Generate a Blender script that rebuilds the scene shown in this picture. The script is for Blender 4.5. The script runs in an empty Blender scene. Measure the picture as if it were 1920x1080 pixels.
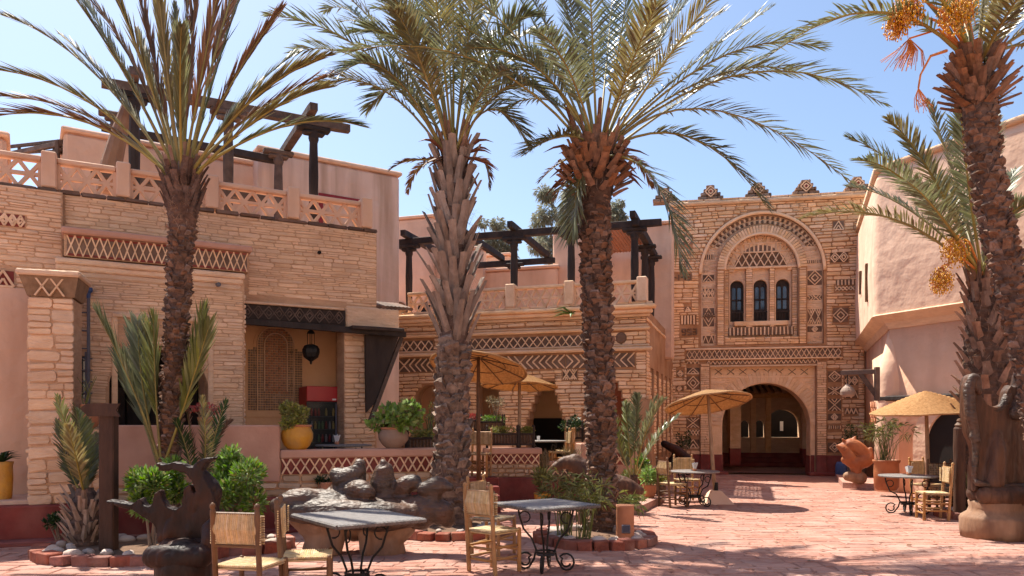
import bpy, math, random
import numpy as np
from mathutils import Vector, Matrix
from mathutils.geometry import tessellate_polygon
R = math.radians
sc = bpy.context.scene
col = sc.collection
# ------------------------------------------------------------------ camera
FPX, HZ, EYE = 1432.0, 797.0, 1.56        # focal length in photo pixels, horizon row, eye height
cd = bpy.data.cameras.new('camera')
cam = bpy.data.objects.new('camera', cd); col.objects.link(cam)
cam.location = (0, 0, EYE); cam.rotation_euler = (R(90), 0, 0)
cd.sensor_width = 36; cd.lens = 36 * FPX / 1920; cd.shift_y = (HZ - 540) / 1920
cd.clip_start = 0.1; cd.clip_end = 2000
sc.camera = cam
# ------------------------------------------------------------------ sky, sun, exposure
SUN_EL, SUN_AZ = 61.0, -40.0               # the sun stands in front of the camera, to the left
w = bpy.data.worlds.new('World'); sc.world = w; w.use_nodes = True
nt = w.node_tree
sky = nt.nodes.new('ShaderNodeTexSky'); sky.sky_type = 'NISHITA'; sky.sun_disc = False
sky.sun_elevation = R(SUN_EL); sky.sun_rotation = R(SUN_AZ)
sky.air_density = 1.0; sky.dust_density = 1.5; sky.ozone_density = 2.6
bg = nt.nodes['Background']; bg.inputs['Strength'].default_value = 0.071
nt.links.new(sky.outputs[0], bg.inputs['Color'])
sl = bpy.data.lights.new('sun', 'SUN'); sl.energy = 3.35; sl.angle = R(0.53); sl.color = (1.0, 0.925, 0.80)
so = bpy.data.objects.new('sun', sl); col.objects.link(so)
sd = Vector((math.sin(R(SUN_AZ)) * math.cos(R(SUN_EL)), math.cos(R(SUN_AZ)) * math.cos(R(SUN_EL)), math.sin(R(SUN_EL))))
so.location = sd * 60; so.rotation_euler = sd.to_track_quat('Z', 'Y').to_euler()
sc.view_settings.view_transform = 'Standard'; sc.view_settings.look = 'None'
sc.view_settings.exposure = 1.55; sc.view_settings.gamma = 1.0
sc.view_settings.use_curve_mapping = False
sc.cycles.max_bounces = 8; sc.cycles.diffuse_bounces = 6; sc.cycles.glossy_bounces = 3
sc.cycles.transparent_max_bounces = 6
try: sc.cycles.use_denoising = True
except Exception: pass
# ------------------------------------------------------------------ helpers
rng = np.random.default_rng(7); rnd = random.Random(11)
def P(px, py, D):                          # photo pixel at a known distance -> point in the place
    return Vector(((px - 960) / FPX * D, D, EYE + (HZ - py) / FPX * D))
def G0(px, py):                            # photo pixel lying on the ground
    D = EYE * FPX / (py - HZ); return Vector(((px - 960) / FPX * D, D, 0))
def tag(o, label=None, cat=None, group=None, kind=None):
    if label: o['label'] = label
    if cat: o['category'] = cat
    if group: o['group'] = group
    if kind: o['kind'] = kind
    return o
def link(o, parent=None):
    col.objects.link(o)
    if parent is not None: o.parent = parent
    return o
def empty(name, loc=(0, 0, 0), rz=0, parent=None):
    o = bpy.data.objects.new(name, None); o.empty_display_size = .1
    o.location = loc; o.rotation_euler = (0, 0, rz); return link(o, parent)
def mesh(name, verts, faces, mat, smooth=False):
    me = bpy.data.meshes.new(name)
    me.from_pydata([tuple(v) for v in verts], [], [tuple(f) for f in faces]); me.update()
    if smooth: me.polygons.foreach_set('use_smooth', [True] * len(me.polygons))
    for m in (mat if isinstance(mat, (list, tuple)) else [mat]):
        if m is not None: me.materials.append(m)
    return me
def mesh_np(name, v, quads=None, tris=None, mat=None, smooth=False):
    me = bpy.data.meshes.new(name)
    v = np.asarray(v, np.float32)
    q = np.zeros((0, 4), np.int32) if quads is None else np.asarray(quads, np.int32)
    t = np.zeros((0, 3), np.int32) if tris is None else np.asarray(tris, np.int32)
    me.vertices.add(len(v)); me.vertices.foreach_set('co', v.ravel())
    me.loops.add(q.size + t.size); me.polygons.add(len(q) + len(t))
    me.loops.foreach_set('vertex_index', np.concatenate([q.ravel(), t.ravel()]))
    st = np.concatenate([np.arange(len(q)) * 4, len(q) * 4 + np.arange(len(t)) * 3]).astype(np.int32)
    me.polygons.foreach_set('loop_start', st)
    if smooth: me.polygons.foreach_set('use_smooth', np.ones(len(st), bool))
    me.update(calc_edges=True); me.validate()
    if mat: me.materials.append(mat)
    return me
def put(name, me, parent=None, loc=None, rot=None, scale=None, M=None):
    o = bpy.data.objects.new(name, me); link(o, parent)
    if M is not None: o.matrix_local = M
    else:
        if loc is not None: o.location = loc
        if rot is not None: o.rotation_euler = rot
        if scale is not None: o.scale = scale
    return o
def copy_tree(o, parent=None):
    c = o.copy(); col.objects.link(c); c.parent = parent
    for ch in o.children: copy_tree(ch, c)
    return c
class MB:
    def __init__(s): s.v = []; s.f = []
    def add(s, vs, fs, M=None):
        n = len(s.v)
        s.v += [tuple(M @ Vector(v)) if M is not None else tuple(v) for v in vs]
        s.f += [tuple(i + n for i in f) for f in fs]; return s
    def box(s, x0, x1, y0, y1, z0, z1, b=0.0, M=None):
        if b <= 0:
            v = [(x, y, z) for x in (x0, x1) for y in (y0, y1) for z in (z0, z1)]
            return s.add(v, [(0, 1, 3, 2), (4, 6, 7, 5), (0, 4, 5, 1), (2, 3, 7, 6), (0, 2, 6, 4), (1, 5, 7, 3)], M)
        b = min(b, .49 * min(x1 - x0, y1 - y0, z1 - z0))
        v = []; idx = {}
        for i, x in enumerate((x0, x1)):
            for j, y in enumerate((y0, y1)):
                for k, z in enumerate((z0, z1)):
                    sx, sy, sz = 1 - 2 * i, 1 - 2 * j, 1 - 2 * k
                    for a, p in enumerate(((x, y + sy * b, z + sz * b), (x + sx * b, y, z + sz * b), (x + sx * b, y + sy * b, z))):
                        idx[i, j, k, a] = len(v); v.append(p)
        f = []
        for i in (0, 1):
            q = [idx[i, 0, 0, 0], idx[i, 1, 0, 0], idx[i, 1, 1, 0], idx[i, 0, 1, 0]]; f.append(q if i else q[::-1])
            q = [idx[0, i, 0, 1], idx[1, i, 0, 1], idx[1, i, 1, 1], idx[0, i, 1, 1]]; f.append(q[::-1] if i else q)
            q = [idx[0, 0, i, 2], idx[1, 0, i, 2], idx[1, 1, i, 2], idx[0, 1, i, 2]]; f.append(q if i else q[::-1])
        for i in (0, 1):
            for j in (0, 1):
                q = [idx[i, j, 0, 0], idx[i, j, 0, 1], idx[i, j, 1, 1], idx[i, j, 1, 0]]; f.append(q[::-1] if (i ^ j) else q)
                q = [idx[i, 0, j, 0], idx[i, 0, j, 2], idx[i, 1, j, 2], idx[i, 1, j, 0]]; f.append(q if (i ^ j) else q[::-1])
                q = [idx[0, i, j, 1], idx[0, i, j, 2], idx[1, i, j, 2], idx[1, i, j, 1]]; f.append(q[::-1] if (i ^ j) else q)
                for k in (0, 1):
                    q = [idx[i, j, k, a] for a in range(3)]; f.append(q if (i + j + k) % 2 else q[::-1])
        return s.add(v, f, M)
    def tube(s, pts, rad, n=8, cap=True, flat=1.0):
        pts = [Vector(p) for p in pts]; m = len(pts)
        if not hasattr(rad, '__len__'): rad = [rad] * m
        up = None; v = []
        for i in range(m):
            t = (pts[min(i + 1, m - 1)] - pts[max(i - 1, 0)])
            t = t.normalized() if t.length > 1e-9 else Vector((0, 0, 1))
            if up is None:
                up = Vector((0, 0, 1)) if abs(t.z) < .9 else Vector((1, 0, 0))
            a = (up - t * up.dot(t)).normalized(); up = a; b = t.cross(a)
            for k in range(n):
                th = 2 * math.pi * k / n
                v.append(pts[i] + (a * math.cos(th) * flat + b * math.sin(th)) * rad[i])
        f = [(i * n + k, i * n + (k + 1) % n, (i + 1) * n + (k + 1) % n, (i + 1) * n + k) for i in range(m - 1) for k in range(n)]
        if cap: f += [tuple(range(n))[::-1], tuple((m - 1) * n + k for k in range(n))]
        return s.add(v, f)
    def lathe(s, prof, n=20, c=(0, 0, 0), cap=True, wob=0.0):
        v = []; m = len(prof)
        for r, z in prof:
            for k in range(n):
                th = 2 * math.pi * k / n; rr = r * (1 + wob * math.sin(3 * th + z * 5))
                v.append((c[0] + rr * math.cos(th), c[1] + rr * math.sin(th), c[2] + z))
        f = [(i * n + k, i * n + (k + 1) % n, (i + 1) * n + (k + 1) % n, (i + 1) * n + k) for i in range(m - 1) for k in range(n)]
        if cap: f += [tuple(range(n))[::-1], tuple((m - 1) * n + k for k in range(n))]
        return s.add(v, f)
    def build(s, name, mat, parent=None, smooth=False, **kw):
        return put(name, mesh(name, s.v, s.f, mat, smooth), parent, **kw)
def box(name, parent, x0, x1, y0, y1, z0, z1, mat, b=.012):
    c = ((x0 + x1) / 2, (y0 + y1) / 2, (z0 + z1) / 2)
    return MB().box(x0 - c[0], x1 - c[0], y0 - c[1], y1 - c[1], z0 - c[2], z1 - c[2], b).build(name, mat, parent, loc=c)
_cube = {}
def unit(mat):                              # shared bevelled unit block, one per material
    if mat.name not in _cube:
        mb = MB().box(-.5, .5, -.5, .5, -.5, .5, .06); _cube[mat.name] = mesh('block', mb.v, mb.f, mat)
    return _cube[mat.name]
def bar(name, parent, p0, p1, wid, dep, mat, y=0.0, M=None):   # strip in a wall plane (x,z), depth centred on y
    dx, dz = p1[0] - p0[0], p1[1] - p0[1]; L = math.hypot(dx, dz)
    m = Matrix.Translation(((p0[0] + p1[0]) / 2, y, (p0[1] + p1[1]) / 2)) @ Matrix.Rotation(-math.atan2(dz, dx), 4, 'Y') @ Matrix.Diagonal((L, dep, wid, 1))
    return put(name, unit(mat), parent, M=(M @ m if M is not None else m))
def beam(name, parent, a, b, w_, h_, mat):  # square timber between two points
    a = Vector(a); b = Vector(b); d = b - a
    q = d.to_track_quat('X', 'Z').to_matrix().to_4x4()
    return put(name, unit(mat), parent, M=Matrix.Translation((a + b) / 2) @ q @ Matrix.Diagonal((d.length, w_, h_, 1)))
def plate(name, parent, outer, holes, y0, y1, mat, M=None):    # wall slab with openings, front face at y0
    loops = [outer] + list(holes)
    tri = tessellate_polygon([[Vector((x, z, 0)) for x, z in l] for l in loops])
    flat = [p for l in loops for p in l]; n = len(flat)
    v = [(x, y0, z) for x, z in flat] + [(x, y1, z) for x, z in flat]; f = []
    for t in tri:
        a, b, c = [flat[i] for i in t]
        ar = (b[0] - a[0]) * (c[1] - a[1]) - (c[0] - a[0]) * (b[1] - a[1])
        t = tuple(t) if ar > 0 else tuple(t)[::-1]
        f.append(t); f.append(tuple(i + n for i in t[::-1]))
    o = 0
    for l in loops:
        m = len(l)
        for i in range(m): f.append((o + i, o + (i + 1) % m, n + o + (i + 1) % m, n + o + i))
        o += m
    mb = MB(); mb.add(v, f)
    me = mesh(name, mb.v, mb.f, mat)
    import bmesh
    bm = bmesh.new(); bm.from_mesh(me); bmesh.ops.recalc_face_normals(bm, faces=bm.faces); bm.to_mesh(me); bm.free()
    return put(name, me, parent, M=M)
def arch(cx, zc, r, z0, n=22, rz=None):
    rz = rz or r
    return [(cx + r, z0)] + [(cx + r * math.cos(math.pi * i / n), zc + rz * math.sin(math.pi * i / n)) for i in range(n + 1)] + [(cx - r, z0)]
def in_arch(x, z, cx, zc, r, z0):
    return abs(x - cx) < r and z > z0 and (z < zc or (x - cx) ** 2 + (z - zc) ** 2 < r * r)
class Frame:                                # a facade plane: x along it, y into the wall, z up
    def __init__(s, ox, oy, ang): s.o = (ox, oy); s.a = ang; s.c = math.cos(ang); s.s = math.sin(ang)
    def p(s, px, py=None, y=0.0):
        k = (px - 960) / FPX; ox = s.o[0] - s.s * y; oy = s.o[1] + s.c * y
        t = (k * oy - ox) / (s.c - k * s.s); D = oy + s.s * t
        return t if py is None else (t, EYE + (HZ - py) / FPX * D)
    def world(s, x, y, z): return Vector((s.o[0] + s.c * x - s.s * y, s.o[1] + s.s * x + s.c * y, z))
    def root(s, name): return empty(name, (s.o[0], s.o[1], 0), s.a)
# ------------------------------------------------------------------ materials
def mat(name, c1, c2=None, scale=3.0, rough=.85, bump=.25, bscale=None, vary=.25, metal=0.0, stretch=None,
        c3=None, c3scale=.6, c3amt=.5, spec=.3, trans=0.0, hue=0.0, c3st=None, crack=0.0):
    m = bpy.data.materials.new(name); m.use_nodes = True; t = m.node_tree; N = t.nodes; Lk = t.links
    b = N['Principled BSDF']; b.inputs['Roughness'].default_value = rough; b.inputs['Metallic'].default_value = metal
    b.inputs['Specular IOR Level'].default_value = spec
    if c2 is None: c2 = tuple(x * .72 for x in c1)
    geo = N.new('ShaderNodeNewGeometry'); oi = N.new('ShaderNodeObjectInfo')
    pos = geo.outputs['Position']
    if stretch:
        tc = N.new('ShaderNodeTexCoord'); mp = N.new('ShaderNodeMapping'); mp.inputs['Scale'].default_value = stretch
        Lk.new(tc.outputs['Object'] if hue == -1 else pos, mp.inputs['Vector']); pos = mp.outputs[0]
    n1 = N.new('ShaderNodeTexNoise'); n1.inputs['Scale'].default_value = scale; n1.inputs['Detail'].default_value = 6
    n1.inputs['Roughness'].default_value = .62; Lk.new(pos, n1.inputs['Vector'])
    rp = N.new('ShaderNodeValToRGB'); rp.color_ramp.elements[0].position = .32; rp.color_ramp.elements[1].position = .68
    rp.color_ramp.elements[0].color = (*c2, 1); rp.color_ramp.elements[1].color = (*c1, 1)
    Lk.new(n1.outputs['Fac'], rp.inputs['Fac']); out = rp.outputs[0]
    if c3 is not None:
        n3 = N.new('ShaderNodeTexNoise'); n3.inputs['Scale'].default_value = c3scale; n3.inputs['Detail'].default_value = 4
        if c3st:
            m3 = N.new('ShaderNodeMapping'); m3.inputs['Scale'].default_value = c3st; Lk.new(geo.outputs['Position'], m3.inputs['Vector']); Lk.new(m3.outputs[0], n3.inputs['Vector'])
        else: Lk.new(geo.outputs['Position'], n3.inputs['Vector'])
        r3 = N.new('ShaderNodeValToRGB'); r3.color_ramp.elements[0].position = .45; r3.color_ramp.elements[1].position = .72
        r3.color_ramp.elements[0].color = (0, 0, 0, 1); r3.color_ramp.elements[1].color = (c3amt,) * 3 + (1,)
        Lk.new(n3.outputs['Fac'], r3.inputs['Fac'])
        mx = N.new('ShaderNodeMix'); mx.data_type = 'RGBA'; Lk.new(r3.outputs[0], mx.inputs['Factor'])
        Lk.new(out, mx.inputs['A']); mx.inputs['B'].default_value = (*c3, 1); out = mx.outputs['Result']
    if vary > 0:
        ad = N.new('ShaderNodeMath'); ad.operation = 'ADD'; Lk.new(geo.outputs['Random Per Island'], ad.inputs[0]); Lk.new(oi.outputs['Random'], ad.inputs[1])
        fr = N.new('ShaderNodeMath'); fr.operation = 'FRACT'; Lk.new(ad.outputs[0], fr.inputs[0])
        mr = N.new('ShaderNodeMapRange'); mr.inputs['To Min'].default_value = 1 - vary; mr.inputs['To Max'].default_value = 1 + vary
        Lk.new(fr.outputs[0], mr.inputs['Value'])
        hs = N.new('ShaderNodeHueSaturation'); Lk.new(mr.outputs[0], hs.inputs['Value']); Lk.new(out, hs.inputs['Color'])
        m2 = N.new('ShaderNodeMath'); m2.operation = 'MULTIPLY'; m2.inputs[1].default_value = 7.31; Lk.new(fr.outputs[0], m2.inputs[0])
        f2 = N.new('ShaderNodeMath'); f2.operation = 'FRACT'; Lk.new(m2.outputs[0], f2.inputs[0])
        ms = N.new('ShaderNodeMapRange'); ms.inputs['To Min'].default_value = 1 - vary * .7; ms.inputs['To Max'].default_value = 1 + vary * .5
        Lk.new(f2.outputs[0], ms.inputs['Value']); Lk.new(ms.outputs[0], hs.inputs['Saturation'])
        out = hs.outputs[0]
    Lk.new(out, b.inputs['Base Color'])
    if bump > 0:
        n2 = N.new('ShaderNodeTexNoise'); n2.inputs['Scale'].default_value = bscale or scale * 6; n2.inputs['Detail'].default_value = 8
        Lk.new(pos, n2.inputs['Vector'])
        bp = N.new('ShaderNodeBump'); bp.inputs['Strength'].default_value = bump; bp.inputs['Distance'].default_value = .03
        Lk.new(n2.outputs['Fac'], bp.inputs['Height']); last = bp
        if crack > 0:                       # broad trowel waves under the fine grain
            n4 = N.new('ShaderNodeTexNoise'); n4.inputs['Scale'].default_value = 2.2; n4.inputs['Detail'].default_value = 3; Lk.new(geo.outputs['Position'], n4.inputs['Vector'])
            b4 = N.new('ShaderNodeBump'); b4.inputs['Strength'].default_value = crack; b4.inputs['Distance'].default_value = .25; Lk.new(n4.outputs['Fac'], b4.inputs['Height']); Lk.new(bp.outputs[0], b4.inputs['Normal']); last = b4
        Lk.new(last.outputs[0], b.inputs['Normal'])
    if trans > 0:
        tr = N.new('ShaderNodeBsdfTranslucent'); Lk.new(out, tr.inputs['Color'])
        ms_ = N.new('ShaderNodeMixShader'); ms_.inputs[0].default_value = trans
        Lk.new(b.outputs[0], ms_.inputs[1]); Lk.new(tr.outputs[0], ms_.inputs[2]); Lk.new(ms_.outputs[0], N['Material Output'].inputs['Surface'])
    return m
M_ = dict(
    mortar=mat('mortar', (.62, .40, .25), (.44, .26, .155), 2.4, .95, 1.0, 9, 0, stretch=(1, 1, 3.2), c3=(.42, .29, .20), c3scale=.9, c3amt=.5),
    mortar_d=mat('deep_mortar', (.46, .25, .13), (.30, .15, .075), 2.2, .95, .6, 16, 0, c3=(.46, .29, .18), c3scale=1.1, c3amt=.6),
    stone=mat('ledge_stone', (.82, .545, .325), (.66, .40, .21), 3.4, .92, .8, 14, .16, c3=(.82, .62, .44), c3scale=1.4, c3amt=.6, stretch=(1, 1, 2.2)),
    stone_l=mat('old_stone', (.82, .585, .39), (.66, .435, .28), 3.2, .95, 1.0, 10, .11, c3=(.56, .35, .23), c3scale=.9, c3amt=.5, stretch=(1, 1, 3.0)),
    stone_bounce=mat('bounce_bright_stone', (.86, .585, .355), (.70, .43, .235), 3.4, .92, .8, 14, .15, c3=(.84, .63, .44), c3scale=1.4, c3amt=.6, stretch=(1, 1, 2.2)),  # ledge stone with the gallery's bounce light put into its colour
    terrace=mat('terrace_tile', (.68, .48, .36), (.58, .38, .27), 5, .85, .4, 20, 0),
    plaster_r=mat('warm_plaster', (.82, .52, .355), (.72, .425, .275), 1.2, .93, .4, 6, 0, c3=(.56, .32, .21), c3scale=1.0, c3amt=.6, c3st=(1.5, 1.5, .4), crack=.15),
    stone_d=mat('dark_stone', (.22, .135, .09), (.125, .072, .047), 3, .9, .5, 20, .25),
    carve=mat('carved_stone', (.82, .58, .385), (.68, .45, .275), 4, .9, .35, 25, .12),
    rubble=mat('rubble_stone', (.58, .43, .30), (.42, .29, .19), 3, .92, .5, 14, .22),
    plaster=mat('pink_plaster', (.78, .54, .39), (.69, .445, .31), .9, .93, .35, 6, 0, c3=(.52, .32, .22), c3scale=1.1, c3amt=.7, c3st=(1.6, 1.6, .35), crack=.25),
    plaster_w=mat('pale_plaster', (.82, .57, .42), (.74, .485, .345), 1.3, .93, .45, 5, 0, c3=(.60, .38, .27), c3scale=.9, c3amt=.6, c3st=(1.5, 1.5, .4), crack=.16),
    plaster_o=mat('ochre_plaster', (.80, .50, .28), (.70, .42, .22), 1.0, .92, .3, 7, 0),
    plaster_p=mat('rose_plaster', (.60, .36, .27), (.47, .255, .185), 1.3, .9, .35, 8, 0, c3=(.36, .20, .15), c3scale=1.1, c3amt=.5),
    streak=mat('stained_plaster', (.78, .575, .455), (.70, .48, .365), 1.0, .93, .3, 6, 0, c3=(.44, .28, .19), c3scale=1.8, c3amt=.95, c3st=(1.8, 1.8, .16), crack=.2),
    red=mat('red_paint', (.25, .05, .04), (.15, .035, .03), 2.2, .8, .35, 12, .08, c3=(.34, .13, .10), c3scale=2.0, c3amt=.5),
    edge=mat('worn_red_edging', (.30, .10, .07), (.16, .055, .04), 5, .9, .8, 16, .25, c3=(.40, .22, .16), c3scale=3, c3amt=.6),
    redtrim=mat('red_trim', (.30, .03, .035), None, 3, .6, .1, 10, 0),
    paver=mat('red_paver', (.45, .245, .188), (.31, .135, .098), 7.0, .88, .9, 22, .10, c3=(.48, .31, .25), c3scale=1.3, c3amt=.75, stretch=(.6, 1.6, 1)),
    joint=mat('paver_joint', (.40, .21, .155), (.26, .115, .082), 4, .95, .5, 20, 0),
    dirt=mat('planting_soil', (.20, .12, .08), (.12, .07, .045), 6, 1, .8, 20, 0),
    wood_d=mat('tarred_wood', (.055, .04, .034), (.025, .018, .016), 4, .8, .6, 10, .2, stretch=(1, 1, .4)),
    wood_g=mat('weathered_wood', (.16, .11, .085), (.075, .05, .04), 5, .85, .7, 10, .2),
    wood_l=mat('chair_wood', (.46, .25, .10), (.30, .145, .05), 8, .55, .2, 30, .15),
    post_wood=mat('dark_post_wood', (.085, .042, .026), (.045, .022, .014), 6, .75, .5, 16, .1, stretch=(1, 1, .3)),
    wood_b=mat('dark_chair_wood', (.17, .085, .04), (.10, .048, .022), 8, .55, .2, 30, .15),
    bamboo=mat('pole_wood', (.40, .27, .17), (.28, .18, .11), 6, .7, .3, 20, .1),
    rush=mat('woven_rush', (.62, .47, .27), (.44, .31, .16), 20, .8, .3, 60, .2),
    rush_d=mat('weathered_rush', (.45, .33, .20), (.31, .21, .12), 20, .85, .3, 60, .2),
    straw=mat('straw_weave', (.64, .39, .185), (.44, .24, .10), 22, .85, .5, 60, .12, trans=.38),
    sculpt=mat('polished_root_wood', (.105, .067, .047), (.03, .018, .013), 11, .48, .8, 22, 0, stretch=(.35, 1, 1.3), c3=(.13, .05, .022), c3scale=2.6, c3amt=.7, spec=.45),
    sculpt_r=mat('raw_red_wood', (.15, .07, .038), (.042, .02, .013), 9, .55, .6, 18, 0, stretch=(1, 1, .12), c3=(.06, .04, .035), c3scale=2.0, c3amt=.7),
    sculpt_k=mat('stained_dark_wood', (.030, .018, .016), (.012, .008, .0075), 5, .5, .5, 14, 0, stretch=(1, 1, .4), c3=(.085, .030, .015), c3scale=2.4, c3amt=.9, spec=.2),
    stump=mat('bare_stump', (.33, .19, .11), (.17, .09, .055), 4, .7, .8, 9, 0, stretch=(1, 1, .3), c3=(.40, .28, .20), c3scale=2, c3amt=.5),
    iron=mat('wrought_iron', (.03, .028, .028), (.018, .017, .017), 8, .5, .25, 30, 0, metal=.4),
    tiletop=mat('mosaic_top', (.27, .25, .24), (.13, .12, .118), 45, .5, .2, 60, .1, spec=.25),
    rope=mat('rope_edge', (.16, .14, .13), (.08, .07, .065), 20, .7, .3, 50, .1),
    terra=mat('terracotta', (.48, .20, .10), (.38, .145, .07), 4, .7, .25, 14, .05, c3=(.50, .34, .25), c3scale=2.5, c3amt=.4),
    taupe=mat('taupe_clay', (.33, .235, .18), (.25, .17, .13), 3, .65, .3, 12, 0),
    orange=mat('orange_clay', (.34, .115, .045), (.24, .07, .028), 3, .55, .25, 10, 0, c3=(.50, .24, .12), c3scale=2, c3amt=.4),
    yellow=mat('yellow_glaze', (.64, .33, .035), (.50, .22, .02), 5, .45, .3, 22, 0, spec=.4, c3=(.40, .24, .10), c3scale=4, c3amt=.7),
    boulder=mat('river_stone', (.46, .38, .33), (.33, .25, .21), 6, .8, .3, 20, .3),
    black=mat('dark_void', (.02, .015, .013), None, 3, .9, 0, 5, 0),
    white=mat('white_paper', (.82, .80, .78), (.75, .73, .7), 8, .8, .1, 20, 0),
    claytile=mat('clay_tile', (.36, .245, .165), (.22, .14, .09), 8, .85, .3, 30, .25),
    lime=mat('bounce_pale', (.84, .72, .58), (.76, .63, .49), 1.5, .93, .3, 6, 0),  # pale so the added unseen walls throw back more light
    fridge_r=mat('fridge_red', (.42, .012, .018), (.38, .01, .015), 3, .35, 0, 5, 0, spec=.5),
    fridge_k=mat('fridge_black', (.02, .02, .022), None, 3, .4, 0, 5, 0),
    palmtrunk=mat('palm_bark', (.17, .10, .072), (.06, .034, .025), 9, .95, .9, 22, .25),
    scar=mat('palm_leaf_scar', (.25, .15, .105), (.10, .055, .038), 9, .92, .8, 24, .38),
    scar_g=mat('grey_leaf_scar', (.30, .22, .175), (.11, .072, .055), 9, .92, .8, 24, .3),
    fibre=mat('palm_fibre', (.30, .19, .12), (.16, .09, .055), 9, .9, 0, 24, .35),
    boot=mat('palm_leaf_base', (.29, .185, .14), (.15, .085, .06), 8, .9, .6, 20, .3, stretch=(1, 1, .5)),
    boot_r=mat('young_leaf_base', (.31, .16, .092), (.13, .065, .042), 8, .85, .5, 20, .3),
    boot_g=mat('grey_leaf_base', (.36, .285, .24), (.20, .145, .115), 8, .9, .5, 20, .25, stretch=(1, 1, .5)),
    spathe=mat('brown_spathe', (.20, .085, .05), (.12, .045, .03), 5, .6, .2, 20, .2),
    leaf_g=mat('palm_leaf', (.20, .215, .105), (.12, .135, .07), 3, .33, .05, 20, .3, spec=.5, trans=.32),
    leaf_y=mat('palm_leaf_olive', (.235, .20, .075), (.135, .115, .05), 3, .45, .05, 20, .3, spec=.45, trans=.32),
    leaf_b=mat('palm_leaf_brown', (.26, .135, .07), (.15, .075, .042), 3, .6, .05, 20, .3, trans=.2),
    rachis=mat('palm_rachis', (.30, .25, .07), (.20, .15, .05), 4, .5, .05, 20, .2),
    bushleaf=mat('bush_leaf', (.19, .32, .05), (.095, .19, .03), 5, .38, .05, 20, .5, trans=.4, spec=.5),
    jade=mat('succulent_leaf', (.36, .36, .10), (.20, .23, .05), 5, .45, .05, 20, .35, trans=.2),
    lushleaf=mat('broad_leaf', (.30, .45, .12), (.17, .29, .06), 5, .4, .05, 20, .35, trans=.3),
    papyrus=mat('papyrus_leaf', (.24, .26, .085), (.14, .155, .05), 5, .5, .05, 20, .35, trans=.25),
    dryleaf=mat('dry_grass', (.30, .25, .13), (.20, .15, .08), 5, .7, .05, 20, .3),
    darkleaf=mat('dark_leaf', (.035, .075, .02), (.018, .04, .012), 5, .5, .05, 20, .35, trans=.15),
    eucleaf=mat('eucalyptus_leaf', (.32, .32, .22), (.21, .215, .14), 2, .5, .05, 20, .35, trans=.35),
    bark=mat('pale_bark', (.30, .23, .17), (.18, .13, .10), 3, .9, .4, 14, 0),
    pink=mat('pink_flower', (.55, .13, .11), (.42, .09, .08), 6, .6, 0, 20, .3),
    date=mat('yellow_date', (.78, .44, .035), (.60, .28, .02), 9, .45, .05, 30, .3),
    stem_o=mat('orange_stalk', (.62, .22, .04), (.5, .15, .03), 5, .5, .05, 20, .1),
    wallcap=mat('weathered_cap_stone', (.36, .25, .18), (.19, .12, .085), 6, .95, .8, 22, .3),
    roof=mat('roof_tile', (.19, .12, .09), (.10, .065, .05), 6, .85, .4, 20, .25),
    blue=mat('blue_plastic', (.05, .09, .22), None, 5, .5, 0, 20, 0),
    pipe=mat('grey_pipe', (.13, .13, .16), None, 5, .5, .1, 20, 0),
)
def simple(name, c, rough=.5, metal=0., spec=.5, alpha=1.0):
    m = bpy.data.materials.new(name); m.use_nodes = True; b = m.node_tree.nodes['Principled BSDF']
    b.inputs['Base Color'].default_value = (*c, 1); b.inputs['Roughness'].default_value = rough
    b.inputs['Metallic'].default_value = metal; b.inputs['Specular IOR Level'].default_value = spec; b.inputs['Alpha'].default_value = alpha
    return m
M_['glass'] = simple('window_glass', (.05, .06, .09), .06, 0, .9)
M_['clear'] = simple('cooler_glass', (.02, .022, .02), .05, 0, .25, .2)
# ------------------------------------------------------------------ stonework
STPL = []
_r = np.random.default_rng(3)
for _i in range(10):
    a = np.array([(-.5, -.3), (-.42, -.5), (.42, -.5), (.5, -.3), (.5, .3), (.42, .5), (-.42, .5), (-.5, .3)], float)
    a += _r.uniform(-.035, .035, a.shape) * (1, 2)
    v = np.zeros((16, 3)); v[:8, 0] = a[:, 0]; v[:8, 2] = a[:, 1]; v[:8, 1] = .4
    v[8:, 0] = a[:, 0] * .955; v[8:, 2] = a[:, 1] * .80; v[8:, 1] = -1 + _r.uniform(-.15, .25, 8)
    STPL.append(v)
SQ = [(k, (k + 1) % 8, 8 + (k + 1) % 8, 8 + k) for k in range(8)]
_stm = {}
def stone_mesh(i, m):
    if (i, m.name) not in _stm:
        _stm[i, m.name] = mesh('stone', STPL[i], SQ + [tuple(range(8, 16))], m)
    return _stm[i, m.name]
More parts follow.
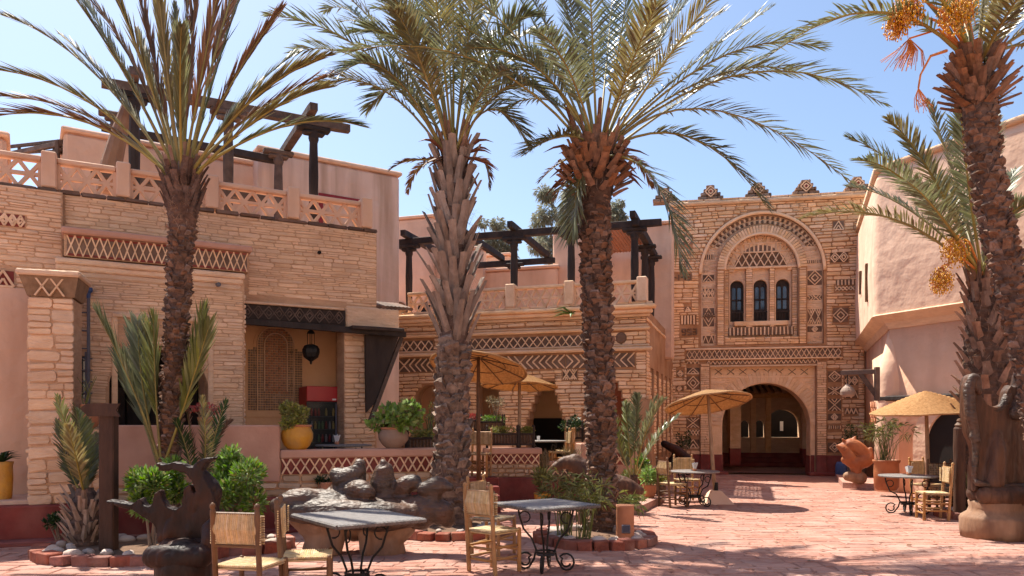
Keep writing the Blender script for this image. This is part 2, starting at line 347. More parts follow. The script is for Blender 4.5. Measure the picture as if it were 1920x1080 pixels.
def stones_obj(parent, recs, m, n_obj, Mw=None, name='stone', restname='small_stones'):
    """recs: (x, z, length, height, depth, y, tilt) in the wall plane; the largest become single stones"""
    recs = sorted(recs, key=lambda r: -r[2] * r[3])
    for r in recs[:n_obj]:
        m4 = Matrix.Translation((r[0], r[5], r[1])) @ Matrix.Rotation(r[6], 4, 'Y') @ Matrix.Diagonal((r[2], r[4], r[3], 1))
        put(name, stone_mesh(rnd.randrange(10), m), parent, M=(Mw @ m4 if Mw is not None else m4))
    rest = recs[n_obj:]
    if rest:
        V = []; Q = []; T = []
        for k, r in enumerate(rest):
            v = STPL[rnd.randrange(10)] * np.array((r[2], r[4], r[3])); c, s_ = math.cos(r[6]), math.sin(r[6])
            V.append(np.stack([v[:, 0] * c + v[:, 2] * s_ + r[0], v[:, 1] + r[5], -v[:, 0] * s_ + v[:, 2] * c + r[1]], 1))
            o = 16 * k
            Q += [[o + i for i in q] for q in SQ] + [[o + 8, o + 9, o + 10, o + 11], [o + 8, o + 11, o + 12, o + 15], [o + 12, o + 13, o + 14, o + 15]]
        me = mesh_np(restname, np.concatenate(V), quads=Q, mat=m)
        o = put(restname, me, parent, M=Mw); o['kind'] = 'stuff'
    return recs
def courses(x0, x1, z0, z1, ok, ch=(.06, .11), ln=(.16, .5), dp=(.008, .03), y=0.0, seed=1, gap=.007, tilt=.012, wave=.016):
    """courses of uneven stones filling the stretches of each course that ok(x, z) leaves free"""
    r = random.Random(seed); recs = []; z = z0
    while z < z1 - .02:
        h = min(r.uniform(*ch), z1 - z)
        if h < ch[0] * .5: break
        st = .025; xs = [x0 + i * st for i in range(int((x1 - x0) / st) + 1)]
        free = [ok(x, z + h * .15) and ok(x, z + h * .85) for x in xs]; i = 0
        while i < len(xs):
            if not free[i]: i += 1; continue
            j = i
            while j + 1 < len(xs) and free[j + 1]: j += 1
            a, b = xs[i], xs[j]; x = a
            while b - x > .04:
                L = r.uniform(*ln); L = L if b - x - L > ln[0] * .6 else b - x
                if L > ln[1] * 1.5: L *= .5
                if h > ch[0] * 1.5 and L < ln[1] * .7 and r.random() < .3:     # split into two thin stones
                    for q in (0, 1): recs.append((x + L / 2, z + h * (.25 + .5 * q), L - gap, h / 2 - gap, r.uniform(*dp), y, r.uniform(-tilt, tilt)))
                else:
                    recs.append((x + L / 2, z + h / 2, L - gap, h - gap, r.uniform(*dp), y, r.uniform(-tilt, tilt)))
                x += L
            i = j + 1
        z += h
    out = []
    for q in recs:                               # the courses undulate
        x, zz = q[0], q[1]; a = wave if ok(x, zz + .05) and ok(x, zz - .05) and z0 + .06 < zz < z1 - .06 else 0
        out.append((x, zz + a * math.sin(x * 1.7 + zz * 1.1 + seed), q[2], q[3] * r.uniform(.86, 1.06), q[4], q[5], q[6] - a * 1.7 * math.cos(x * 1.7 + zz * 1.1 + seed)))
    return out
def pat(kind, w_, h_, n=4):
    b = []
    c = w_ / n
    if kind in ('lattice', 'rail'):
        for i in range(n): b += [((i * c, 0), ((i + 1) * c, h_)), ((i * c, h_), ((i + 1) * c, 0))]
        if kind == 'rail': b += [((0, h_ / 2), (w_, h_ / 2))]
    elif kind == 'chev':
        for i in range(n):
            x = i * c; s_ = 1 if i < n / 2 else -1; q = min(h_ / 2, c * 1.2)
            if s_ > 0: b += [((x, 0), (x + q, h_ / 2)), ((x + q, h_ / 2), (x, h_))]
            else: b += [((x + q, 0), (x, h_ / 2)), ((x, h_ / 2), (x + q, h_))]
    elif kind == 'zig':
        for i in range(n): b += [((i * c, 0), (i * c + c / 2, h_)), ((i * c + c / 2, h_), ((i + 1) * c, 0))]
    elif kind == 'teeth':
        for i in range(n): b += [((i * c + c / 2, 0), (i * c + c / 2, h_))]
    elif kind in ('diamond', 'lozenge'):
        for i in range(n):
            x = (i + .5) * c; q = min(c / 2, h_ / 2)
            for k in ((1.0, .5) if kind == 'diamond' else (1.0,)):
                pts = [(x - q * k, h_ / 2), (x, h_ / 2 + h_ / 2 * k), (x + q * k, h_ / 2), (x, h_ / 2 - h_ / 2 * k)]
                b += [(pts[i_], pts[(i_ + 1) % 4]) for i_ in range(4)]
    elif kind == 'tri':
        b += [((0, 0), (w_ / 2, h_)), ((w_ / 2, h_), (w_, 0)), ((0, 0), (w_, 0)), ((w_ * .25, 0), (w_ * .5, h_ * .5)), ((w_ * .5, h_ * .5), (w_ * .75, 0))]
    elif kind == 'cross':
        for i in range(n):
            x = i * c; b += [((x, 0), (x + c, h_)), ((x, h_), (x + c, 0)), ((x + c * .3, h_), (x + c * .5, h_ * .72)), ((x + c * .7, h_), (x + c * .5, h_ * .72)), ((x + c * .3, 0), (x + c * .5, h_ * .28)), ((x + c * .7, 0), (x + c * .5, h_ * .28))]
    return b
class Panels:
    """ornamental brick panels set in a wall: a dark backing with light strips; remembers where stones must not go"""
    def __init__(s, parent, M=None): s.par = parent; s.ex = []; s.M = M
    def add(s, kind, x0, x1, z0, z1, n=4, wid=.03, y=0.0, back='stone_d', bar_m='carve', dep=.03, name='frieze', barname='strip', margin=.01):
        s.ex.append((x0 - margin, x1 + margin, z0 - margin, z1 + margin))
        o = box(name, s.par, x0, x1, y - .004, y + .05, z0, z1, M_[back], .004)
        if s.M is not None: o.matrix_local = s.M @ o.matrix_local
        ox, oz = (x0 + x1) / 2, (z0 + z1) / 2
        for a, b in pat(kind, x1 - x0, z1 - z0, n):
            j_ = lambda: rnd.uniform(-.007, .007)
            bar(barname, o, (a[0] + x0 - ox + j_(), a[1] + z0 - oz + j_()), (b[0] + x0 - ox + j_(), b[1] + z0 - oz + j_()), wid * rnd.uniform(.85, 1.15), dep, M_[bar_m], y=-.027 - dep * .25 - rnd.random() * .004)
        return o
    def free(s, x, z): return not any(a < x < b and c < z < d for a, b, c, d in s.ex)
# ================================================================== GROUND AND TERRACE
g = MB().box(-120, 120, -15, 180, -.3, 0).build('ground', M_['joint']); tag(g, kind='structure')
hill = MB(); 
# the courtyard floor: uneven red flagstones, near ones single, far ones joined
def pavers():
    r = random.Random(5); cells = []
    nx, ny = 46, 84; cw, ch = .50, .215
    X0, Y0 = -9.5, 6.9
    def jit(i, j, s_=0): 
        q = random.Random(i * 7919 + j * 104729 + s_); return q.uniform(-1, 1), q.uniform(-1, 1)
    for j in range(ny):
        off = .5 * (j % 2) + random.Random(j).uniform(-.2, .2)
        xs = [X0]
        q = random.Random(900 + j)
        while xs[-1] < X0 + nx * cw: xs.append(xs[-1] + q.uniform(.17, .52))
        for i in range(len(xs) - 1):
            def wav(x, jj): return Y0 + jj * ch + .05 * math.sin(x * 1.9 + jj * 1.7) + .035 * math.sin(x * 4.3 + jj * .6)
            a, b = xs[i] + .012, xs[i + 1] - .012
            sk = q.uniform(-.06, .06); sk2 = q.uniform(-.06, .06)
            pts = [(a, wav(a, j) + .012), ((a + b) / 2, wav((a + b) / 2, j) + .012), (b, wav(b, j) + .012),
                   (b + sk2, wav(b, j + 1) - .012), ((a + b) / 2, wav((a + b) / 2, j + 1) - .012), (a + sk, wav(a, j + 1) - .012)]
            cx = sum(p[0] for p in pts) / 6; cy = sum(p[1] for p in pts) / 6
            if abs(cx) > cy * .74 + .4: continue
            # keep clear of the terrace, the houses and the raised kerbs
            if cx < 5.3 and cy > 10.05 + (cx + 6.9) * .405 and cx < -.3: continue
            if cx < 3.6 and cy > 14.6 + max(0, cx - .5) * .9: continue
            if cx >= 3.6 and cy > 23.6 - (cx - 8) * .19: continue
            if cx > 7.2 and cy > 17.4 - (cx - 8.48) * 1.25: continue
            cells.append((cx, cy, pts, q.uniform(.006, .012)))
    return cells
def paver_geo(c, o=None):
    cx, cy, pts, h = c; ox, oy = (cx, cy) if o is None else (0, 0)
    v = [(x - ox, y - oy, -.02) for x, y in pts] + [(x - ox, y - oy, h - .006) for x, y in pts] + [(cx + (x - cx) * .95 - ox, cy + (y - cy) * .93 - oy, h) for x, y in pts]
    f = [(i, (i + 1) % 6, 6 + (i + 1) % 6, 6 + i) for i in range(6)] + [(6 + i, 6 + (i + 1) % 6, 12 + (i + 1) % 6, 12 + i) for i in range(6)] + [tuple(range(12, 18))]
    return v, f
pv = pavers()
pv.sort(key=lambda c: c[1])
for c in pv[:300]:
    v, f = paver_geo(c); put('paving_stone', mesh('paving_stone', v, f, M_['paver']), g, loc=(c[0], c[1], 0))
mb = MB()
for c in pv[300:]:
    v, f = paver_geo(c, 1); mb.add(v, f)
o = mb.build('far_paving_stones', M_['paver'], g); tag(o, kind='stuff')

TZ = .55                                    # terrace floor level
W = Frame(-6.9, 9.95, math.atan2(2.35, 5.8))        # terrace front wall
L = Frame(-7.16, 11.27, R(28.5))                     # left house front
Gf = Frame(3.22, 18.3, R(-17.4))                    # gallery front, x = 0 at its right corner
T = Frame(8.0, 24.0, R(-11))                        # gate tower front, x = 0 on the axis of the arch
Rf = Frame(8.48, 17.86, R(-65))                   # right house, its wide face
def slab(name, pts, z0, z1, m):
    n = len(pts); v = [(x, y, z0) for x, y in pts] + [(x, y, z1) for x, y in pts]
    f = [tuple(range(n))[::-1], tuple(range(n, 2 * n))] + [(i, (i + 1) % n, n + (i + 1) % n, n + i) for i in range(n)]
    return put(name, mesh(name, v, f, m))
wx = lambda x, y=0: tuple(W.world(x, y, 0))[:2]
terr = slab('terrace', [wx(-2, .12), wx(6.35, .12), (-1.0, 13.6), (-.95, 15.1), (-.5, 15.25), (.7, 15.6), (1.9, 16.6), (3.6, 18.6), (3.0, 21), (-9, 22), (-11, 12)], -.1, TZ, M_['terrace'])
tag(terr, kind='structure')
# ---- terrace front wall
tw = W.root('terrace_wall')
tag(tw, 'low terrace wall, red foot, rubble course, white diamond lattice and pink coping, beneath yellow pot', 'wall')
xa, xb, xc = W.p(218), W.p(525), W.p(828)
box('red_plinth', tw, -1.2, xc, -.13, .14, 0, .50, M_['red'], .02)
box('return_core', tw, W.p(128), xa - .003, .03, .3, .502, 1.5, M_['mortar'], 0)
stones_obj(tw, courses(W.p(128), xa, .505, 1.5, lambda x, z: True, (.09, .18), (.14, .34), (.015, .05), y=.03, seed=22, gap=.016, tilt=.04), M_['stone_l'], 60, name='rubble_stone')
box('kerb', tw, -1.4, xa + .1, -.45, -.14, 0, .07, M_['red'], .015)
box('kerb', tw, xb - .6, xc, -.42, -.14, 0, .06, M_['red'], .015)
box('wall_core', tw, xa, xc, .02, .16, .5, 1.06, M_['mortar'], .0)
rec = courses(xa, xc, .505, .82, lambda x, z: z < .72 or x > xb + .02, (.09, .17), (.14, .34), (.015, .05), y=.02, seed=21, gap=.018, tilt=.05)
stones_obj(tw, rec, M_['rubble'], 90, name='rubble_stone')
box('rose_parapet', tw, xa, xb, -.03, .30, .715, 1.56, M_['plaster_p'], .02)
pn = Panels(tw)
box('coping', tw, xb + .003, xc + .05, -.05, .34, 1.06, 1.19, M_['plaster_p'], .02)
pn.add('lattice', xb + .02, xc, .825, 1.06, 18, .022, y=.0, back='red', name='lattice_panel', barname='slat')
# ---- steps up to the terrace
st = empty('terrace_steps', (0, 0, 0)); tag(st, 'red painted steps climbing to the terrace beside the thick palm', 'steps')
for k in range(4):
    a = P(872, 800, 13.5 + .38 * k); b = P(922, 800, 13.5 + .38 * k)
    c = (a + b) / 2
    o = MB().box(-.35, .40, 0, .45, -.05 if k == 0 else .02, .137 * (k + 1), .012).build('step', M_['red'], st, loc=(c.x, c.y, 0), rot=(0, 0, R(10)))
# ---- planter wall in the middle
C = Frame(*P(912, 800, 15.2).xy, R(4))
cw = C.root('planter_wall'); tag(cw, 'short planter wall with white lattice, rubble and red foot beside the steps', 'wall')
c1 = C.p(1012); c2 = C.p(1150)
box('red_plinth', cw, 0, c1 + .05, -.06, .5, 0, .52, M_['red'], .02)
box('wall_core', cw, .02, c1, .02, .45, .52, .98, M_['mortar'], 0)
rec = courses(.02, c1, .525, .78, lambda x, z: True, (.07, .13), (.08, .22), (.03, .07), y=.02, seed=8, gap=.015, tilt=.1)
stones_obj(cw, rec, M_['rubble'], 60, name='rubble_stone')
box('coping', cw, -.06, c1 + .04, -.05, .5, .98, 1.10, M_['plaster_p'], .015)
pn = Panels(cw); pn.add('lattice', .04, c1 - .02, .79, .98, 7, .022, y=.0, back='red', name='lattice_panel', barname='slat')
lw = empty('low_terrace_wall', tuple(C.world(c1 + .06, .25, 0)), R(28)); tag(lw, 'low stone terrace edge behind the rough palm, planted with dry grass', 'wall')
box('red_plinth', lw, 0, 2.6, 0, .2, 0, .5, M_['red'], .02)
box('coping', lw, 0, 2.6, -.03, .24, .74, .82, M_['plaster_p'], .015)
pn = Panels(lw); pn.add('lattice', .02, 2.58, .5, .74, 12, .022, y=.02, back='stone_d', name='lattice_panel', barname='slat')
rt = empty('terrace_edge_wall', tuple(P(1090, 800, 15.9)), R(20)); rt.location.z = 0
tag(rt, 'pink terrace parapet with diamond lattice right of the rough palm, below the flower boxes', 'wall')
box('parapet', rt, 0, 1.35, 0, .3, 0, 1.18, M_['plaster_p'], .02)
pn = Panels(rt); pn.add('lattice', .3, 1.0, .72, .98, 3, .03, y=.0, back='red', name='lattice_panel', barname='slat')

# ================================================================== LEFT HOUSE
lh = L.root('stone_house')
tag(lh, 'large stone house on the left with lattice roof balustrade and arched porch', 'house')
zt = 5.03
x_c, x_e = L.p(118), L.p(706)
xh0, xh1 = L.p(455), L.p(645)                # the open alcove under the canopy
zh = L.p(458, 604)[1]
plate('wall', lh, [(-2.5, 0), (x_e, 0), (x_e, zt), (-2.5, zt)], [[(xh0 - .3, .3), (xh1, .3), (xh1, zh + .26), (xh0 - .3, zh + .26)], [(L.p(205), .3), (L.p(400), .3), (L.p(400), 2.75), (L.p(205), 2.75)]], 0, .45, M_['mortar'])
box('side_wall', lh, x_e - .4, x_e - .002, .452, 5, 0, zt - .003, M_['mortar'], 0)
PL = Panels(lh)
# porch block standing forward
py_ = -.42
p0, p1 = L.p(141, y=py_), L.p(458, y=py_)
zc0, zc1 = L.p(300, 497, py_)[1], L.p(300, 461, py_)[1]
ac = L.p(300, y=py_); ar = .70; az = L.p(300, 648, py_)[1] - ar
wx0, wx1 = L.p(128, y=py_), L.p(159, y=py_); wz0, wz1 = 1.95, L.p(150, 667, py_)[1]
fr0, fr1 = L.p(215, y=py_), L.p(395, y=py_); frz = L.p(300, 600, py_)[1]
plate('porch_wall', lh, [(p0 - .25, .3), (p1, .3), (p1, zc0 - .02), (p0 - .25, zc0 - .02)], [arch(ac, az, ar, .5), [(wx0, wz0), (wx1, wz0), (wx1, wz1), (wx0, wz1)]], py_, -.004, M_['mortar'])
box('arch_reveal', lh, ac + ar + .002, ac + ar + .06, -.003, 1.0, .5, az + .5, M_['plaster'], 0)
box('arch_reveal', lh, ac - ar - .06, ac - ar - .002, -.003, 1.0, .5, az + .5, M_['plaster'], 0)
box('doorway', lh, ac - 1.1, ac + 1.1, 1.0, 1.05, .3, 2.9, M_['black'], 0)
box('porch_ceiling', lh, ac - 1.1, ac + 1.1, .452, 1.0, 2.75, 2.8, M_['wood_d'], 0)
for k in range(5): box('door_plank', lh, ac - ar + k * .28, ac - ar + k * .28 + .26, .90, .96, .5, az + (.1 if k in (0, 4) else .5), M_['wood_d'], .01)
box('window_pane', lh, wx0 - .05, wx1 + .05, -.25, -.2, wz0 - .05, wz1 + .05, M_['glass'], 0)
wf = box('window_frame', lh, wx1, wx1 + .045, py_ - .03, py_ + .1, wz0 - .05, wz1 + .06, M_['pipe'], .006)
for k in range(4): box('window_bar', lh, wx0, wx1 + .1, py_ - .035, py_ - .012, wz0 + .07 + k * .17, wz0 + .09 + k * .17, M_['pipe'], .004)
# ladder-like conduit and drain pipe with a blue funnel
dpx = L.p(166, y=py_ - .06)
pm = MB().tube([(0, 0, 1.4), (0, 0, L.p(166, 560, py_)[1])], .022).build('drain_pipe', M_['pipe'], lh, loc=(dpx, py_ - .06, 0))
MB().lathe([(.025, 0), (.03, .07), (.055, .1), (.055, .15), (.045, .15)], 12).build('funnel', M_['blue'], pm, loc=(0, 0, L.p(166, 560, py_)[1]))
for k, yy in enumerate((553, 588, 622, 655)): box('conduit', lh, dpx - .30, dpx, py_ - .05, py_ - .03, L.p(160, yy, py_)[1], L.p(160, yy, py_)[1] + .018, M_['pipe'], .004)
# porch cornice
q0, q1 = L.p(119, y=py_ - .1), L.p(473, y=py_ - .1)
box('porch_roof', lh, q0, q1 - .05, py_ - .05, 0, zc0, zc1 + .02, M_['mortar'], 0)
PL.add('lattice', q0 + .04, q1 - .07, zc0 + .01, zc1 + .01, 24, .018, y=py_ - .055, back='stone_d', name='lattice_frieze', barname='slat', dep=.02)
for zz in (zc0 + .012, zc1 - .022): box('red_strip', lh, q0 + .04, q1 - .07, py_ - .069, py_ - .0595, zz, zz + .03, M_['red'], 0)
box('coping', lh, q0 - .03, q1, py_ - .16, .0, zc1 + .02, zc1 + .115, M_['plaster_p'], .02)
for k, (d, h) in enumerate(((.05, .09), (.025, .09), (.0, .05))):
    box('moulding', lh, p0 - .25, q1 - .1 - k * .03, py_ - d - .02, -.005, zc0 - .022 - .09 * (k + 1), zc0 - .024 - .09 * k, M_['stone_l'], .02)
def ok_porch(x, z):
    if in_arch(x, z, ac, az, ar + .01, .5): return False
    if fr0 < x < fr1 and z < frz and not (fr0 < x < fr1 and in_arch(x, z, ac, az, ar + .15, .5)): return False
    if wx0 - .02 < x < wx1 + .06 and wz0 - .05 < z < wz1 + .05: return False
    return True
stones_obj(lh, courses(p0 - .25, p1, .55, zc0 - .3, ok_porch, (.032, .085), (.10, .5), (.002, .012), y=py_, seed=31, tilt=.03), M_['stone_l'], 300)
for a in (fr0, fr1): box('door_surround', lh, a - .04, a + .04, py_ - .035, py_ + .01, .5, frz, M_['stone_l'], .015)
box('door_surround', lh, fr0 - .04, fr1 + .04, py_ - .036, py_ + .01, frz + .002, frz + .07, M_['stone_l'], .015)
# jagged stone end of the porch side
stones_obj(lh, courses(0, .40, .55, zc0 - .3, lambda x, z: True, (.05, .11), (.15, .4), (.006, .03), y=0, seed=33), M_['stone_l'], 0, Mw=Matrix.Translation((p1, py_, 0)) @ Matrix.Rotation(R(90), 4, 'Z'), restname='porch_side_stones')
# left bay, slightly forward
by = -.12
plate('left_bay', lh, [(-2.6, 0), (x_c, 0), (x_c, zt - .003), (-2.6, zt - .003)], [], by, -.003, M_['mortar'])
zb = L.p(30, 540, by)[1]
box('bay_plaster', lh, -2.6, L.p(60, y=by), by - .035, by - .002, 0, zb, M_['plaster'], .012)
PB = Panels(lh)
PB.add('diamond', L.p(-30, y=by), L.p(46, y=by), L.p(20, 424, by)[1], L.p(20, 402, by)[1], 5, .025, y=by - .01, back='red', name='ornament_panel')
PB.add('tri', L.p(-14, y=by), L.p(26, y=by), L.p(10, 538, by)[1], L.p(10, 508, by)[1], 1, .03, y=by - .01, back='red', name='ornament_panel')
stones_obj(lh, courses(-1.2, x_c, zb + .01, zt, PB.free, (.04, .09), (.12, .5), (.004, .018), y=by, seed=41), M_['stone_l'], 160)
# upper wall stones
def ok_main(x, z):
    if x < q1 and z < zc1 + .1: return False
    if xh0 - .4 < x < xh1 and z < zh + .46: return False
    if x > xh1 and z < zh + .42: return False
    return True
stones_obj(lh, courses(x_c + .02, x_e, 1.0, zt, ok_main, (.032, .08), (.10, .5), (.002, .011), y=0, seed=51, tilt=.03), M_['stone_l'], 300)
stones_obj(lh, courses(xh1, x_e, .55, zh, lambda x, z: True, (.06, .12), (.15, .4), (.01, .04), y=0, seed=52), M_['stone_l'], 70)
# ragged weathered ledge under the balustrade
stones_obj(lh, courses(-1.5, x_e + .03, zt + .002, zt + .075, lambda x, z: True, (.06, .075), (.2, .6), (.03, .07), y=.02, seed=53, gap=.004), M_['roof'], 40, name='ledge_stone')
MB().tube([(0, -.05, 0), (0, .1, 0)], .03, 10).build('spout', M_['black'], lh, loc=(L.p(598), 0, L.p(598, 474)[1]))
MB().tube([(0, -.14, .0), (0, .1, .03)], .035, 10).build('spout', M_['pipe'], lh, loc=(L.p(408, y=py_), py_, L.p(408, 536, py_)[1]))
# roof terrace and balustrade
box('roof_back_wall', lh, -2.5, L.p(135, y=2.4), 2.4, 2.6, zt - .1, zt + .62, M_['plaster_o'], .02)
box('roof_deck', lh, -2.5, x_e - .05, .1, 6, zt - .15, zt - .02, M_['plaster_p'], 0)
def balustrade(root, segs, z0, h, y, mslat, mpier, n_per=4, pw=.34, Mx=None, cap=True):
    """segs: (x0, x1) panels; piers stand between"""
    for (a, b) in segs:
        pl = box('balustrade', root, a, b, y - .03, y + .16, z0 + h, z0 + h + .075, mpier, .015)      # the rail carries its slats
        if Mx is not None: pl.matrix_local = Mx @ pl.matrix_local
        cx, cy, cz = (a + b) / 2, y + .065, z0 + h + .0375
        n = max(2, round((b - a) / .27))
        for p, q in pat('rail', b - a, h, n):
            bar('slat', pl, (p[0] + a - cx, p[1] + z0 - cz), (q[0] + a - cx, q[1] + z0 - cz), .052, .075 + rnd.random() * .004, mslat, y=0)
        for xx in (a + .02, b - .02): bar('slat', pl, (xx - cx, z0 - cz), (xx - cx, z0 + h - cz), .05, .085, mslat, y=0)
def pier(root, x, z0, h, y, m, pw=.34, Mx=None):
    o = box('balustrade_pier', root, x - pw / 2, x + pw / 2, y - .10, y + .22, z0, z0 + h + .11, m, .02)
    if Mx is not None: o.matrix_local = Mx @ o.matrix_local
zb0 = zt + .075; bh = L.p(480, 356, .05)[1] - zb0 - .02
pp = [L.p(-75, y=.05), L.p(92, y=.05), L.p(231, y=.05), L.p(397, y=.05), L.p(549, y=.05), L.p(686, y=.05)]
for x in pp: pier(lh, x, zb0, bh + .03, .05, M_['plaster'], .20)
balustrade(lh, [(pp[i] + .10, pp[i + 1] - .10) for i in range(5)], zb0, bh, .06, M_['plaster'], M_['plaster'])
# alcove under the canopy
ab = 1.25
box('alcove_back', lh, xh0 - .6, x_e, ab, ab + .15, 0, zh + .6, M_['plaster_o'], 0)
box('alcove_side', lh, xh0 - .5, xh0 - .3, .452, ab, 0, zh + .4, M_['plaster_o'], 0)
box('alcove_ceiling', lh, xh0 - .5, x_e - .41, .452, ab, zh + .30, zh + .4, M_['wood_d'], 0)
# carved tile panel with keyhole outline
cp = empty('tile_panel', (0, ab - .02, 0), 0, lh); cp['label'] = 'carved clay mosaic panel with round arched head'
ta, tb = L.p(464, y=ab), L.p(566, y=ab); tz0, tz1 = L.p(515, 770, ab)[1], L.p(515, 613, ab)[1]; tm = (ta + tb) / 2; tw_ = tb - ta
zs = L.p(515, 653, ab)[1]; rr = tw_ * .335
outl = [(ta, tz0), (tb, tz0), (tb, zs - .06), (tb - .07, zs - .06), (tb - .07, zs), (tm + rr, zs)] + [(tm + rr * math.cos(t), zs + .06 + (tz1 - zs - .06) * math.sin(t)) for t in [math.pi * k / 16 for k in range(17)]] + [(tm - rr, zs), (ta + .07, zs), (ta + .07, zs - .06), (ta, zs - .06)]
plate('panel_backing', lh, [(ta - .06, tz0 - .12), (tb + .06, tz0 - .12), (tb + .06, zs + .02), (tm + rr + .06, zs + .03)] + [(tm + (rr + .06) * math.cos(t), zs + .06 + (tz1 - zs) * math.sin(t)) for t in [math.pi * k / 16 for k in range(17)]] + [(ta - .06, zs + .02)], [], ab - .03, ab - .002, M_['plaster_o'])
mb = MB(); st_ = tw_ / 22
def inpanel(x, z):
    if z < zs - .06: return ta < x < tb
    if z < zs: return ta + .07 < x < tb - .07
    return ((x - tm) / rr) ** 2 + ((z - zs - .06) / (tz1 - zs - .06)) ** 2 < 1
mb2 = MB(); nz = int((tz1 - tz0) / st_)
for i in range(22):
    for j in range(nz):
        x, z = ta + (i + .5) * st_, tz0 + (j + .5) * st_
        if not inpanel(x, z): continue
        u = abs(x - tm) / rr; d = min(abs(((x - tm) / (rr * .8)) ** 2 + (max(0, z - zs) / (tz1 - zs)) ** 2 - .5), 1)
        tgt = mb2 if (u < .62 and (i + j) % 2 == 0 and z > tz0 + .3) else mb
        s_ = st_ * (.36 if tgt is mb else .42); yy = .035 if tgt is mb else .045
        if (j % 7 == 3 and i % 5 == 2): yy = .055; s_ = st_ * .46
        tgt.box(x - s_, x + s_, -yy, 0, z - s_, z + s_)
mo = MB()
for kk, rr_ in ((1.0, rr), (.62, rr * .62)):
    mo.tube([(tm + rr_, -.05, tz0 + .35 * (kk < 1)), (tm + rr_, -.05, zs + .06)] + [(tm + rr_ * math.cos(t), -.05, zs + .06 + (tz1 - zs - .06) * kk * math.sin(t)) for t in [math.pi * k / 20 for k in range(21)]] + [(tm - rr_, -.05, tz0 + .35 * (kk < 1))], .012, 5)
mo.build('panel_border', M_['carve'], cp)
o = mb.build('clay_tiles', M_['claytile'], cp); o['kind'] = 'stuff'
o = mb2.build('painted_tiles', M_['terra'], cp); o['kind'] = 'stuff'
# timber canopy
cy0, cy1 = -.75, .0
k0, k1 = L.p(459), L.p(760, y=-.4)
fz = L.p(460, 600)[1]
PC = Panels(lh)
box('canopy_fascia_core', lh, xh0 - .06, L.p(645), -.07, -.002, zh - .02, zh + .30, M_['wood_d'], 0)
PC.add('diamond', xh0 - .02, L.p(642), zh + .06, zh + .28, 10, .018, y=-.075, back='wood_d', bar_m='wood_g', name='canopy_lattice', barname='slat', dep=.02)
box('canopy_ledge', lh, xh0 - .06, L.p(642), -.13, -.003, zh + .30, zh + .34, M_['stone_l'], .01)
beam('canopy_beam', lh, (xh0 - .08, -.10, zh), (k1, -.42, zh - .10), .10, .10, M_['wood_d'])
for k in range(3): MB().add([(0, 0, 0), (.06, -.05, 0), (.12, 0, 0), (.06, 0, -.05)], [(0, 1, 2), (0, 3, 1), (1, 3, 2)]).build('canopy_bracket', M_['wood_g'], lh, loc=(xh0 + .6 + k * .85, -.14, zh - .03 - .025 * k))
# big dark triangular bracket panel at the house corner
bx0 = L.p(684, y=-.2)
b_ = [(-.0, zh - .12), (.62, zh - .12), (.17, 1.95), (.02, 1.78)]
plate('canopy_side_panel', lh, [(bx0 + x, z) for x, z in b_], [], -.24, -.16, M_['wood_d'])
beam('canopy_strut', lh, (bx0 + .68, -.21, zh - .13), (bx0 + .09, -.21, 1.62), .09, .07, M_['wood_g'])
box('canopy_roof', lh, xh1, k1 - .05, -.5, .3, zh - .06, zh + .0, M_['wood_d'], .01)
box('canopy_wall_over', lh, xh1 + .02, x_e + .42, -.06, .4, zh + .01, zh + .40, M_['stone_l'], .03)
# small pantile roof past the house corner
rf = empty('tile_ledge', (x_e + .02, .25, 0), 0, lh)
for k in range(9):
    MB().tube([(0, -.3, zh + .42), (0, .5, zh + .62)], .05, 8, flat=.7).build('roof_tile', M_['roof'], rf, loc=(.02 + k * .075, 0, 0))
box('tile_ledge_wall', lh, x_e + .002, x_e + .62, .03, .6, zh + .405, zh + .47, M_['stone_l'], .02)

# ---- fridge, lantern, free-standing pillar of the left house
fp = L.world(L.p(604, y=.45), .45, TZ)
fd = empty('drinks_cooler', fp, L.a); tag(fd, 'tall red and black glass door drinks cooler in the alcove', 'fridge')
fw, fh = .56, 1.66
box('cabinet', fd, -fw / 2, fw / 2, .03, .6, 0, fh + .05, M_['fridge_r'], .01)
box('sign_box', fd, -fw / 2, fw / 2, -.02, .028, fh - .22, fh + .05, M_['fridge_r'], .008)
box('sign_mark', fd, .18, .25, -.024, -.021, fh - .2, fh - .17, M_['white'], 0)
d_ = box('door_frame', fd, -fw / 2, fw / 2, .0, .0285, .02, fh - .225, M_['fridge_k'], .004)
box('interior', fd, -fw / 2 + .05, fw / 2 - .05, -.004, -.001, .08, fh - .27, simple('cooler_inside', (.035, .037, .034), .5), 0)
for k in range(5):
    sh = box('shelf', fd, -fw / 2 + .05, fw / 2 - .05, -.012, -.005, .22 + k * .235, .232 + k * .235, M_['pipe'], 0)
bt = [simple('can_a', (.25, .03, .03), .4), simple('can_b', (.12, .2, .1), .4), simple('can_c', (.4, .3, .1), .4), simple('can_d', (.25, .25, .28), .4)]
for k in range(5):
    for i in range(7):
        if rnd.random() < .85: MB().lathe([(.02, 0), (.022, .01), (.022, .09), (.012, .12), (.012, .14)], 8).build('bottle', rnd.choice(bt), fd, loc=(-fw / 2 + .085 + i * .065, -.03, .235 + k * .235))
box('glass_door', fd, -fw / 2 + .04, fw / 2 - .04, -.066, -.056, .06, fh - .25, M_['clear'], 0)
MB().box(fw / 2 - .06, fw / 2 - .035, -.1, -.06, .06, fh - .26, .005).build('door_handle', M_['pipe'], fd)
lp = L.world(L.p(583, y=.3), .3, 0)
ln_ = empty('hanging_lantern', (lp.x, lp.y, L.p(583, 655, .3)[1])); tag(ln_, 'pierced metal lantern hanging from the canopy above the cooler', 'lantern')
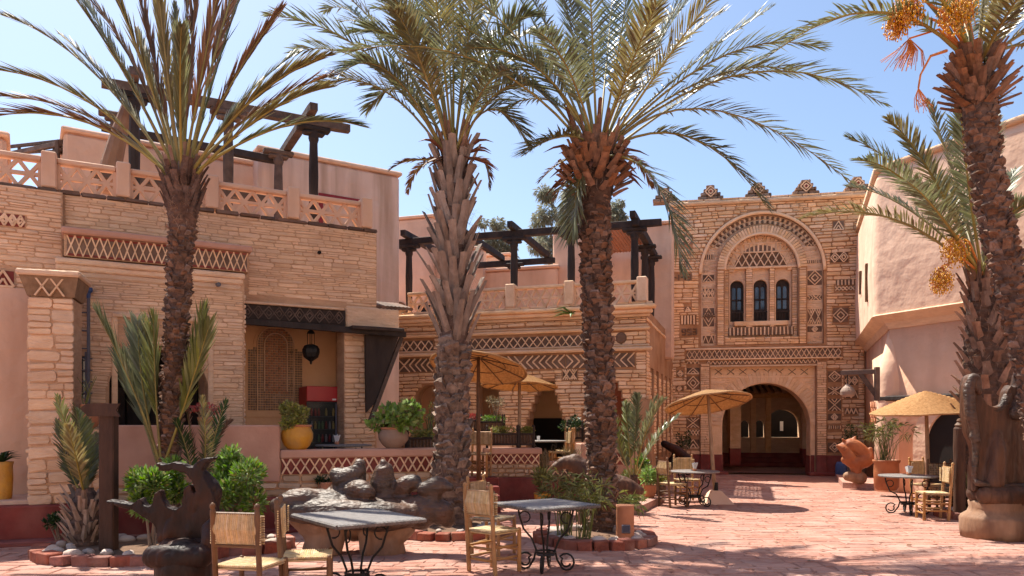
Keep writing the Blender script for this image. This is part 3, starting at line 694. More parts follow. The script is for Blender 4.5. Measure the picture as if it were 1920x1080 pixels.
MB().lathe([(.005, -.27), (.02, -.25), (.02, -.22), (.06, -.19), (.13, -.14), (.155, -.06), (.155, .0), (.12, .06), (.06, .085), (.03, .09)], 10).build('body', M_['iron'], ln_)
mb = MB()
for k in range(4): mb.tube([(.06 * math.cos(k * 1.57), .06 * math.sin(k * 1.57), .08), (.06 * math.cos(k * 1.57), .06 * math.sin(k * 1.57), .28)], .006, 5)
mb.build('rods', M_['iron'], ln_)
MB().lathe([(.075, .28), (.06, .31), (.02, .35), (.008, .36), (.008, .60)], 10).build('cap', M_['iron'], ln_)

pf = Frame(*P(50, 800, 10.12).xy, L.a - R(10))
pr = pf.root('stone_pillar'); tag(pr, 'square rubble pillar with flared lattice capital at the left edge', 'pillar')
pw_ = pf.p(139) ; pz1 = pf.p(100, 556)[1]; pz2 = pf.p(100, 512)[1]
box('shaft_core', pr, .02, pw_ - .02, .03, .6, .5, pz1, M_['mortar'], .02)
stones_obj(pr, courses(0, pw_, .505, pz1, lambda x, z: True, (.08, .20), (.16, .42), (.010, .035), y=.03, seed=61, gap=.007, tilt=.05), M_['stone_l'], 120)
stones_obj(pr, courses(0, .56, .505, pz1, lambda x, z: True, (.08, .20), (.16, .42), (.015, .045), y=0, seed=62, gap=.014, tilt=.04), M_['stone_l'], 60, Mw=Matrix.Translation((.02, .6, 0)) @ Matrix.Rotation(R(-90), 4, 'Z'))
mb = MB(); mb.add([(0, .02, pz1), (pw_, .02, pz1), (pw_, .6, pz1), (0, .6, pz1), (-.08, -.06, pz2 - .05), (pw_ + .06, -.06, pz2 - .05), (pw_ + .06, .68, pz2 - .05), (-.08, .68, pz2 - .05)], [(0, 1, 5, 4), (1, 2, 6, 5), (2, 3, 7, 6), (3, 0, 4, 7), (4, 5, 6, 7), (3, 2, 1, 0)])
cpo = mb.build('capital', M_['claytile'], pr)
for a, b in pat('lattice', pw_ * .62, pz2 - .06 - pz1, 2): bar('slat', cpo, (a[0] + pw_ * .18, a[1] + pz1), (b[0] + pw_ * .18, b[1] + pz1), .022, .04, M_['carve'], y=-.03)
box('capital_slab', pr, -.11, pw_ + .09, -.1, .70, pz2 - .052, pz2 + .03, M_['stone_l'], .02)
# ================================================================== ROOF HOUSES BEHIND
def plaster_block(name, label, cx, cy, ang, wid, dep, z0, z1, m, cat='house', coping=True):
    r_ = empty(name, (cx, cy, 0), ang); tag(r_, label, cat)
    box('wall', r_, -wid, 0, 0, dep, z0, z1, m, .06)
    if coping: box('coping', r_, -wid - .05, .05, -.05, dep + .05, z1 + .003, z1 + .10, M_['plaster'], .03)
    return r_
b1 = plaster_block('rooftop_house', 'tall pink plaster block with red window trim behind the roof balustrade', -2.64, 18.0, R(32.6), 3.25, 5, 0, 7.42, M_['streak'])
f1 = Frame(-2.64, 18.0, R(32.6))
x0, z0 = f1.p(597, 372); x1, z1 = f1.p(683, 384)
box('window_trim', b1, x0, x1, -.03, -.003, z1 - .05, z1 + .10, M_['redtrim'], .005)
box('window_trim', b1, x1 - .1, x1, -.031, -.004, z1 - 1.2, z1 - .053, M_['redtrim'], .005)
box('window_trim', b1, x0, x0 + .1, -.031, -.004, z1 - 1.2, z1 - .053, M_['redtrim'], .005)
box('shutter', b1, x0 + .103, x1 - .103, -.02, -.002, z1 - 1.2, z1 - .053, M_['streak'], 0)
b2 = plaster_block('rooftop_hut', 'lower pink plaster hut behind the timber pergola at upper left', -5.51, 16.8, R(32.6), 3.75, 4, 0, 7.25, M_['plaster'])
o = plaster_block('corner_hut', 'pink plaster wall corner at the far left edge of the roof', *P(12, 700, 13.0).xy, R(32.6), 1.2, 3, 0, 6.45, M_['plaster'])
# pergola frame on the far roof at the left
ft = empty('roof_railing', tuple(P(100, 290, 17).xy) + (0,), R(15)); tag(ft, 'open timber railing frame against the sky at upper left', 'railing')
def wp(px, py, D): return P(px, py, D) - Vector((ft.location.x, ft.location.y, 0))
ft.rotation_euler = (0, 0, 0)
for a, b, w_ in (((10, 276, 16.5), (128, 263, 15.2), .06), ((15, 290, 16.5), (112, 270, 15.2), .09), ((12, 295, 16.5), (15, 270, 16.5), .07), ((108, 302, 15.2), (108, 264, 15.2), .07), ((98, 298, 15.8), (112, 266, 15.2), .10), ((112, 265, 15.2), (136, 273, 17), .07), ((112, 280, 15.2), (136, 288, 17), .07), ((36, 290, 16.2), (36, 275, 16.2), .05), ((30, 288, 16.4), (104, 283, 15.3), .04), ((110, 285, 15.2), (136, 298, 17), .05)):
    beam('timber', ft, wp(*a), wp(*b), w_, w_, M_['wood_g'])
# ---- pergola on the left roof
pg = L.root('roof_pergola'); tag(pg, 'weathered timber pergola with carved posts on the left roof terrace', 'pergola')
def post(root, x, y, z0, z1, w_, m, cap=True):
    mb = MB().lathe([(w_ * .62, 0), (w_ * .62, .1), (w_ * .42, .16), (w_ * .55, (z1 - z0) * .3), (w_ * .6, (z1 - z0) * .6), (w_ * .5, z1 - z0 - .22), (w_ * .65, z1 - z0 - .15), (w_ * .6, z1 - z0)], 8)
    o = mb.build('post', m, root, loc=(x, y, z0))
    if cap:
        mb = MB().box(-.30, .30, -w_ * .6, w_ * .6, 0, .09, .02); mb.box(-.20, .20, -w_ * .55, w_ * .55, -.08, .0, .03)
        mb.build('post_bracket', m, o, loc=(0, 0, z1 - z0 - .005))
    return o
yp = .9
zA = L.p(588, 245, yp)[1]; zB = L.p(428, 205, yp)[1]; zC = L.p(250, 190, yp)[1]; zp = (zA + zB) / 2
for px in (588, 428, 252): post(pg, L.p(px, y=yp), yp, zt - .02, zp - .06, .15, M_['wood_d'] if px != 428 else M_['wood_g'])
beam('beam', pg, (L.p(190, y=yp), yp, zp + .10), (L.p(655, y=yp), yp, zp + .10), .16, .15, M_['wood_g'])
for px, ln in ((580, 2.6), (250, 2.9)):
    beam('cross_beam', pg, (L.p(px, y=yp), yp - .35, zp + .26), (L.p(px, y=yp), yp + ln, zp + .22), .16, .15, M_['wood_g'])
post(pg, L.p(522, y=yp + 1.9), yp + 1.9, zt, L.p(522, 290, yp + 1.9)[1], .16, M_['wood_g'])
post(pg, L.p(218, y=yp + 2.0), yp + 2.0, zt, L.p(218, 220, yp + 2)[1], .16, M_['wood_g'])
zq = L.p(500, 298, yp + 2.1)[1]
beam('beam', pg, (L.p(190, y=yp + 2.1), yp + 2.1, zq + .1), (L.p(520, y=yp + 2.1), yp + 2.1, zq), .15, .14, M_['wood_d'])
beam('beam', pg, (L.p(170, y=yp + .5), yp + .5, zt + .78), (L.p(500, y=yp + .5), yp + .5, zt + .74), .16, .12, M_['wood_g'])
# the brown leaning trunk of the pergola's old post
MB().tube([(0, 0, 0), (.05, 0, .5), (.18, 0, 1.1), (.34, 0, 1.6), (.42, 0, 1.8)], [.19, .17, .13, .12, .11], 10).build('leaning_post', M_['stump'], pg, loc=(L.p(203, y=1.6), 1.6, zt + .55))
# ================================================================== GALLERY
ga = Gf.root('arcaded_gallery'); tag(ga, 'two storey stone gallery with carved friezes and roof terrace balustrade in the middle', 'house')
PG = Panels(ga)
xl = Gf.p(690); zl = Gf.p(900, 592)[1]          # ledge height
def stepped(px0, px1, ztop, px_in0, px_in1):     # a corbelled opening: narrow at the top, stepping out below
    a, b, c, d = Gf.p(px0), Gf.p(px1), Gf.p(px_in0), Gf.p(px_in1)
    zs_ = [ztop, ztop - .35, ztop - .55, ztop - .75, ztop - .95]; n = 4
    lft = []; rgt = []
    for i in range(n + 1):
        xl_, xr_ = c + (a - c) * i / n, d + (b - d) * i / n
        z = zs_[i]
        if i > 0:
            lft.append((lft[-1][0], z)); rgt.append((rgt[-1][0], z))
        lft.append((xl_, z)); rgt.append((xr_, z))
    lft.append((a, TZ - .05)); rgt.append((b, TZ - .05))
    return lft[::-1] + rgt
zo = Gf.p(1020, 715)[1]
h1 = stepped(988, 1058, zo, 1008, 1040)
h2 = stepped(1092, 1178, Gf.p(1150, 690)[1], 1112, 1152)
ac1 = arch(Gf.p(806), Gf.p(806, 722)[1] - .42, .42, TZ)
ac2 = arch(Gf.p(712), Gf.p(712, 732)[1] - .28, .28, TZ)
h3 = [(Gf.p(895), TZ), (Gf.p(935), TZ), (Gf.p(935), zo + .1), (Gf.p(895), zo + .1)]
plate('front_wall', ga, [(xl - 1, 0), (0, 0), (0, zl), (xl - 1, zl)], [h1, h2, ac1, ac2, h3], 0, .4, M_['mortar_d'])
Ms = Matrix.Rotation(R(90), 4, 'Z')             # the side wall runs back from the right corner
sd_ = 6.6
def side(name, x0, x1, y0, y1, z0, z1, m, b=.012):
    o = box(name, ga, x0, x1, y0, y1, z0, z1, m, b); o.matrix_local = Ms @ o.matrix_local; return o
plate('side_wall', ga, [(.4, 0), (sd_, 0), (sd_, zl - .002), (.4, zl - .002)], [[(.9 + k * 1.1, TZ + .1), (1.45 + k * 1.1, TZ + .1), (1.45 + k * 1.1, 3.0), (.9 + k * 1.1, 3.0)] for k in range(5)], 0, .4, M_['mortar_d'], M=Ms)
side('side_wall_end', .002, .398, .001, .3, 0, zl - .003, M_['mortar_d'], 0)
for k in range(5): side('niche_back', .85 + k * 1.1, 1.5 + k * 1.1, .18, .22, TZ, 3.1, M_['plaster_o'], 0)
# interior behind the arches
box('inner_wall', ga, xl - 1, -.5, 2.2, 2.4, 0, 3.4, M_['plaster_o'], 0)
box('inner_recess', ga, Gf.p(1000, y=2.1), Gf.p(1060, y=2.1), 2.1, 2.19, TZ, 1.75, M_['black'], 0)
box('inner_ceiling', ga, xl - 1, -.42, .41, 2.2, 3.4, 3.5, M_['wood_d'], 0)
box('inner_pier', ga, Gf.p(1112, y=.9), Gf.p(1128, y=.9), .6, 1.2, 0, 3.4, M_['plaster'], 0)
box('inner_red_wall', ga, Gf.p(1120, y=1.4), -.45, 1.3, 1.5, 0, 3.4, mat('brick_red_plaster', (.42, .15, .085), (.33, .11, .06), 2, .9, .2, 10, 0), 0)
# mouldings, with real set-backs
def mould(z, h, out, m='stone_bounce', fr=True):
    box('moulding', ga, xl - .6, out, -out, -.002, z, z + h, M_[m], .03)
    side('moulding', -out + .001 + out, sd_ - .01, -out, -.002, z + .001, z + h - .001, M_[m], .03)
zm1 = Gf.p(1190, 640)[1]; zf1a, zf1b = Gf.p(1000, 652)[1], Gf.p(1000, 632)[1]; zf2a, zf2b = Gf.p(1000, 692)[1], Gf.p(1000, 667)[1]
mould(zl - .02, .10, .24); mould(zl - .12, .098, .16); mould(zl - .20, .078, .09)
mould(zf1b + .08, .08, .10); mould(zf1b + .17, .05, .06)
mould(zf2b + .05, .09, .15); mould(zf2b + .145, .06, .09)
# friezes
mids = [(Gf.p(722), Gf.p(748)), (Gf.p(756), Gf.p(812)), (Gf.p(884), Gf.p(1092))]
for a, b in mids: PG.add('lozenge', a, b, zf1a, zf1b, max(3, int((b - a) / .2)), .024, y=-.02)
for a, b in ((Gf.p(706), Gf.p(812)), (Gf.p(884), Gf.p(1060)), (Gf.p(1060) + .03, Gf.p(1190))):
    PG.add('chev', a, b, zf2a, zf2b, max(6, int((b - a) / .155)), .032, y=-.02, dep=.035)
PG.add('cross', Gf.p(1056), Gf.p(1082), Gf.p(1070, 712)[1], zf2a - .03, 2, .028, y=-.02)
PGS = Panels(ga, Ms)
PGS.add('diamond', .5, sd_ - .3, zf1a + .02, zf1b, 20, .026, y=-.02)
PGS.add('chev', .5, sd_ - .3, zf2a, zf2b - .02, 22, .03, y=-.02)
MB().lathe([(.0, 0), (.12, .0), (.14, .03), (.10, .06), (.0, .07)], 14).build('spout', M_['stone_d'], ga, loc=(Gf.p(1165), -.001, Gf.p(1165, 634)[1]), rot=(R(90), 0, 0))
def inpoly(x, z, p):
    c = False; j = len(p) - 1
    for i in range(len(p)):
        if (p[i][1] > z) != (p[j][1] > z) and x < (p[j][0] - p[i][0]) * (z - p[i][1]) / (p[j][1] - p[i][1]) + p[i][0]: c = not c
        j = i
    return c
def ok_g(x, z):
    if not PG.free(x, z): return False
    for h in (h1, h2, ac1, ac2, h3):
        if inpoly(x, z, h): return False
    if zf1b + .07 < z < zf1b + .23 or zf2b + .04 < z < zf2b + .21: return False
    return True
stones_obj(ga, courses(xl, 0, 1.0, zl - .21, ok_g, (.06, .13), (.16, .5), (.015, .045), y=0, seed=71, gap=.012), M_['stone_bounce'], 300)
stones_obj(ga, courses(.01, sd_, .8, zl - .21, lambda x, z: PGS.free(x, z) and not (zf1b + .07 < z < zf1b + .23 or zf2b + .04 < z < zf2b + .21) and not (z < 3.02 and (x - .88) % 1.1 < .6 and x > .88), (.06, .13), (.16, .5), (.01, .03), y=0, seed=72), M_['stone_bounce'], 60, Mw=Ms)
# pointed heads over the rectangular bays, pier capitals
for px in (970, 1075, 1195): box('pier_band', ga, Gf.p(px) - .32, min(Gf.p(px) + .32, -.01), -.05, -.003, Gf.p(px, 766)[1], Gf.p(px, 766)[1] + .05, M_['stone_bounce'], .015)
# roof deck, balustrade
box('roof_deck', ga, xl - 3, -.05, .02, 7, zl - .1, zl + .05, M_['plaster_p'], 0)
stones_obj(ga, courses(xl - .3, .18, zl + .08, zl + .155, lambda x, z: True, (.07, .075), (.2, .5), (.04, .07), y=-.14, seed=73, gap=.006), M_['stone_bounce'], 60, name='ledge_stone')
zbg = zl + .16; bhg = Gf.p(1120, 535)[1] - zbg
pq = [Gf.p(757), Gf.p(868), Gf.p(958), Gf.p(1068), -.10]
for x in pq[1:]: pier(ga, x, zbg, bhg + .03, -.02, M_['carve'], .24)
balustrade(ga, [(pq[i] + .12, pq[i + 1] - .12) for i in range(4)], zbg, bhg, -.02, M_['carve'], M_['carve'])
for y in (1.1, 2.5, 3.9): pier(ga, y, zbg, bhg - .02, -.06, M_['carve'], .26, Ms)
balustrade(ga, [(.15, .97), (1.23, 2.37), (2.63, 3.77)], zbg, bhg - .03, -.04, M_['carve'], M_['carve'], Mx=Ms)
# ---- pergola on the gallery roof
gp = Gf.root('gallery_pergola'); tag(gp, 'black tarred timber pergola with carved brackets on the gallery roof', 'pergola')
yy = .5; zg0 = zl + .05
zgb = Gf.p(965, 447, yy)[1]
pxs = [767, 868, 964, 1071, 1190]
for px in pxs: post(gp, Gf.p(px, y=yy), yy, zg0, zgb - .05, .17, M_['wood_d'])
beam('beam', gp, (Gf.p(745, y=yy), yy, zgb + .12), (Gf.p(1198, y=yy) + .55, yy, zgb + .12), .17, .17, M_['wood_d'])
for px in pxs:
    x = Gf.p(px, y=yy); 
    beam('cross_beam', gp, (x, yy - .4, zgb + .28), (x, yy + 3.4, zgb + .28), .15, .17, M_['wood_d'])
for k, y in enumerate((1.9, 3.3)): post(gp, Gf.p(1190, y=yy), yy + y, zg0, zgb - .05, .17, M_['wood_d'])
post(gp, Gf.p(964, y=yy + 3.2), yy + 3.2, zg0, zgb - .02, .16, M_['wood_d'])
beam('beam', gp, (Gf.p(880, y=yy + 3.3), yy + 3.3, zgb + .1), (Gf.p(1040, y=yy + 3.3), yy + 3.3, zgb + .1), .15, .17, M_['wood_d'])
beam('beam', gp, (Gf.p(1190, y=yy) + .05, yy - .3, zgb + .115), (Gf.p(1190, y=yy) + .05, yy + 4.0, zgb + .115), .17, .17, M_['wood_d'])
# straw lattice roof mat between the right bays: crossed slats
mt = empty('shade_lattice', (0, 0, 0), 0, gp)
xa_, xb_ = Gf.p(1085, y=yy), Gf.p(1190, y=yy) - .1
mslat = mat('lattice_cane', (.40, .17, .08), (.28, .11, .05), 8, .7, .1, 20, .15)
for k in range(16): beam('slat', mt, (xa_ + (xb_ - xa_) * k / 15, yy + .15, zgb + .20), (xa_ + (xb_ - xa_) * k / 15, yy + 3.3, zgb + .20), .045, .02, mslat)
for k in range(26): beam('slat', mt, (xa_, yy + .15 + 3.15 * k / 25, zgb + .225), (xb_, yy + .15 + 3.15 * k / 25, zgb + .225), .045, .02, mslat)
# dead pot plant silhouette and walls behind the gallery roof
gb = Gf.root('roof_rooms'); tag(gb, 'pink plaster rooms and parapets standing behind the gallery pergola', 'house')
def gw(px0, px1, pyt, y, m='plaster_o', dep=.4, z0=3.5):
    a, b = Gf.p(px0, y=y), Gf.p(px1, y=y); z = Gf.p((px0 + px1) / 2, pyt, y)[1]
    o = box('wall', gb, a, b, y, y + dep, z0, z, M_[m], .05)
    box('coping', gb, a - .05, b + .05, y - .06, y + dep + .06, z + .003, z + .09, M_['plaster'], .02)
gw(735, 812, 410, 3.9, 'plaster'); gw(812, 905, 470, 4.1, 'plaster'); gw(900, 1045, 506, 4.4, 'plaster')
gw(905, 955, 480, 6.8, 'stone_l'); gw(1036, 1135, 432, 4.6, 'plaster'); gw(1125, 1262, 424, 4.2, 'plaster')
dx = Gf.p(752, y=3.85)
plate('doorway', gb, arch(Gf.p(748, y=3.85), zl + .9, .25, zl), [], 3.86, 3.9, M_['wood_b'])
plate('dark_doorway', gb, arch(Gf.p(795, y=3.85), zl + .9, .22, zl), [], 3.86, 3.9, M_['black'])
# connecting wall up against the tower
cw_ = T.root('link_wall'); tag(cw_, 'narrow pink plaster wall between the gallery roof and the stone tower', 'wall')
a, b = T.p(1205, y=-.3), T.p(1262, y=-.3); box('wall', cw_, a - .6, b - .06, -.3, .6, 0, T.p(1240, 424, -.3)[1], M_['plaster'], .04)

# ================================================================== GATE TOWER
tr = T.root('gate_tower'); tag(tr, 'tall stone gate tower with great arched window niche, stepped merlons and arched passage', 'tower')
PT = Panels(tr)
tx0, tx1 = T.p(1256), T.p(1622); tzt = T.p(1437, 372)[1]
def tp(px, py, y=0.0): return T.p(px, py, y)
ax, r1 = 0.0, 1.335; zs1 = tp(1437, 718)[1] - r1
nx = tp(1428, 500)[0]; rO = (tp(1543, 500)[0] - tp(1313, 500)[0]) / 2; zO = tp(1428, 400)[1] - rO; zN0 = tp(1428, 646)[1]
rI = (tp(1510, 500)[0] - tp(1341, 500)[0]) / 2; zI = tp(1428, 421)[1] - rI
rN = (tp(1496, 500)[0] - tp(1357, 500)[0]) / 2; zNn = tp(1428, 438)[1] - rN; zN1 = tp(1428, 632)[1]
pf0, pf1, pft = tp(1332, 780)[0], tp(1530, 780)[0], tp(1430, 686)[1]      # rectangular frame round the portal
plate('front_wall', tr, [(tx0, 0), (tx1, 0), (tx1, tzt), (tx0, tzt)], [arch(nx, zO, rO, zN0, 36), arch(ax, zs1, r1, 0.001, 36)][:1] + [[(pf0, .001), (pf1, .001), (pf1, pft), (pf0, pft)]], 0, .9, M_['mortar_d'])
plate('portal_wall', tr, [(pf0 + .002, 0), (pf1 - .002, 0), (pf1 - .002, pft - .002), (pf0 + .002, pft - .002)], [arch(ax, zs1, r1, .001, 36)], .16, .9, M_['carve'])
# niche: band, proud ring, inner field with three windows
plate('niche_band', tr, arch(nx, zO, rO - .004, zN0 + .004, 36), [arch(nx, zNn, rN, zN1, 36)], .17, .40, M_['stone_l'])
plate('niche_ring', tr, arch(nx, zI, rI, zN0 + .006, 36), [arch(nx, zNn, rN + .001, zN1 - .001, 36)], -.01, .168, M_['mortar_d'])
wcx = [tp(p, 560, .34)[0] for p in (1382, 1426, 1468)]; ww = .21; wz0, wz1 = tp(1426, 602, .34)[1], tp(1426, 524, .34)[1]
rez = tp(1426, 508, .34)[1]
plate('niche_field', tr, arch(nx, zNn, rN + .05, zN1 - .05, 36), [arch(c, wz1 - ww, ww, wz0, 14) for c in wcx], .36, .8, M_['stone_l'])
for c in wcx:
    wn = empty('window', (c, .50, wz0), 0, tr); hh = wz1 - wz0
    plate('window_frame', wn, arch(0, hh - ww, ww + .01, -.02, 14), [arch(s_ * .085, hh - ww - .05, .062, .40, 8) for s_ in (-1, 1)], 0, .06, M_['wood_d'])
    box('pane', wn, -ww, ww, .05, .07, .1, hh - .03, M_['glass'], 0)
    for k in range(5): box('baluster', wn, -.17 + k * .085 - .012, -.17 + k * .085 + .012, -.12, -.09, 0, .28, M_['wood_d'], .004)
    box('baluster_rail', wn, -ww, ww, -.13, -.08, .28, .32, M_['wood_d'], .006)
    box('glazing_bar', wn, -ww + .02, ww - .02, -.02, -.001, hh * .52, hh * .52 + .04, M_['wood_d'], .004)
# pilasters between the windows
pil = [nx - rN + .01, wcx[0] - ww - .05, wcx[0] + ww + .05, wcx[1] - ww - .05, wcx[1] + ww + .05, wcx[2] - ww - .05, wcx[2] + ww + .05, nx + rN - .01]
PN = Panels(tr)
for i in range(0, 8, 2):
    a, b = pil[i], pil[i + 1]
    box('pilaster', tr, a, b, .24, .359, zN1, rez + .06, M_['mortar_d'], 0)
    stones_obj(tr, courses(a, b, zN1 + .35 if 0 < i < 6 else zN1, rez + .06, lambda x, z: True, (.055, .09), (.15, .35), (.01, .025), y=.24, seed=80 + i), M_['stone'], 60)
box('niche_sill', tr, nx - rN + .3, nx + rN - .3, .20, .40, wz0 - .16, wz0 - .01, M_['stone'], .02)
box('lintel', tr, nx - rN + .02, nx + rN - .02, .2, .42, rez + .061, rez + .13, M_['stone'], .015)
za = rez + .14
PN.add('teeth', nx - 1.0, nx + 1.0, tp(1428, 628, .2)[1], tp(1428, 613, .2)[1], 17, .04, y=.22)
PN.add('lattice', nx - rN * .92, nx + rN * .92, za, za + .42, 9, .035, y=.27, dep=.05, name='tympanum_panel')
PN.add('teeth', nx - rN * .72, nx + rN * .72, za + .47, za + .70, 12, .05, y=.27, dep=.05, name='tympanum_panel')
box('tympanum_ledge', tr, nx - rN * .80, nx + rN * .80, .22, .355, za + .422, za + .468, M_['carve'], .01)
box('tympanum_ledge', tr, nx - rN * .72, nx + rN * .72, .22, .355, za + .702, za + .745, M_['carve'], .01)
PN.add('diamond', nx - .22, nx + .22, za + .76, za + 1.10, 1, .03, y=.27, dep=.05, name='tympanum_panel')
for s_ in (-1, 1):
    for k in range(4): bar('strip', tr, (nx + s_ * (.28 + k * .13), za + .78), (nx + s_ * (.10 + k * .12 - .06 * 0), za + 1.06 - k * .05), .03, .05, M_['carve'], y=.30)
# fan of bricks inside the arch head
for k in range(27):
    t = math.pi * (k + .5) / 27; rm = rN - .16
    m4 = Matrix.Translation((nx + rm * math.cos(t), .30, zNn + rm * math.sin(t))) @ Matrix.Rotation(-t, 4, 'Y') @ Matrix.Diagonal((.28, .10, .105, 1))
    put('voussoir', unit(M_['carve'] if k % 2 else M_['stone']), tr, M=m4)
# voussoirs of the proud ring
rm = (rI + rN) / 2; zc_ = (zI + zNn) / 2
for k in range(44):
    t = math.pi * (k + .5) / 44
    m4 = Matrix.Translation((nx + rm * math.cos(t), -.03, zc_ + rm * math.sin(t))) @ Matrix.Rotation(-t, 4, 'Y') @ Matrix.Diagonal((rI - rN - .02, .07, math.pi * rm / 44 - .014, 1))
    put('voussoir', unit(M_['stone']), tr, M=m4)
for s_ in (-1, 1):
    a, b = sorted((nx + s_ * rI, nx + s_ * rN))
    stones_obj(tr, courses(a + .01, b - .01, zN0 + .01, zc_ - .02, lambda x, z: True, (.06, .1), (.12, .3), (.01, .03), y=-.01, seed=90 + s_), M_['stone'], 60)
stones_obj(tr, courses(nx - rN, nx + rN, zN0 + .01, zN1, lambda x, z: True, (.06, .1), (.15, .4), (.01, .03), y=-.01, seed=92), M_['stone'], 20)
# thin roll moulding round the great arch
mbx = MB(); mbx.tube([(nx + (rO + .02) * math.cos(math.pi * k / 40), -.03, zO + (rO + .02) * math.sin(math.pi * k / 40)) for k in range(41)], .055, 8); mbx.build('arch_roll', M_['carve'], tr, smooth=True)
mbx = MB(); mbx.tube([(nx + (rN + .0) * math.cos(math.pi * k / 40), -.03, zNn + (rN + .0) * math.sin(math.pi * k / 40)) for k in range(41)], .045, 8); mbx.build('arch_roll', M_['carve'], tr, smooth=True)
# band ornaments between ring and outer arch
PBn = Panels(tr)
def bnd(px0, px1, py0, py1, kind, n, wid=.03):
    a, z1_ = tp(px0, py0, .17); b, z0_ = tp(px1, py1, .17); return PBn.add(kind, a, b, z0_, z1_, n, wid, y=.165, name='niche_ornament')
for side_ in (0, 1):
    X = (1318, 1339) if side_ == 0 else (1514, 1541)
    for (y0, y1, kd, n) in (((478, 486, 'teeth', 5), (516, 528, 'tri', 1), (542, 556, 'diamond', 3), (578, 612, 'diamond', 1), (630, 644, 'zig', 2)) if side_ == 0 else ((452, 460, 'lattice', 4), (488, 493, 'teeth', 7), (508, 534, 'diamond', 1), (554, 562, 'chev', 5), (580, 607, 'cross', 2), (612, 622, 'diamond', 1))):
        bnd(X[0], X[1], y0, y1, kd, n, .028)
# carved palm emblem: trunk and fronds of dark brick
ex, ez = tp(1329, 596, .165)
for a_ in (25, 55, 90, 125, 155, 5, 175): bar('palm_emblem_strip', tr, (ex, ez + .02), (ex + .2 * math.cos(R(a_)), ez + .02 + .22 * math.sin(R(a_))), .03, .03, M_['stone_d'], y=.13)
def in_band(x, z): return in_arch(x, z, nx, zO, rO - .02, zN0) and not in_arch(x, z, nx, zI, rI + .01, zN0 - 1) and PBn.free(x, z)
stones_obj(tr, courses(nx - rO, nx + rO, zN0 + .01, zO + rO, lambda x, z: in_band(x, z) and z < zO + rO * .62, (.06, .1), (.12, .35), (.008, .02), y=.17, seed=95), M_['stone_l'], 60)
for ring_, (ro, n_) in enumerate(((rO - .10, 46), (rO - .24, 42))):     # two rows of dark dentils under the crown of the arch
    for k in range(n_):
        t = math.pi * (.17 + .66 * (k + .5) / n_)
        m4 = Matrix.Translation((nx + ro * math.cos(t), .14, zO + ro * math.sin(t))) @ Matrix.Rotation(-t, 4, 'Y') @ Matrix.Diagonal((.095, .06, .055, 1))
        put('dentil', unit(M_['stone_d'] if k % 2 == 0 else M_['carve']), tr, M=m4)
# wide lattice frieze above the portal and its mouldings
fa, fb = tp(1288, 660)[0], tp(1576, 660)[0]; fz0, fz1 = tp(1437, 671)[1], tp(1437, 655)[1]
PT.add('lozenge', fa, fb, fz0, fz1, 30, .022, y=-.03, dep=.035)
box('moulding', tr, fa - .05, fb + .05, -.10, -.002, fz1 + .005, fz1 + .06, M_['carve'], .015)
box('moulding', tr, fa - .05, fb + .05, -.09, -.002, fz0 - .05, fz0 - .004, M_['carve'], .015)
PT.add('zig', tp(1325, 677)[0], tp(1535, 677)[0], tp(1437, 682)[1], tp(1437, 675)[1], 26, .025, y=-.005)
box('portal_lintel', tr, pf0 - .05, pf1 + .05, -.06, .02, pft - .02, pft + .03, M_['carve'], .01)
PP = Panels(tr)
for px in (1345, 1368, 1391, 1414, 1437, 1460, 1483, 1506):
    a, z = tp(px + 2, 697, .16)
    for q in (1, -1): bar('incised_cross', tr, (a - .11, z - q * .09), (a + .11, z + q * .09), .02, .02, M_['stone_d'], y=.152)
box('portal_step_frame', tr, pf0 + .02, pf1 - .02, .13, .158, pft - .36, pft - .32, M_['carve'], .008)
# radiating rough plaster bricks round the portal arch
for k in range(41):
    t = math.pi * (k + .5) / 41; rm2 = r1 + .20
    m4 = Matrix.Translation((rm2 * math.cos(t), .15, zs1 + rm2 * math.sin(t))) @ Matrix.Rotation(-t + rnd.uniform(-.03, .03), 4, 'Y') @ Matrix.Diagonal((.36, .035, .10, 1))
    put('voussoir', unit(M_['carve']), tr, M=m4)
def ok_portal(x, z): return not in_arch(x, z, ax, zs1, r1 + .40, -1)
stones_obj(tr, courses(pf0 + .01, pf1 - .01, .62, pft - .4, ok_portal, (.05, .09), (.12, .3), (.006, .018), y=.16, seed=97), M_['carve'], 80)
# red painted foot
def redfoot(x0, x1, y): box('red_foot', tr, x0, x1, y - .035, y - .003, 0, .62, M_['redtrim'] if 0 else M_['red'], .01)
redfoot(tx0 + .6, pf0, 0); redfoot(pf1, tx1 - .5, 0); redfoot(pf0 + .02, -r1 - .003, .155); redfoot(r1 + .003, pf1 - .02, .155)
for s_ in (-1, 1):
    a = s_ * r1; box('red_foot', tr, min(a, a - s_ * .03), max(a, a - s_ * .03), .17, .88, 0, .6, M_['red'], .005)
# pilasters framing the portal
for (p0_, p1_) in ((1313, 1331), (1531, 1549)):
    a, b = tp(p0_, 780)[0], tp(p1_, 780)[0]
    box('pilaster', tr, a, b, -.08, -.002, .62, pft + .10, M_['mortar_d'], 0)
    stones_obj(tr, courses(a, b, .63, pft + .10, lambda x, z: True, (.05, .09), (.1, .3), (.006, .02), y=-.08, seed=99 + p0_), M_['carve'], 60)
    box('red_foot', tr, a - .003, b + .003, -.10, -.04, 0, .625, M_['red'], .01); PT.ex.append((a, b, 0, pft + .12))
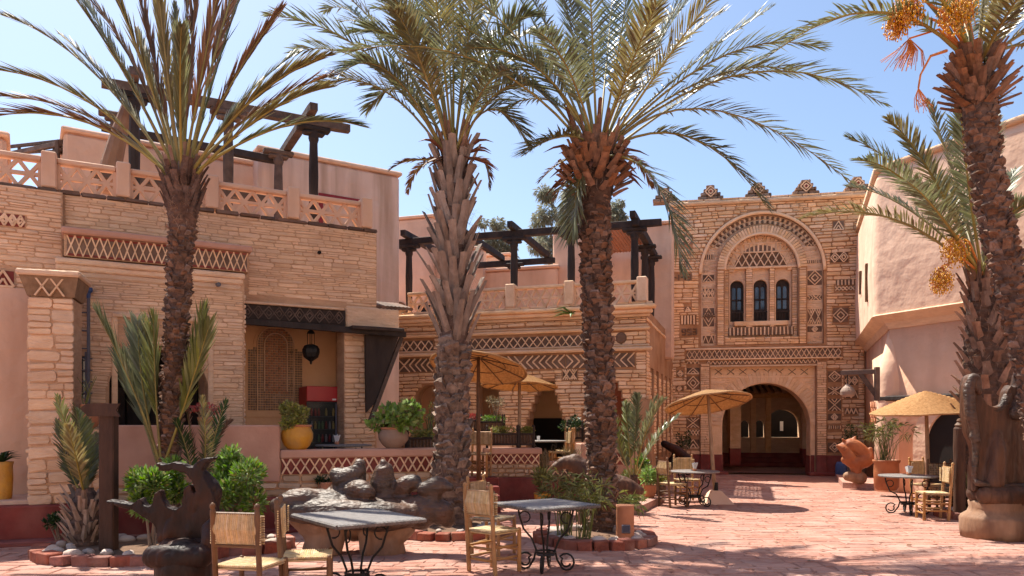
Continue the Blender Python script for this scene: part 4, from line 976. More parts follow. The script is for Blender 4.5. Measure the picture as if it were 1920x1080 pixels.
# ornament columns left and right of the portal, and single motifs
def mot(px0, px1, py0, py1, kind, n=1, wid=.03):
    a, z1_ = tp(px0, py0); b, z0_ = tp(px1, py1); PT.add(kind, a, b, z0_, z1_, n, wid, y=-.012, name='ornament')
for y0, y1, kd, n in ((675, 682, 'zig', 3), (690, 701, 'tri', 1), (706, 730, 'diamond', 1), (784, 802, 'cross', 1), (806, 816, 'lattice', 4), (824, 840, 'tri', 1)):
    mot(1288, 1311, y0, y1, kd, n)
for y0, y1, kd, n in ((666, 674, 'zig', 2), (696, 716, 'diamond', 1), (726, 740, 'cross', 1), (748, 770, 'cross', 1), (776, 788, 'diamond', 1), (798, 804, 'teeth', 6), (830, 848, 'diamond', 1)):
    mot(1552, 1577, y0, y1, kd, n)
for y0, y1, kd, n in ((706, 722, 'diamond', 2), (732, 746, 'zig', 2), (766, 776, 'zig', 3)): mot(1584, 1608, y0, y1, kd, n)
mot(1268, 1297, 443, 458, 'diamond', 2); mot(1557, 1590, 474, 491, 'diamond', 2); mot(1562, 1582, 415, 430, 'tri', 1)
mot(1568, 1602, 525, 534, 'teeth', 5, .05); mot(1566, 1602, 538, 544, 'lattice', 5); mot(1562, 1590, 578, 604, 'diamond', 1)
mot(1276, 1304, 592, 608, 'teeth', 5, .05); mot(1284, 1295, 576, 584, 'tri', 1)
mot(1270, 1281, 695, 706, 'diamond', 1); mot(1268, 1280, 724, 733, 'diamond', 1)
# numerals of dark brick: 1-1-11 above, 993 below
def glyphs(px, py, s_, strokes):
    for ch_, o_ in strokes:
        for (a, b, c, d) in ch_:
            x0_, z0_ = tp(px, py); bar('brick_numeral', tr, (x0_ + (o_ + a) * s_, z0_ + b * s_), (x0_ + (o_ + c) * s_, z0_ + d * s_), .035, .05, M_['stone_d'], y=-.02)
d9 = [(0, 1, .6, 1), (0, 1, 0, .5), (.6, 1, .6, 0), (0, .5, .6, .5), (0, 0, .6, 0)]
d3 = [(0, 1, .6, 1), (.6, 1, .6, 0), (0, .5, .6, .5), (0, 0, .6, 0)]
d1 = [(.1, 0, .1, 1), (.16, 0, .16, 1)]; dash = [(0, .5, .4, .5)]
glyphs(1279, 628, .18, [(d9, 0), (d9, .95), (d3, 1.9)]); a_, z_ = tp(1277, 628); PT.ex.append((a_ - .03, a_ + .52, z_ - .03, z_ + .22))
glyphs(1258, 526, .17, [(d1, 0), (dash, .6), (d1, 1.3), (dash, 1.8), (d1, 2.5), (d3, 3.0)]); a_, z_ = tp(1257, 526); PT.ex.append((a_ - .03, a_ + .65, z_ - .03, z_ + .2))
def ok_t(x, z):
    if in_arch(x, z, nx, zO, rO + .06, zN0): return False
    if pf0 - .02 < x < pf1 + .02 and z < pft + .06: return False
    if fa - .05 < x < fb + .05 and fz0 - .05 < z < fz1 + .06: return False
    return PT.free(x, z)
stones_obj(tr, courses(tx0, tx1, .63, tzt - .14, ok_t, (.07, .15), (.18, .52), (.015, .05), y=0, seed=101, gap=.014, tilt=.02), M_['stone'], 300)
box('coping', tr, tx0 - .05, tx1 + .05, -.13, .6, tzt - .13, tzt - .002, M_['stone'], .04)
stones_obj(tr, courses(tx0 - .03, tx1, tzt - .001, tzt + .07, lambda x, z: True, (.065, .07), (.3, .7), (.02, .05), y=-.06, seed=102, gap=.005), M_['stone'], 40, name='coping_stone')
box('coping_core', tr, tx0, tx1, -.06, .6, tzt, tzt + .065, M_['mortar_d'], 0)
# stepped merlons
for px in (1247, 1332, 1421, 1510, 1607):
    x, z = T.p(px, 355, .1)[0], tzt + .066; me_ = empty('merlon', (x, .05, z), 0, tr)
    wd = .40; hs = .115
    for k in range(4):
        h_ = (wd - k * .085)
        rec = []; xx = -h_
        while xx < h_ - .05:
            l = min(rnd.uniform(.15, .35), h_ - xx); rec.append((xx + l / 2, hs * (k + .5), l - .008, hs - .01, .08, -.0, rnd.uniform(-.02, .02))); xx += l
        stones_obj(me_, rec, M_['wallcap'], 20)
        box('merlon_core', me_, -h_ + .02, h_ - .02, -.02, .35, hs * k, hs * (k + 1) - .001, M_['roof'], .01)
    for k in (.17, .08):
        pts = [(-k, .24), (0, .24 + k), (k, .24), (0, .24 - k)]
        for i in range(4): bar('strip', me_, pts[i], pts[(i + 1) % 4], .035, .03, M_['white'] if k > .2 else M_['carve'], y=-.105)
    bar('strip', me_, (0, .16), (0, .32), .14, .02, M_['red'], y=-.095)
# passage beyond the arch: side walls, court roofed and closed in to darken it, back wall with arches, beamed porch
pa = T.root('arch_passage'); tag(pa, 'inner court seen through the gate arch, with dark arches, steps and rafters', 'building')
box('side_wall', pa, -2.6, -1.75, .95, 5.99, 0, 4, M_['stone_l'], 0); box('side_wall', pa, 2.25, 3.4, .95, 5.99, 0, 4, M_['stone'], 0)
a, b = T.p(1385, y=4.4), T.p(1395, y=4.4)
ib = 6.0
bw0 = T.p(1330, y=ib); bw1 = T.p(1560, y=ib)
hA = arch(T.p(1467, y=ib), T.p(1467, 768, ib)[1] - .62, .62, T.p(1467, 820, ib)[1]); hB = arch(T.p(1425, y=ib), T.p(1425, 788, ib)[1] - .17, .17, T.p(1425, 820, ib)[1], 10); hC = arch(T.p(1397, y=ib), T.p(1397, 788, ib)[1] - .17, .17, T.p(1397, 820, ib)[1], 10)
plate('back_wall', pa, [(bw0 - 1, 0), (bw1 + 1, 0), (bw1 + 1, 3.6), (bw0 - 1, 3.6)], [hA, hB, hC], ib, ib + .4, M_['stone_l'])
box('shade_roof', pa, -3.2, 3.4, .92, 4.56, 3.3, 3.5, M_['wood_b'], 0)  # roof over the passage, out of view, added to darken it
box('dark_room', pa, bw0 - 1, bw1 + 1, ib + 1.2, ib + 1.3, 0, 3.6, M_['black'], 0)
box('far_window', pa, T.p(1466, y=ib + 1.1) - .06, T.p(1466, y=ib + 1.1) + .06, ib + 1.15, ib + 1.19, T.p(1466, 808, ib + 1.1)[1], T.p(1466, 790, ib + 1.1)[1], M_['white'], 0)
for k in range(3): box('step', pa, bw0 - .5, bw1 + .5, ib - 1.2 + k * .35, ib - .001, 0, .16 * (k + 1), M_['red'], .01)
for px in (1368, 1412, 1440, 1512): box('pier', pa, T.p(px, y=ib) - .1, T.p(px, y=ib) + .1, ib - .12, ib - .002, .48, 3.0, M_['stone'], .01)
mb = MB()
for k in range(22): beam('rafter', pa, (bw0 + k * .25, ib - 1.4, 2.75), (bw0 + k * .25, ib + .02, 3.15), .07, .10, M_['wood_l'])
box('porch_ceiling', pa, bw0 - 1, bw1 + 1, ib - 1.45, ib, 3.16, 3.22, M_['wood_b'], 0)
beam('porch_beam', pa, (bw0 - 1, ib - 1.35, 2.66), (bw1 + 1, ib - 1.35, 2.66), .14, .16, M_['wood_l'])
box('red_foot', pa, T.p(1366, y=3.0), T.p(1386, y=3.0), 2.4, 3.0, .2, .75, M_['red'], 0); box('inner_pier', pa, T.p(1366, y=3.0), T.p(1386, y=3.0), 2.41, 2.99, .751, 3.4, M_['stone'], 0)
box('red_foot', pa, T.p(1499, y=3.0), 2.2, 2.4, 3.0, .2, .75, M_['red'], 0); box('inner_pier', pa, T.p(1499, y=3.0), 2.2, 2.41, 2.99, .751, 3.4, M_['stone'], 0)
for s_ in (-1, 1): box('threshold', pa, s_ * 1.75 - .55, s_ * 1.75 + .55, -.45, .14, 0, .10, M_['red'], .02)

# ================================================================== RIGHT HOUSE
rh = Rf.root('plaster_house'); tag(rh, 'rounded pale plaster house on the right with overhanging upper storey', 'house')
zld = 4.08; zrt = Rf.p(1650, 318)[1]
M1 = Matrix.Rotation(math.atan2(-.94, -.35) - Rf.a, 4, 'Z')    # second face, running back to the tower
def loft(name, base_pts, levels, m, cap=True, smooth=True):
    """a plan outline carried up through (z, inset) levels"""
    n = len(base_pts); V = []; F = []
    c = np.mean(np.array(base_pts), 0)
    A = np.array(base_pts)
    nr = []
    for i in range(n):
        t = A[(i + 1) % n] - A[i - 1]; nr.append(np.array((t[1], -t[0])) / (np.linalg.norm(t) + 1e-9))
    for z, ins in levels:
        for i in range(n):
            q = A[i] - nr[i] * ins; V.append((q[0], q[1], z))
    for k in range(len(levels) - 1):
        for i in range(n): F.append((k * n + i, k * n + (i + 1) % n, (k + 1) * n + (i + 1) % n, (k + 1) * n + i))
    if cap: F += [tuple(range((len(levels) - 1) * n, len(levels) * n)), tuple(range(n))[::-1]]
    return put(name, mesh(name, V, F, m, smooth), rh)
def plan(inset, rr_=.16, far=6.6, wid=7.0):
    # corner at the origin: face 1 runs back, face 2 runs to the right; counter-clockwise
    u1 = np.array((math.cos(math.atan2(.94, .35) - Rf.a), math.sin(math.atan2(.94, .35) - Rf.a)))
    n1 = np.array((-u1[1], u1[0])) * 1.0
    if n1[0] > 0: n1 = -n1
    pts = []
    A = u1 * far; B = u1 * rr_; Cc = np.array((rr_, 0.))
    pts.append(A)
    for k in range(9):
        t = k / 8; pts.append((1 - t) ** 2 * B + 2 * t * (1 - t) * np.zeros(2) + t * t * Cc)
    pts.append(np.array((wid * .5, 0))); pts.append(np.array((wid, 0))); pts.append(np.array((wid, 6.)))
    pts.append(A + np.array((3., 1.)))
    return pts
loft('upper_storey', plan(0), [(zld, .12), (zld + .06, .0), (zld + 1.2, -.03), (zld + 2.4, .01), (zrt - .2, .03), (zrt, .12)], M_['plaster_w'], smooth=False)
loft('corbel_course', plan(0), [(zld - .28, .30), (zld - .14, .22), (zld - .04, .06), (zld + .02, -.05), (zld + .05, -.02)], M_['stone_l'], smooth=False)
loft('lower_storey', plan(0), [(0, .32), (zld - .28, .32)], M_['plaster_r'])
loft('parapet_roll', plan(0), [(zrt - .02, .1), (zrt + .0, .0), (zrt + .09, -.02), (zrt + .14, .12), (zrt + .13, .5)], M_['stone_l'])
# slit openings on face 1
for px, y0, y1 in ((1615, 508, 550), (1627, 480, 550)):
    D_ = 21.3 if px < 1620 else 19.4
    q = P(px, 530, D_); h = (y1 - y0) / FPX * D_
    o = MB().box(-.06, .03, -.10, .10, -h / 2, h / 2).build('slit_opening', M_['wood_b'], None, loc=q, rot=(0, 0, math.atan2(.94, .35) - R(90)))
    mw = o.matrix_basis.copy(); o.parent = rh; o.matrix_parent_inverse = Matrix.Translation((Rf.o[0], Rf.o[1], 0)).inverted() if 0 else (Matrix.Translation((Rf.o[0], Rf.o[1], 0)) @ Matrix.Rotation(Rf.a, 4, 'Z')).inverted()
# arched doorway in the lower storey: deep surround with dark opening
yl = .30
da, db = Rf.p(1735, y=yl), Rf.p(1880, y=yl); dcx = (da + db) / 2; dr = (db - da) / 2 * .9; dz = Rf.p(1800, 775, yl)[1] - dr * .85
plate('door_surround', rh, arch(dcx, dz, dr + .32, 0, 26), [arch(dcx, dz, dr, .001, 26)], yl - .10, yl + .05, M_['plaster'])
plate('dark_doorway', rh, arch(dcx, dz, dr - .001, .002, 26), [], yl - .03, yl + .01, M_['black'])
box('wood_lintel', rh, Rf.p(1648, y=.2), Rf.p(1800, y=.2), .12, .34, Rf.p(1660, 752, .2)[1], Rf.p(1660, 743, .2)[1], M_['wood_d'], .02)
# buttress catching the sun at the corner, ragged stone edge
loft2 = MB(); loft2.tube([(.05, .55, 0), (.07, .5, 1.2), (.1, .45, 2.6), (.15, .5, zld - .35)], [.42, .38, .33, .15], 14); loft2.build('buttress', M_['plaster_w'], rh, smooth=True)
# lattice window screen on face 1
ls = empty('lattice_screen', (0, 0, 0), 0, rh); 
for k in range(5):
    for j in range(4):
        q = P(1633 + k * 2.2, 760 + j * 9, 17.3 + (4 - k) * .3) 
        loc = (Matrix.Translation((Rf.o[0], Rf.o[1], 0)) @ Matrix.Rotation(Rf.a, 4, 'Z')).inverted() @ q
        put('screen_slat', unit(M_['terra']), ls, M=Matrix.Translation(loc) @ Matrix.Rotation(math.atan2(.94, .35) - Rf.a, 4, 'Z') @ Matrix.Rotation(R(45 if (k + j) % 2 else -45), 4, 'Y') @ Matrix.Diagonal((.22, .03, .03, 1)))
# taller block behind on the right
tb_ = empty('tall_plaster_block', (0, 0, 0)); tag(tb_, 'taller plaster block rising behind the leaning palm at the right edge', 'house')
q = P(1868, 300, 15.2)
tbf = Frame(q.x, q.y, R(-51.5)); tb_.location = (q.x, q.y, 0); tb_.rotation_euler = (0, 0, R(-51.5))
zt2 = P(1895, 235, 14.6).z
box('wall', tb_, 0, 4, .4, 3, 4.2, zt2, M_['plaster_w'], .15); box('coping', tb_, -.06, 4, .3, 3, zt2 + .003, zt2 + .12, M_['stone_l'], .04)
# raised red pavement along its foot
kb = slab('raised_pavement', [tuple(G0(1566, 897).xy), tuple(G0(1580, 915).xy), tuple(G0(1640, 919).xy), tuple(G0(1720, 917).xy), tuple(P(1900, 900, 16.2).xy), tuple(P(1900, 900, 18.5).xy), tuple(P(1640, 880, 20.5).xy), tuple(P(1585, 880, 22.8).xy)], -.05, .14, M_['paver']); tag(kb, kind='structure')
# bracket lamp on the right house
bl = empty('bracket_lamp', tuple(P(1640, 705, 16.9))); tag(bl, 'grey timber bracket carrying a small banded hanging lamp at the house corner', 'lamp')
dl = P(1577, 696, 17.4) - bl.location
beam('arm', bl, (0.05, 0, .10), (dl.x, dl.y, .10), .10, .10, M_['wood_g']); beam('arm_brace', bl, (0.05, 0, -.45), (dl.x * .42, dl.y * .42, .06), .07, .10, M_['wood_g'])
box('wall_post', bl, .0, .1, -.05, .05, -.55, .2, M_['wood_g'], .01)
MB().lathe([(.03, -.16), (.06, -.19), (.12, -.25), (.15, -.30), (.16, -.33), (.155, -.40), (.12, -.44), (.0, -.45)], 16).build('lamp_shade', M_['taupe'], bl, loc=(dl.x * .8, dl.y * .8, 0))
MB().tube([(0, 0, .06), (0, 0, -.17)], .012, 6).build('chain', M_['iron'], bl, loc=(dl.x * .8, dl.y * .8, 0))
# distant rise so the court does not end in the void
MB().box(-40, 60, 60, 62, 0, 2.2).build('far_wall', M_['plaster'])['kind'] = 'structure'
# unseen walls behind the viewer, added to bounce sunlight onto the shaded facades
MB().box(-16, 18, -9.5, -6.5, 0, 7.5, .1).build('bounce_wall', M_['lime'])['kind'] = 'structure'
MB().box(13.5, 16.5, -6.4, 9, 0, 7.0, .1).build('bounce_wall', M_['lime'])['kind'] = 'structure'
# ================================================================== PALMS
def frond_mesh(base, mid, tip, seed, m, fold=.5, lmax=.42, npair=64, t0=.2, wid=.016, droop=.25, rr0=.022, taper=.75, gap=0.0, sidef=.30):
    """one feather leaf: rachis curve through mid, with two rows of narrow leaflets"""
    r = np.random.default_rng(seed)
    b, mi, t = [np.array(x, float) for x in (base, mid, tip)]
    c = 2 * mi - (b + t) / 2
    def cur(u): u = np.asarray(u)[:, None]; return (1 - u) ** 2 * b + 2 * u * (1 - u) * c + u ** 2 * t
    def tan(u): u = np.asarray(u)[:, None]; d = 2 * (1 - u) * (c - b) + 2 * u * (t - c); return d / np.linalg.norm(d, axis=1, keepdims=True)
    L_ = np.linalg.norm(np.diff(cur(np.linspace(0, 1, 30)), axis=0), axis=1).sum()
    mb = MB(); us = np.linspace(0, 1, 12); mb.tube(cur(us), [rr0 * (1 - u * .85) for u in us], 5)
    nrv = len(mb.v); nrf = len(mb.f)
    u = np.concatenate([np.linspace(t0, 1.0, npair)] * 2) + r.uniform(-.006, .006, npair * 2); u = np.clip(u, 0, 1)
    sgn = np.repeat([1., -1.], npair)
    T_ = tan(u); side_ = t - b; side_ = np.cross(side_, (0, 0, 1)); nn = np.linalg.norm(side_)
    S0 = side_ / nn if nn > .25 * L_ else np.array((math.cos(seed), math.sin(seed), 0.))
    S0 = np.broadcast_to(S0, T_.shape); U_ = np.cross(S0, T_); U_ /= np.linalg.norm(U_, axis=1, keepdims=True); S_ = np.cross(T_, U_)
    prof = np.clip(1.15 * np.sin(np.pi * np.clip((u - t0) / (1 - t0) * .86 + .10, 0, 1)) ** .6, .15, 1)
    ll = lmax * prof * r.uniform(.8, 1.1, len(u))
    a = (.52 + .40 * (u - t0) / (1 - t0)) * (1 - fold) + fold * 1.25
    side_w = (.85 - .45 * ((u - t0) / (1 - t0)) ** 2) * (1 - fold) + fold * sidef
    upw = (.30 * (1 - fold) + .12) * r.uniform(.3, 1.3, len(u))
    d = T_ * a[:, None] + S_ * (sgn * side_w)[:, None] + U_ * upw[:, None] + r.normal(0, .06, T_.shape)
    d /= np.linalg.norm(d, axis=1, keepdims=True)
    p0 = cur(u); w_ = np.cross(d, U_ + S_ * r.uniform(-.6, .6, len(u))[:, None]); w_ /= np.linalg.norm(w_, axis=1, keepdims=True)
    wd = (wid * r.uniform(.8, 1.2, len(u)))[:, None]
    g = np.array((0, 0, -1.))
    pm = p0 + d * (ll * .5)[:, None] + g * (ll * droop * .18)[:, None]; pe = p0 + d * ll[:, None] + g * (ll * droop * .7)[:, None]
    V = np.stack([p0 - w_ * wd * .5, p0 + w_ * wd * .5, pm + w_ * wd, pm - w_ * wd, pe], 1)
    if gap > 0:
        keep = r.random(len(u)) > gap; V = V[keep]
    k = len(V); V = V.reshape(-1, 3); o = np.arange(k)[:, None] * 5 + nrv
    q = np.concatenate([o, o + 1, o + 2, o + 3], 1); tr_ = np.concatenate([o + 3, o + 2, o + 4], 1)
    AV = np.concatenate([np.array(mb.v), V]); 
    rq = [f for f in mb.f if len(f) == 4]
    me = mesh_np('frond', AV, quads=np.concatenate([np.array(rq, int), q]), tris=tr_, mat=m)
    me.materials.append(M_['rachis'])
    mi_ = np.zeros(len(me.polygons), np.int32); mi_[:len(rq)] = 1; me.polygons.foreach_set('material_index', mi_)
    return me
def trunk_mesh(pts, rad, pitch=.085, nsec=11, amp=.10, seed=1, sub=4, m='palmtrunk'):
    """a trunk ringed with overlapping leaf scars"""
    r = np.random.default_rng(seed); pts = np.array(pts, float); rad = np.array(rad, float)
    seg = np.linalg.norm(np.diff(pts, axis=0), axis=1); s = np.concatenate([[0], np.cumsum(seg)]); Lt = s[-1]
    nr = int(Lt / (pitch / sub)); n = nsec * 4
    ss = np.linspace(0, Lt, nr); C = np.stack([np.interp(ss, s, pts[:, i]) for i in range(3)], 1); Rr = np.interp(ss, s, rad)
    # smooth the centre line
    for _ in range(6): C[1:-1] = (C[:-2] + 2 * C[1:-1] + C[2:]) / 4
    th = np.linspace(0, 2 * np.pi, n, endpoint=False)
    rows = ss / pitch; jr = r.uniform(.4, 1.4, (int(rows[-1]) + 3, nsec * 2 + 2)); ph = r.uniform(-.15, .15, int(rows[-1]) + 3)
    V = np.zeros((nr, n, 3))
    for i in range(nr):
        for_row = int(rows[i]); off = .5 * (for_row % 2) + ph[for_row]
        uu = th / (2 * np.pi) * nsec + off; cell = np.floor(uu).astype(int); fu = uu - cell
        arcv = 1 - (2 * fu - 1) ** 2                      # rounded scale
        fz = rows[i] - for_row
        bump = amp * jr[for_row, cell % nsec] * (fz ** .8) * (.35 + .65 * arcv)
        rr = Rr[i] * (1 + bump - amp * .3) + r.uniform(-.004, .004, n)
        V[i, :, 0] = C[i, 0] + rr * np.cos(th); V[i, :, 1] = C[i, 1] + rr * np.sin(th); V[i, :, 2] = C[i, 2]
    i, k = np.meshgrid(np.arange(nr - 1), np.arange(n), indexing='ij'); k2 = (k + 1) % n
    Q = np.stack([i * n + k, i * n + k2, (i + 1) * n + k2, (i + 1) * n + k], -1).reshape(-1, 4)
    return mesh_np('trunk', V.reshape(-1, 3), quads=Q, mat=M_[m])
def boot_tpl(m, curve=.25, tipw=.55, jag=.0):
    v = []; f = []
    for i, (z, wd, th) in enumerate(((0, .5, .5), (.35, .46, .42), (.7, .36, .34), (1.0, tipw * .6, .26))):
        y = -curve * z * z
        v += [(-wd, y + th * .5, z), (0, y - th * .5, z + (.04 if i == 3 else 0)), (wd, y + th * .5, z), (0, y + th * .45, z)]
    for i in range(3):
        for k in range(4): f.append((i * 4 + k, i * 4 + (k + 1) % 4, (i + 1) * 4 + (k + 1) % 4, (i + 1) * 4 + k))
    f += [(12, 13, 14, 15), (3, 2, 1, 0)]
    return mesh('leaf_base', v, f, m)
def scar_tpl(m):
    v = [(-.5, .3, 0), (.5, .3, 0), (-.5, -.15, .25), (.5, -.15, .25), (-.46, -.75, .85), (0, -.95, .95), (.46, -.75, .85), (-.3, -.35, 1.1), (.3, -.35, 1.1), (0, .4, 1.0)]
    f = [(0, 1, 3, 2), (2, 3, 6, 5, 4), (4, 5, 7), (5, 6, 8), (5, 8, 7), (7, 8, 9), (4, 7, 9, 0, 2), (8, 6, 3, 1, 9)]
    v = [tuple(c + (rnd.uniform(-.13, .13) if i > 1 else 0) for c in p) for i, p in enumerate(v)]
    return mesh('leaf_base', v, f, m)
BT = {k: [boot_tpl(M_[k], c, w_) for c, w_ in ((.2, .6), (.45, .5), (.05, .75))] for k in ('boot', 'boot_r', 'boot_g', 'palmtrunk')}
BT['scar'] = [scar_tpl(M_['scar']) for _ in range(7)]; BT['scar_g'] = [scar_tpl(M_['scar_g']) for _ in range(7)]
def boots(root, C, rad, z0, z1, n, length, width, tilt, kind, seed, thick=.06, spread=.0, n_obj=300):
    """cut leaf bases standing out of a trunk; C(z) gives the centre line; past n_obj the far ones are joined"""
    r = random.Random(seed); ga_ = 2.39996; todo = []
    for i in range(n):
        z = z0 + (z1 - z0) * (i + .5) / n + r.uniform(-.02, .02); th = i * ga_ + r.uniform(-.2, .2); f = (z - z0) / (z1 - z0)
        c = C(z); rr = rad(f) if callable(rad) else rad; tl = tilt(f) if callable(tilt) else tilt
        Ln = (length(f) if callable(length) else length) * r.uniform(.8, 1.2); wd = (width(f) if callable(width) else width) * r.uniform(.85, 1.15)
        tl += r.uniform(-.12, .12)
        if kind[:4] == 'scar':
            if r.random() < .06: continue
            k_ = r.uniform(.65, 1.35); Ln *= k_ * r.uniform(.8, 1.2); wd *= k_ ** .5; tl += r.uniform(-.12, .18)
        m4 = Matrix.Translation((c[0] + rr * math.cos(th), c[1] + rr * math.sin(th), z)) @ Matrix.Rotation(th + math.pi / 2, 4, 'Z') @ Matrix.Rotation(tl, 4, 'X') @ Matrix.Rotation(r.uniform(-.15, .15), 4, 'Y') @ Matrix.Diagonal((wd, thick * r.uniform(.8, 1.3), Ln, 1))
        todo.append((math.sin(th), m4))
    todo.sort(key=lambda t: t[0])
    for _, m4 in todo[:n_obj]: put('leaf_base', r.choice(BT[kind]), root, M=m4)
    if todo[n_obj:]:
        mb = MB()
        for _, m4 in todo[n_obj:]:
            me = r.choice(BT[kind]); mb.add([v.co for v in me.vertices], [tuple(p.vertices) for p in me.polygons], m4)
        o = mb.build('far_leaf_bases', M_[kind], root); o['kind'] = 'stuff'
def palm(name, label, D, trunk_px, crown_px, fronds, group=None, tr_kw={}, mats=('leaf_g',), fr_kw={}, seed=1, lean=0.0, base=None):
    """trunk_px: (px, py, half width px) from the ground up; fronds: (mid px, mid py, d depth, tip px, tip py, d depth[, material])"""
    g0 = P(trunk_px[0][0], trunk_px[0][1], D); root = empty(name, (g0.x, g0.y, 0)); tag(root, label, 'palm', group)
    o = Vector((g0.x, g0.y, 0))
    pts = [P(a, b, D + lean * i / max(1, len(trunk_px) - 1)) - o for i, (a, b, c) in enumerate(trunk_px)]; pts[0].z = min(pts[0].z, -.05)
    rad = [c / FPX * D for a, b, c in trunk_px]
    put('trunk', trunk_mesh(pts, rad, seed=seed, **tr_kw), root)
    zz = np.array([p.z for p in pts]); xx = np.array([p.x for p in pts]); yy_ = np.array([p.y for p in pts])
    C = lambda z: (float(np.interp(z, zz, xx)), float(np.interp(z, zz, yy_)))
    cb = P(*crown_px, D + lean) - o; r = random.Random(seed)
    for i, fdef in enumerate(fronds):
        mx, my, md, tx, ty, td = fdef[:6]; k = fdef[6] if len(fdef) > 6 else r.choice(mats)
        kw = dict(fr_kw); 
        if len(fdef) > 7: kw.update(fdef[7])
        t = P(tx, ty, D + lean + td) - o; mi = P(mx, my, D + lean + md) - o
        d = (mi - cb).normalized(); b = cb + Vector((d.x * .10, d.y * .10, r.uniform(-.10, .10)))
        put('frond', frond_mesh(b, mi, t, seed * 100 + i, M_[k], **kw), root)
    return root, C, cb
def spathes(root, cb, n, seed, ln=(.4, .7), D=11, up=(-.5, .9)):
    r = random.Random(seed)
    for i in range(n):
        th = r.uniform(0, 6.28); L_ = r.uniform(*ln); e = r.uniform(*up); d = Vector((math.cos(th), math.sin(th), 0))
        p = [cb + d * .12, cb + d * (.12 + L_ * .45) + Vector((0, 0, L_ * .35 * e)), cb + d * (.12 + L_ * .8) + Vector((0, 0, L_ * .45 * e - L_ * .2))]
        MB().tube([p[0], (p[0] + p[1]) / 2 + Vector((0, 0, .03)), p[1], (p[1] + p[2]) / 2 + Vector((0, 0, .02)), p[2]], [.015, .03, .045, .03, .004], 5, flat=.35).build('spathe', M_['spathe'], root)
def dates(root, c, stalk0, n, rx, rz, seed, drop=.25, m='date'):
    r = np.random.default_rng(seed); c = Vector(c); b = empty('date_bunch', c, 0, root)
    s0 = Vector(stalk0) - c; top = Vector((0, 0, rz))
    MB().tube([s0, s0 * .5 + top * .9 + Vector((0, 0, .1)), top], [.022, .018, .012], 6).build('stalk', M_['stem_o'], b)
    mb = MB()
    for k in range(26):
        a = r.uniform(0, 6.28); q = Vector((math.cos(a) * rx * r.uniform(.3, 1), math.sin(a) * rx * r.uniform(.3, 1), -rz * r.uniform(.2, 1)))
        mb.tube([top, top * .5 + q * .45 + Vector((q.x * .4, q.y * .4, .02)), q], .004, 4)
    mb.build('strands', M_['stem_o'], b)
    v0 = np.array([(0, 0, 1), (1, 0, 0), (0, 1, 0), (-1, 0, 0), (0, -1, 0), (0, 0, -1)]) * (.013, .013, .019); t0 = np.array([(0, 1, 2), (0, 2, 3), (0, 3, 4), (0, 4, 1), (5, 2, 1), (5, 3, 2), (5, 4, 3), (5, 1, 4)])
    p = r.normal(0, .42, (n, 3)); p /= np.maximum(1, np.linalg.norm(p, axis=1, keepdims=True)); p *= (rx, rx, rz)
    V = (p[:, None, :] + v0[None] * r.uniform(.8, 1.2, (n, 1, 1))).reshape(-1, 3); Tt = (np.arange(n)[:, None, None] * 6 + t0[None]).reshape(-1, 3)
    o = put('dates', mesh_np('dates', V, tris=Tt, mat=M_[m], smooth=True), b); o['kind'] = 'stuff'
# ---- left palm: stiff, folded, brownish leaves
F1 = [(175, 135, .2, 5, 28, .4), (165, 190, -.4, -40, 128, -.8), (160, 215, .3, -30, 180, .5), (150, 225, -.5, -60, 230, -1.0), (225, 180, .5, 113, 65, 1.0), (235, 140, -.3, 120, -30, -.4), (250, 120, .4, 142, -30, .8),
      (275, 140, -.4, 195, -60, -.8), (292, 130, .2, 250, -70, .3), (298, 190, .8, 257, 57, 1.6), (312, 120, -.6, 290, -90, -1.0), (333, 170, .9, 328, 10, 1.7), (338, 180, -.8, 340, 50, -1.8), (355, 140, .3, 370, -60, .4), (378, 140, -.5, 420, -70, -.7),
      (400, 150, .4, 458, -30, .8), (432, 160, -.2, 525, 20, -.3), (445, 200, .6, 555, 100, 1.2), (470, 190, -.5, 612, 105, -.9), (480, 210, .3, 622, 142, .6), (480, 225, -.3, 612, 165, -.4), (520, 240, .0, 676, 235, .0),
      (300, 60, -.2, 268, -120, -.3), (420, 40, .2, 480, -110, .5), (350, 60, .5, 352, -150, .9), (210, 90, .8, 110, -80, 1.5)]
palm_1, C1, cb1 = palm('palm_tree', 'slender dark trunked palm with stiff brownish fronds before the left house', 10.0,
    [(322, 1012, 20), (316, 900, 17), (322, 760, 17), (333, 600, 18), (340, 450, 19), (343, 395, 27), (342, 355, 32)], (341, 345), F1, tr_kw=dict(pitch=.06, nsec=10, amp=.10), mats=('leaf_y', 'leaf_y', 'leaf_b', 'leaf_b', 'leaf_g'),
    fr_kw=dict(fold=.93, lmax=.46, npair=64, t0=.26, wid=.012, rr0=.024, droop=.03, sidef=.17), seed=1)
boots(palm_1, C1, lambda f: .108 + .03 * f * f, .05, cb1.z - .4, 620, .07, .085, .10, 'scar', 14, .045)
boots(palm_1, C1, .18, cb1.z - .42, cb1.z + .02, 46, .30, .10, .35, 'palmtrunk', 12)
boots(palm_1, C1, .17, cb1.z - .1, cb1.z + .12, 20, .35, .08, .18, 'boot', 13)
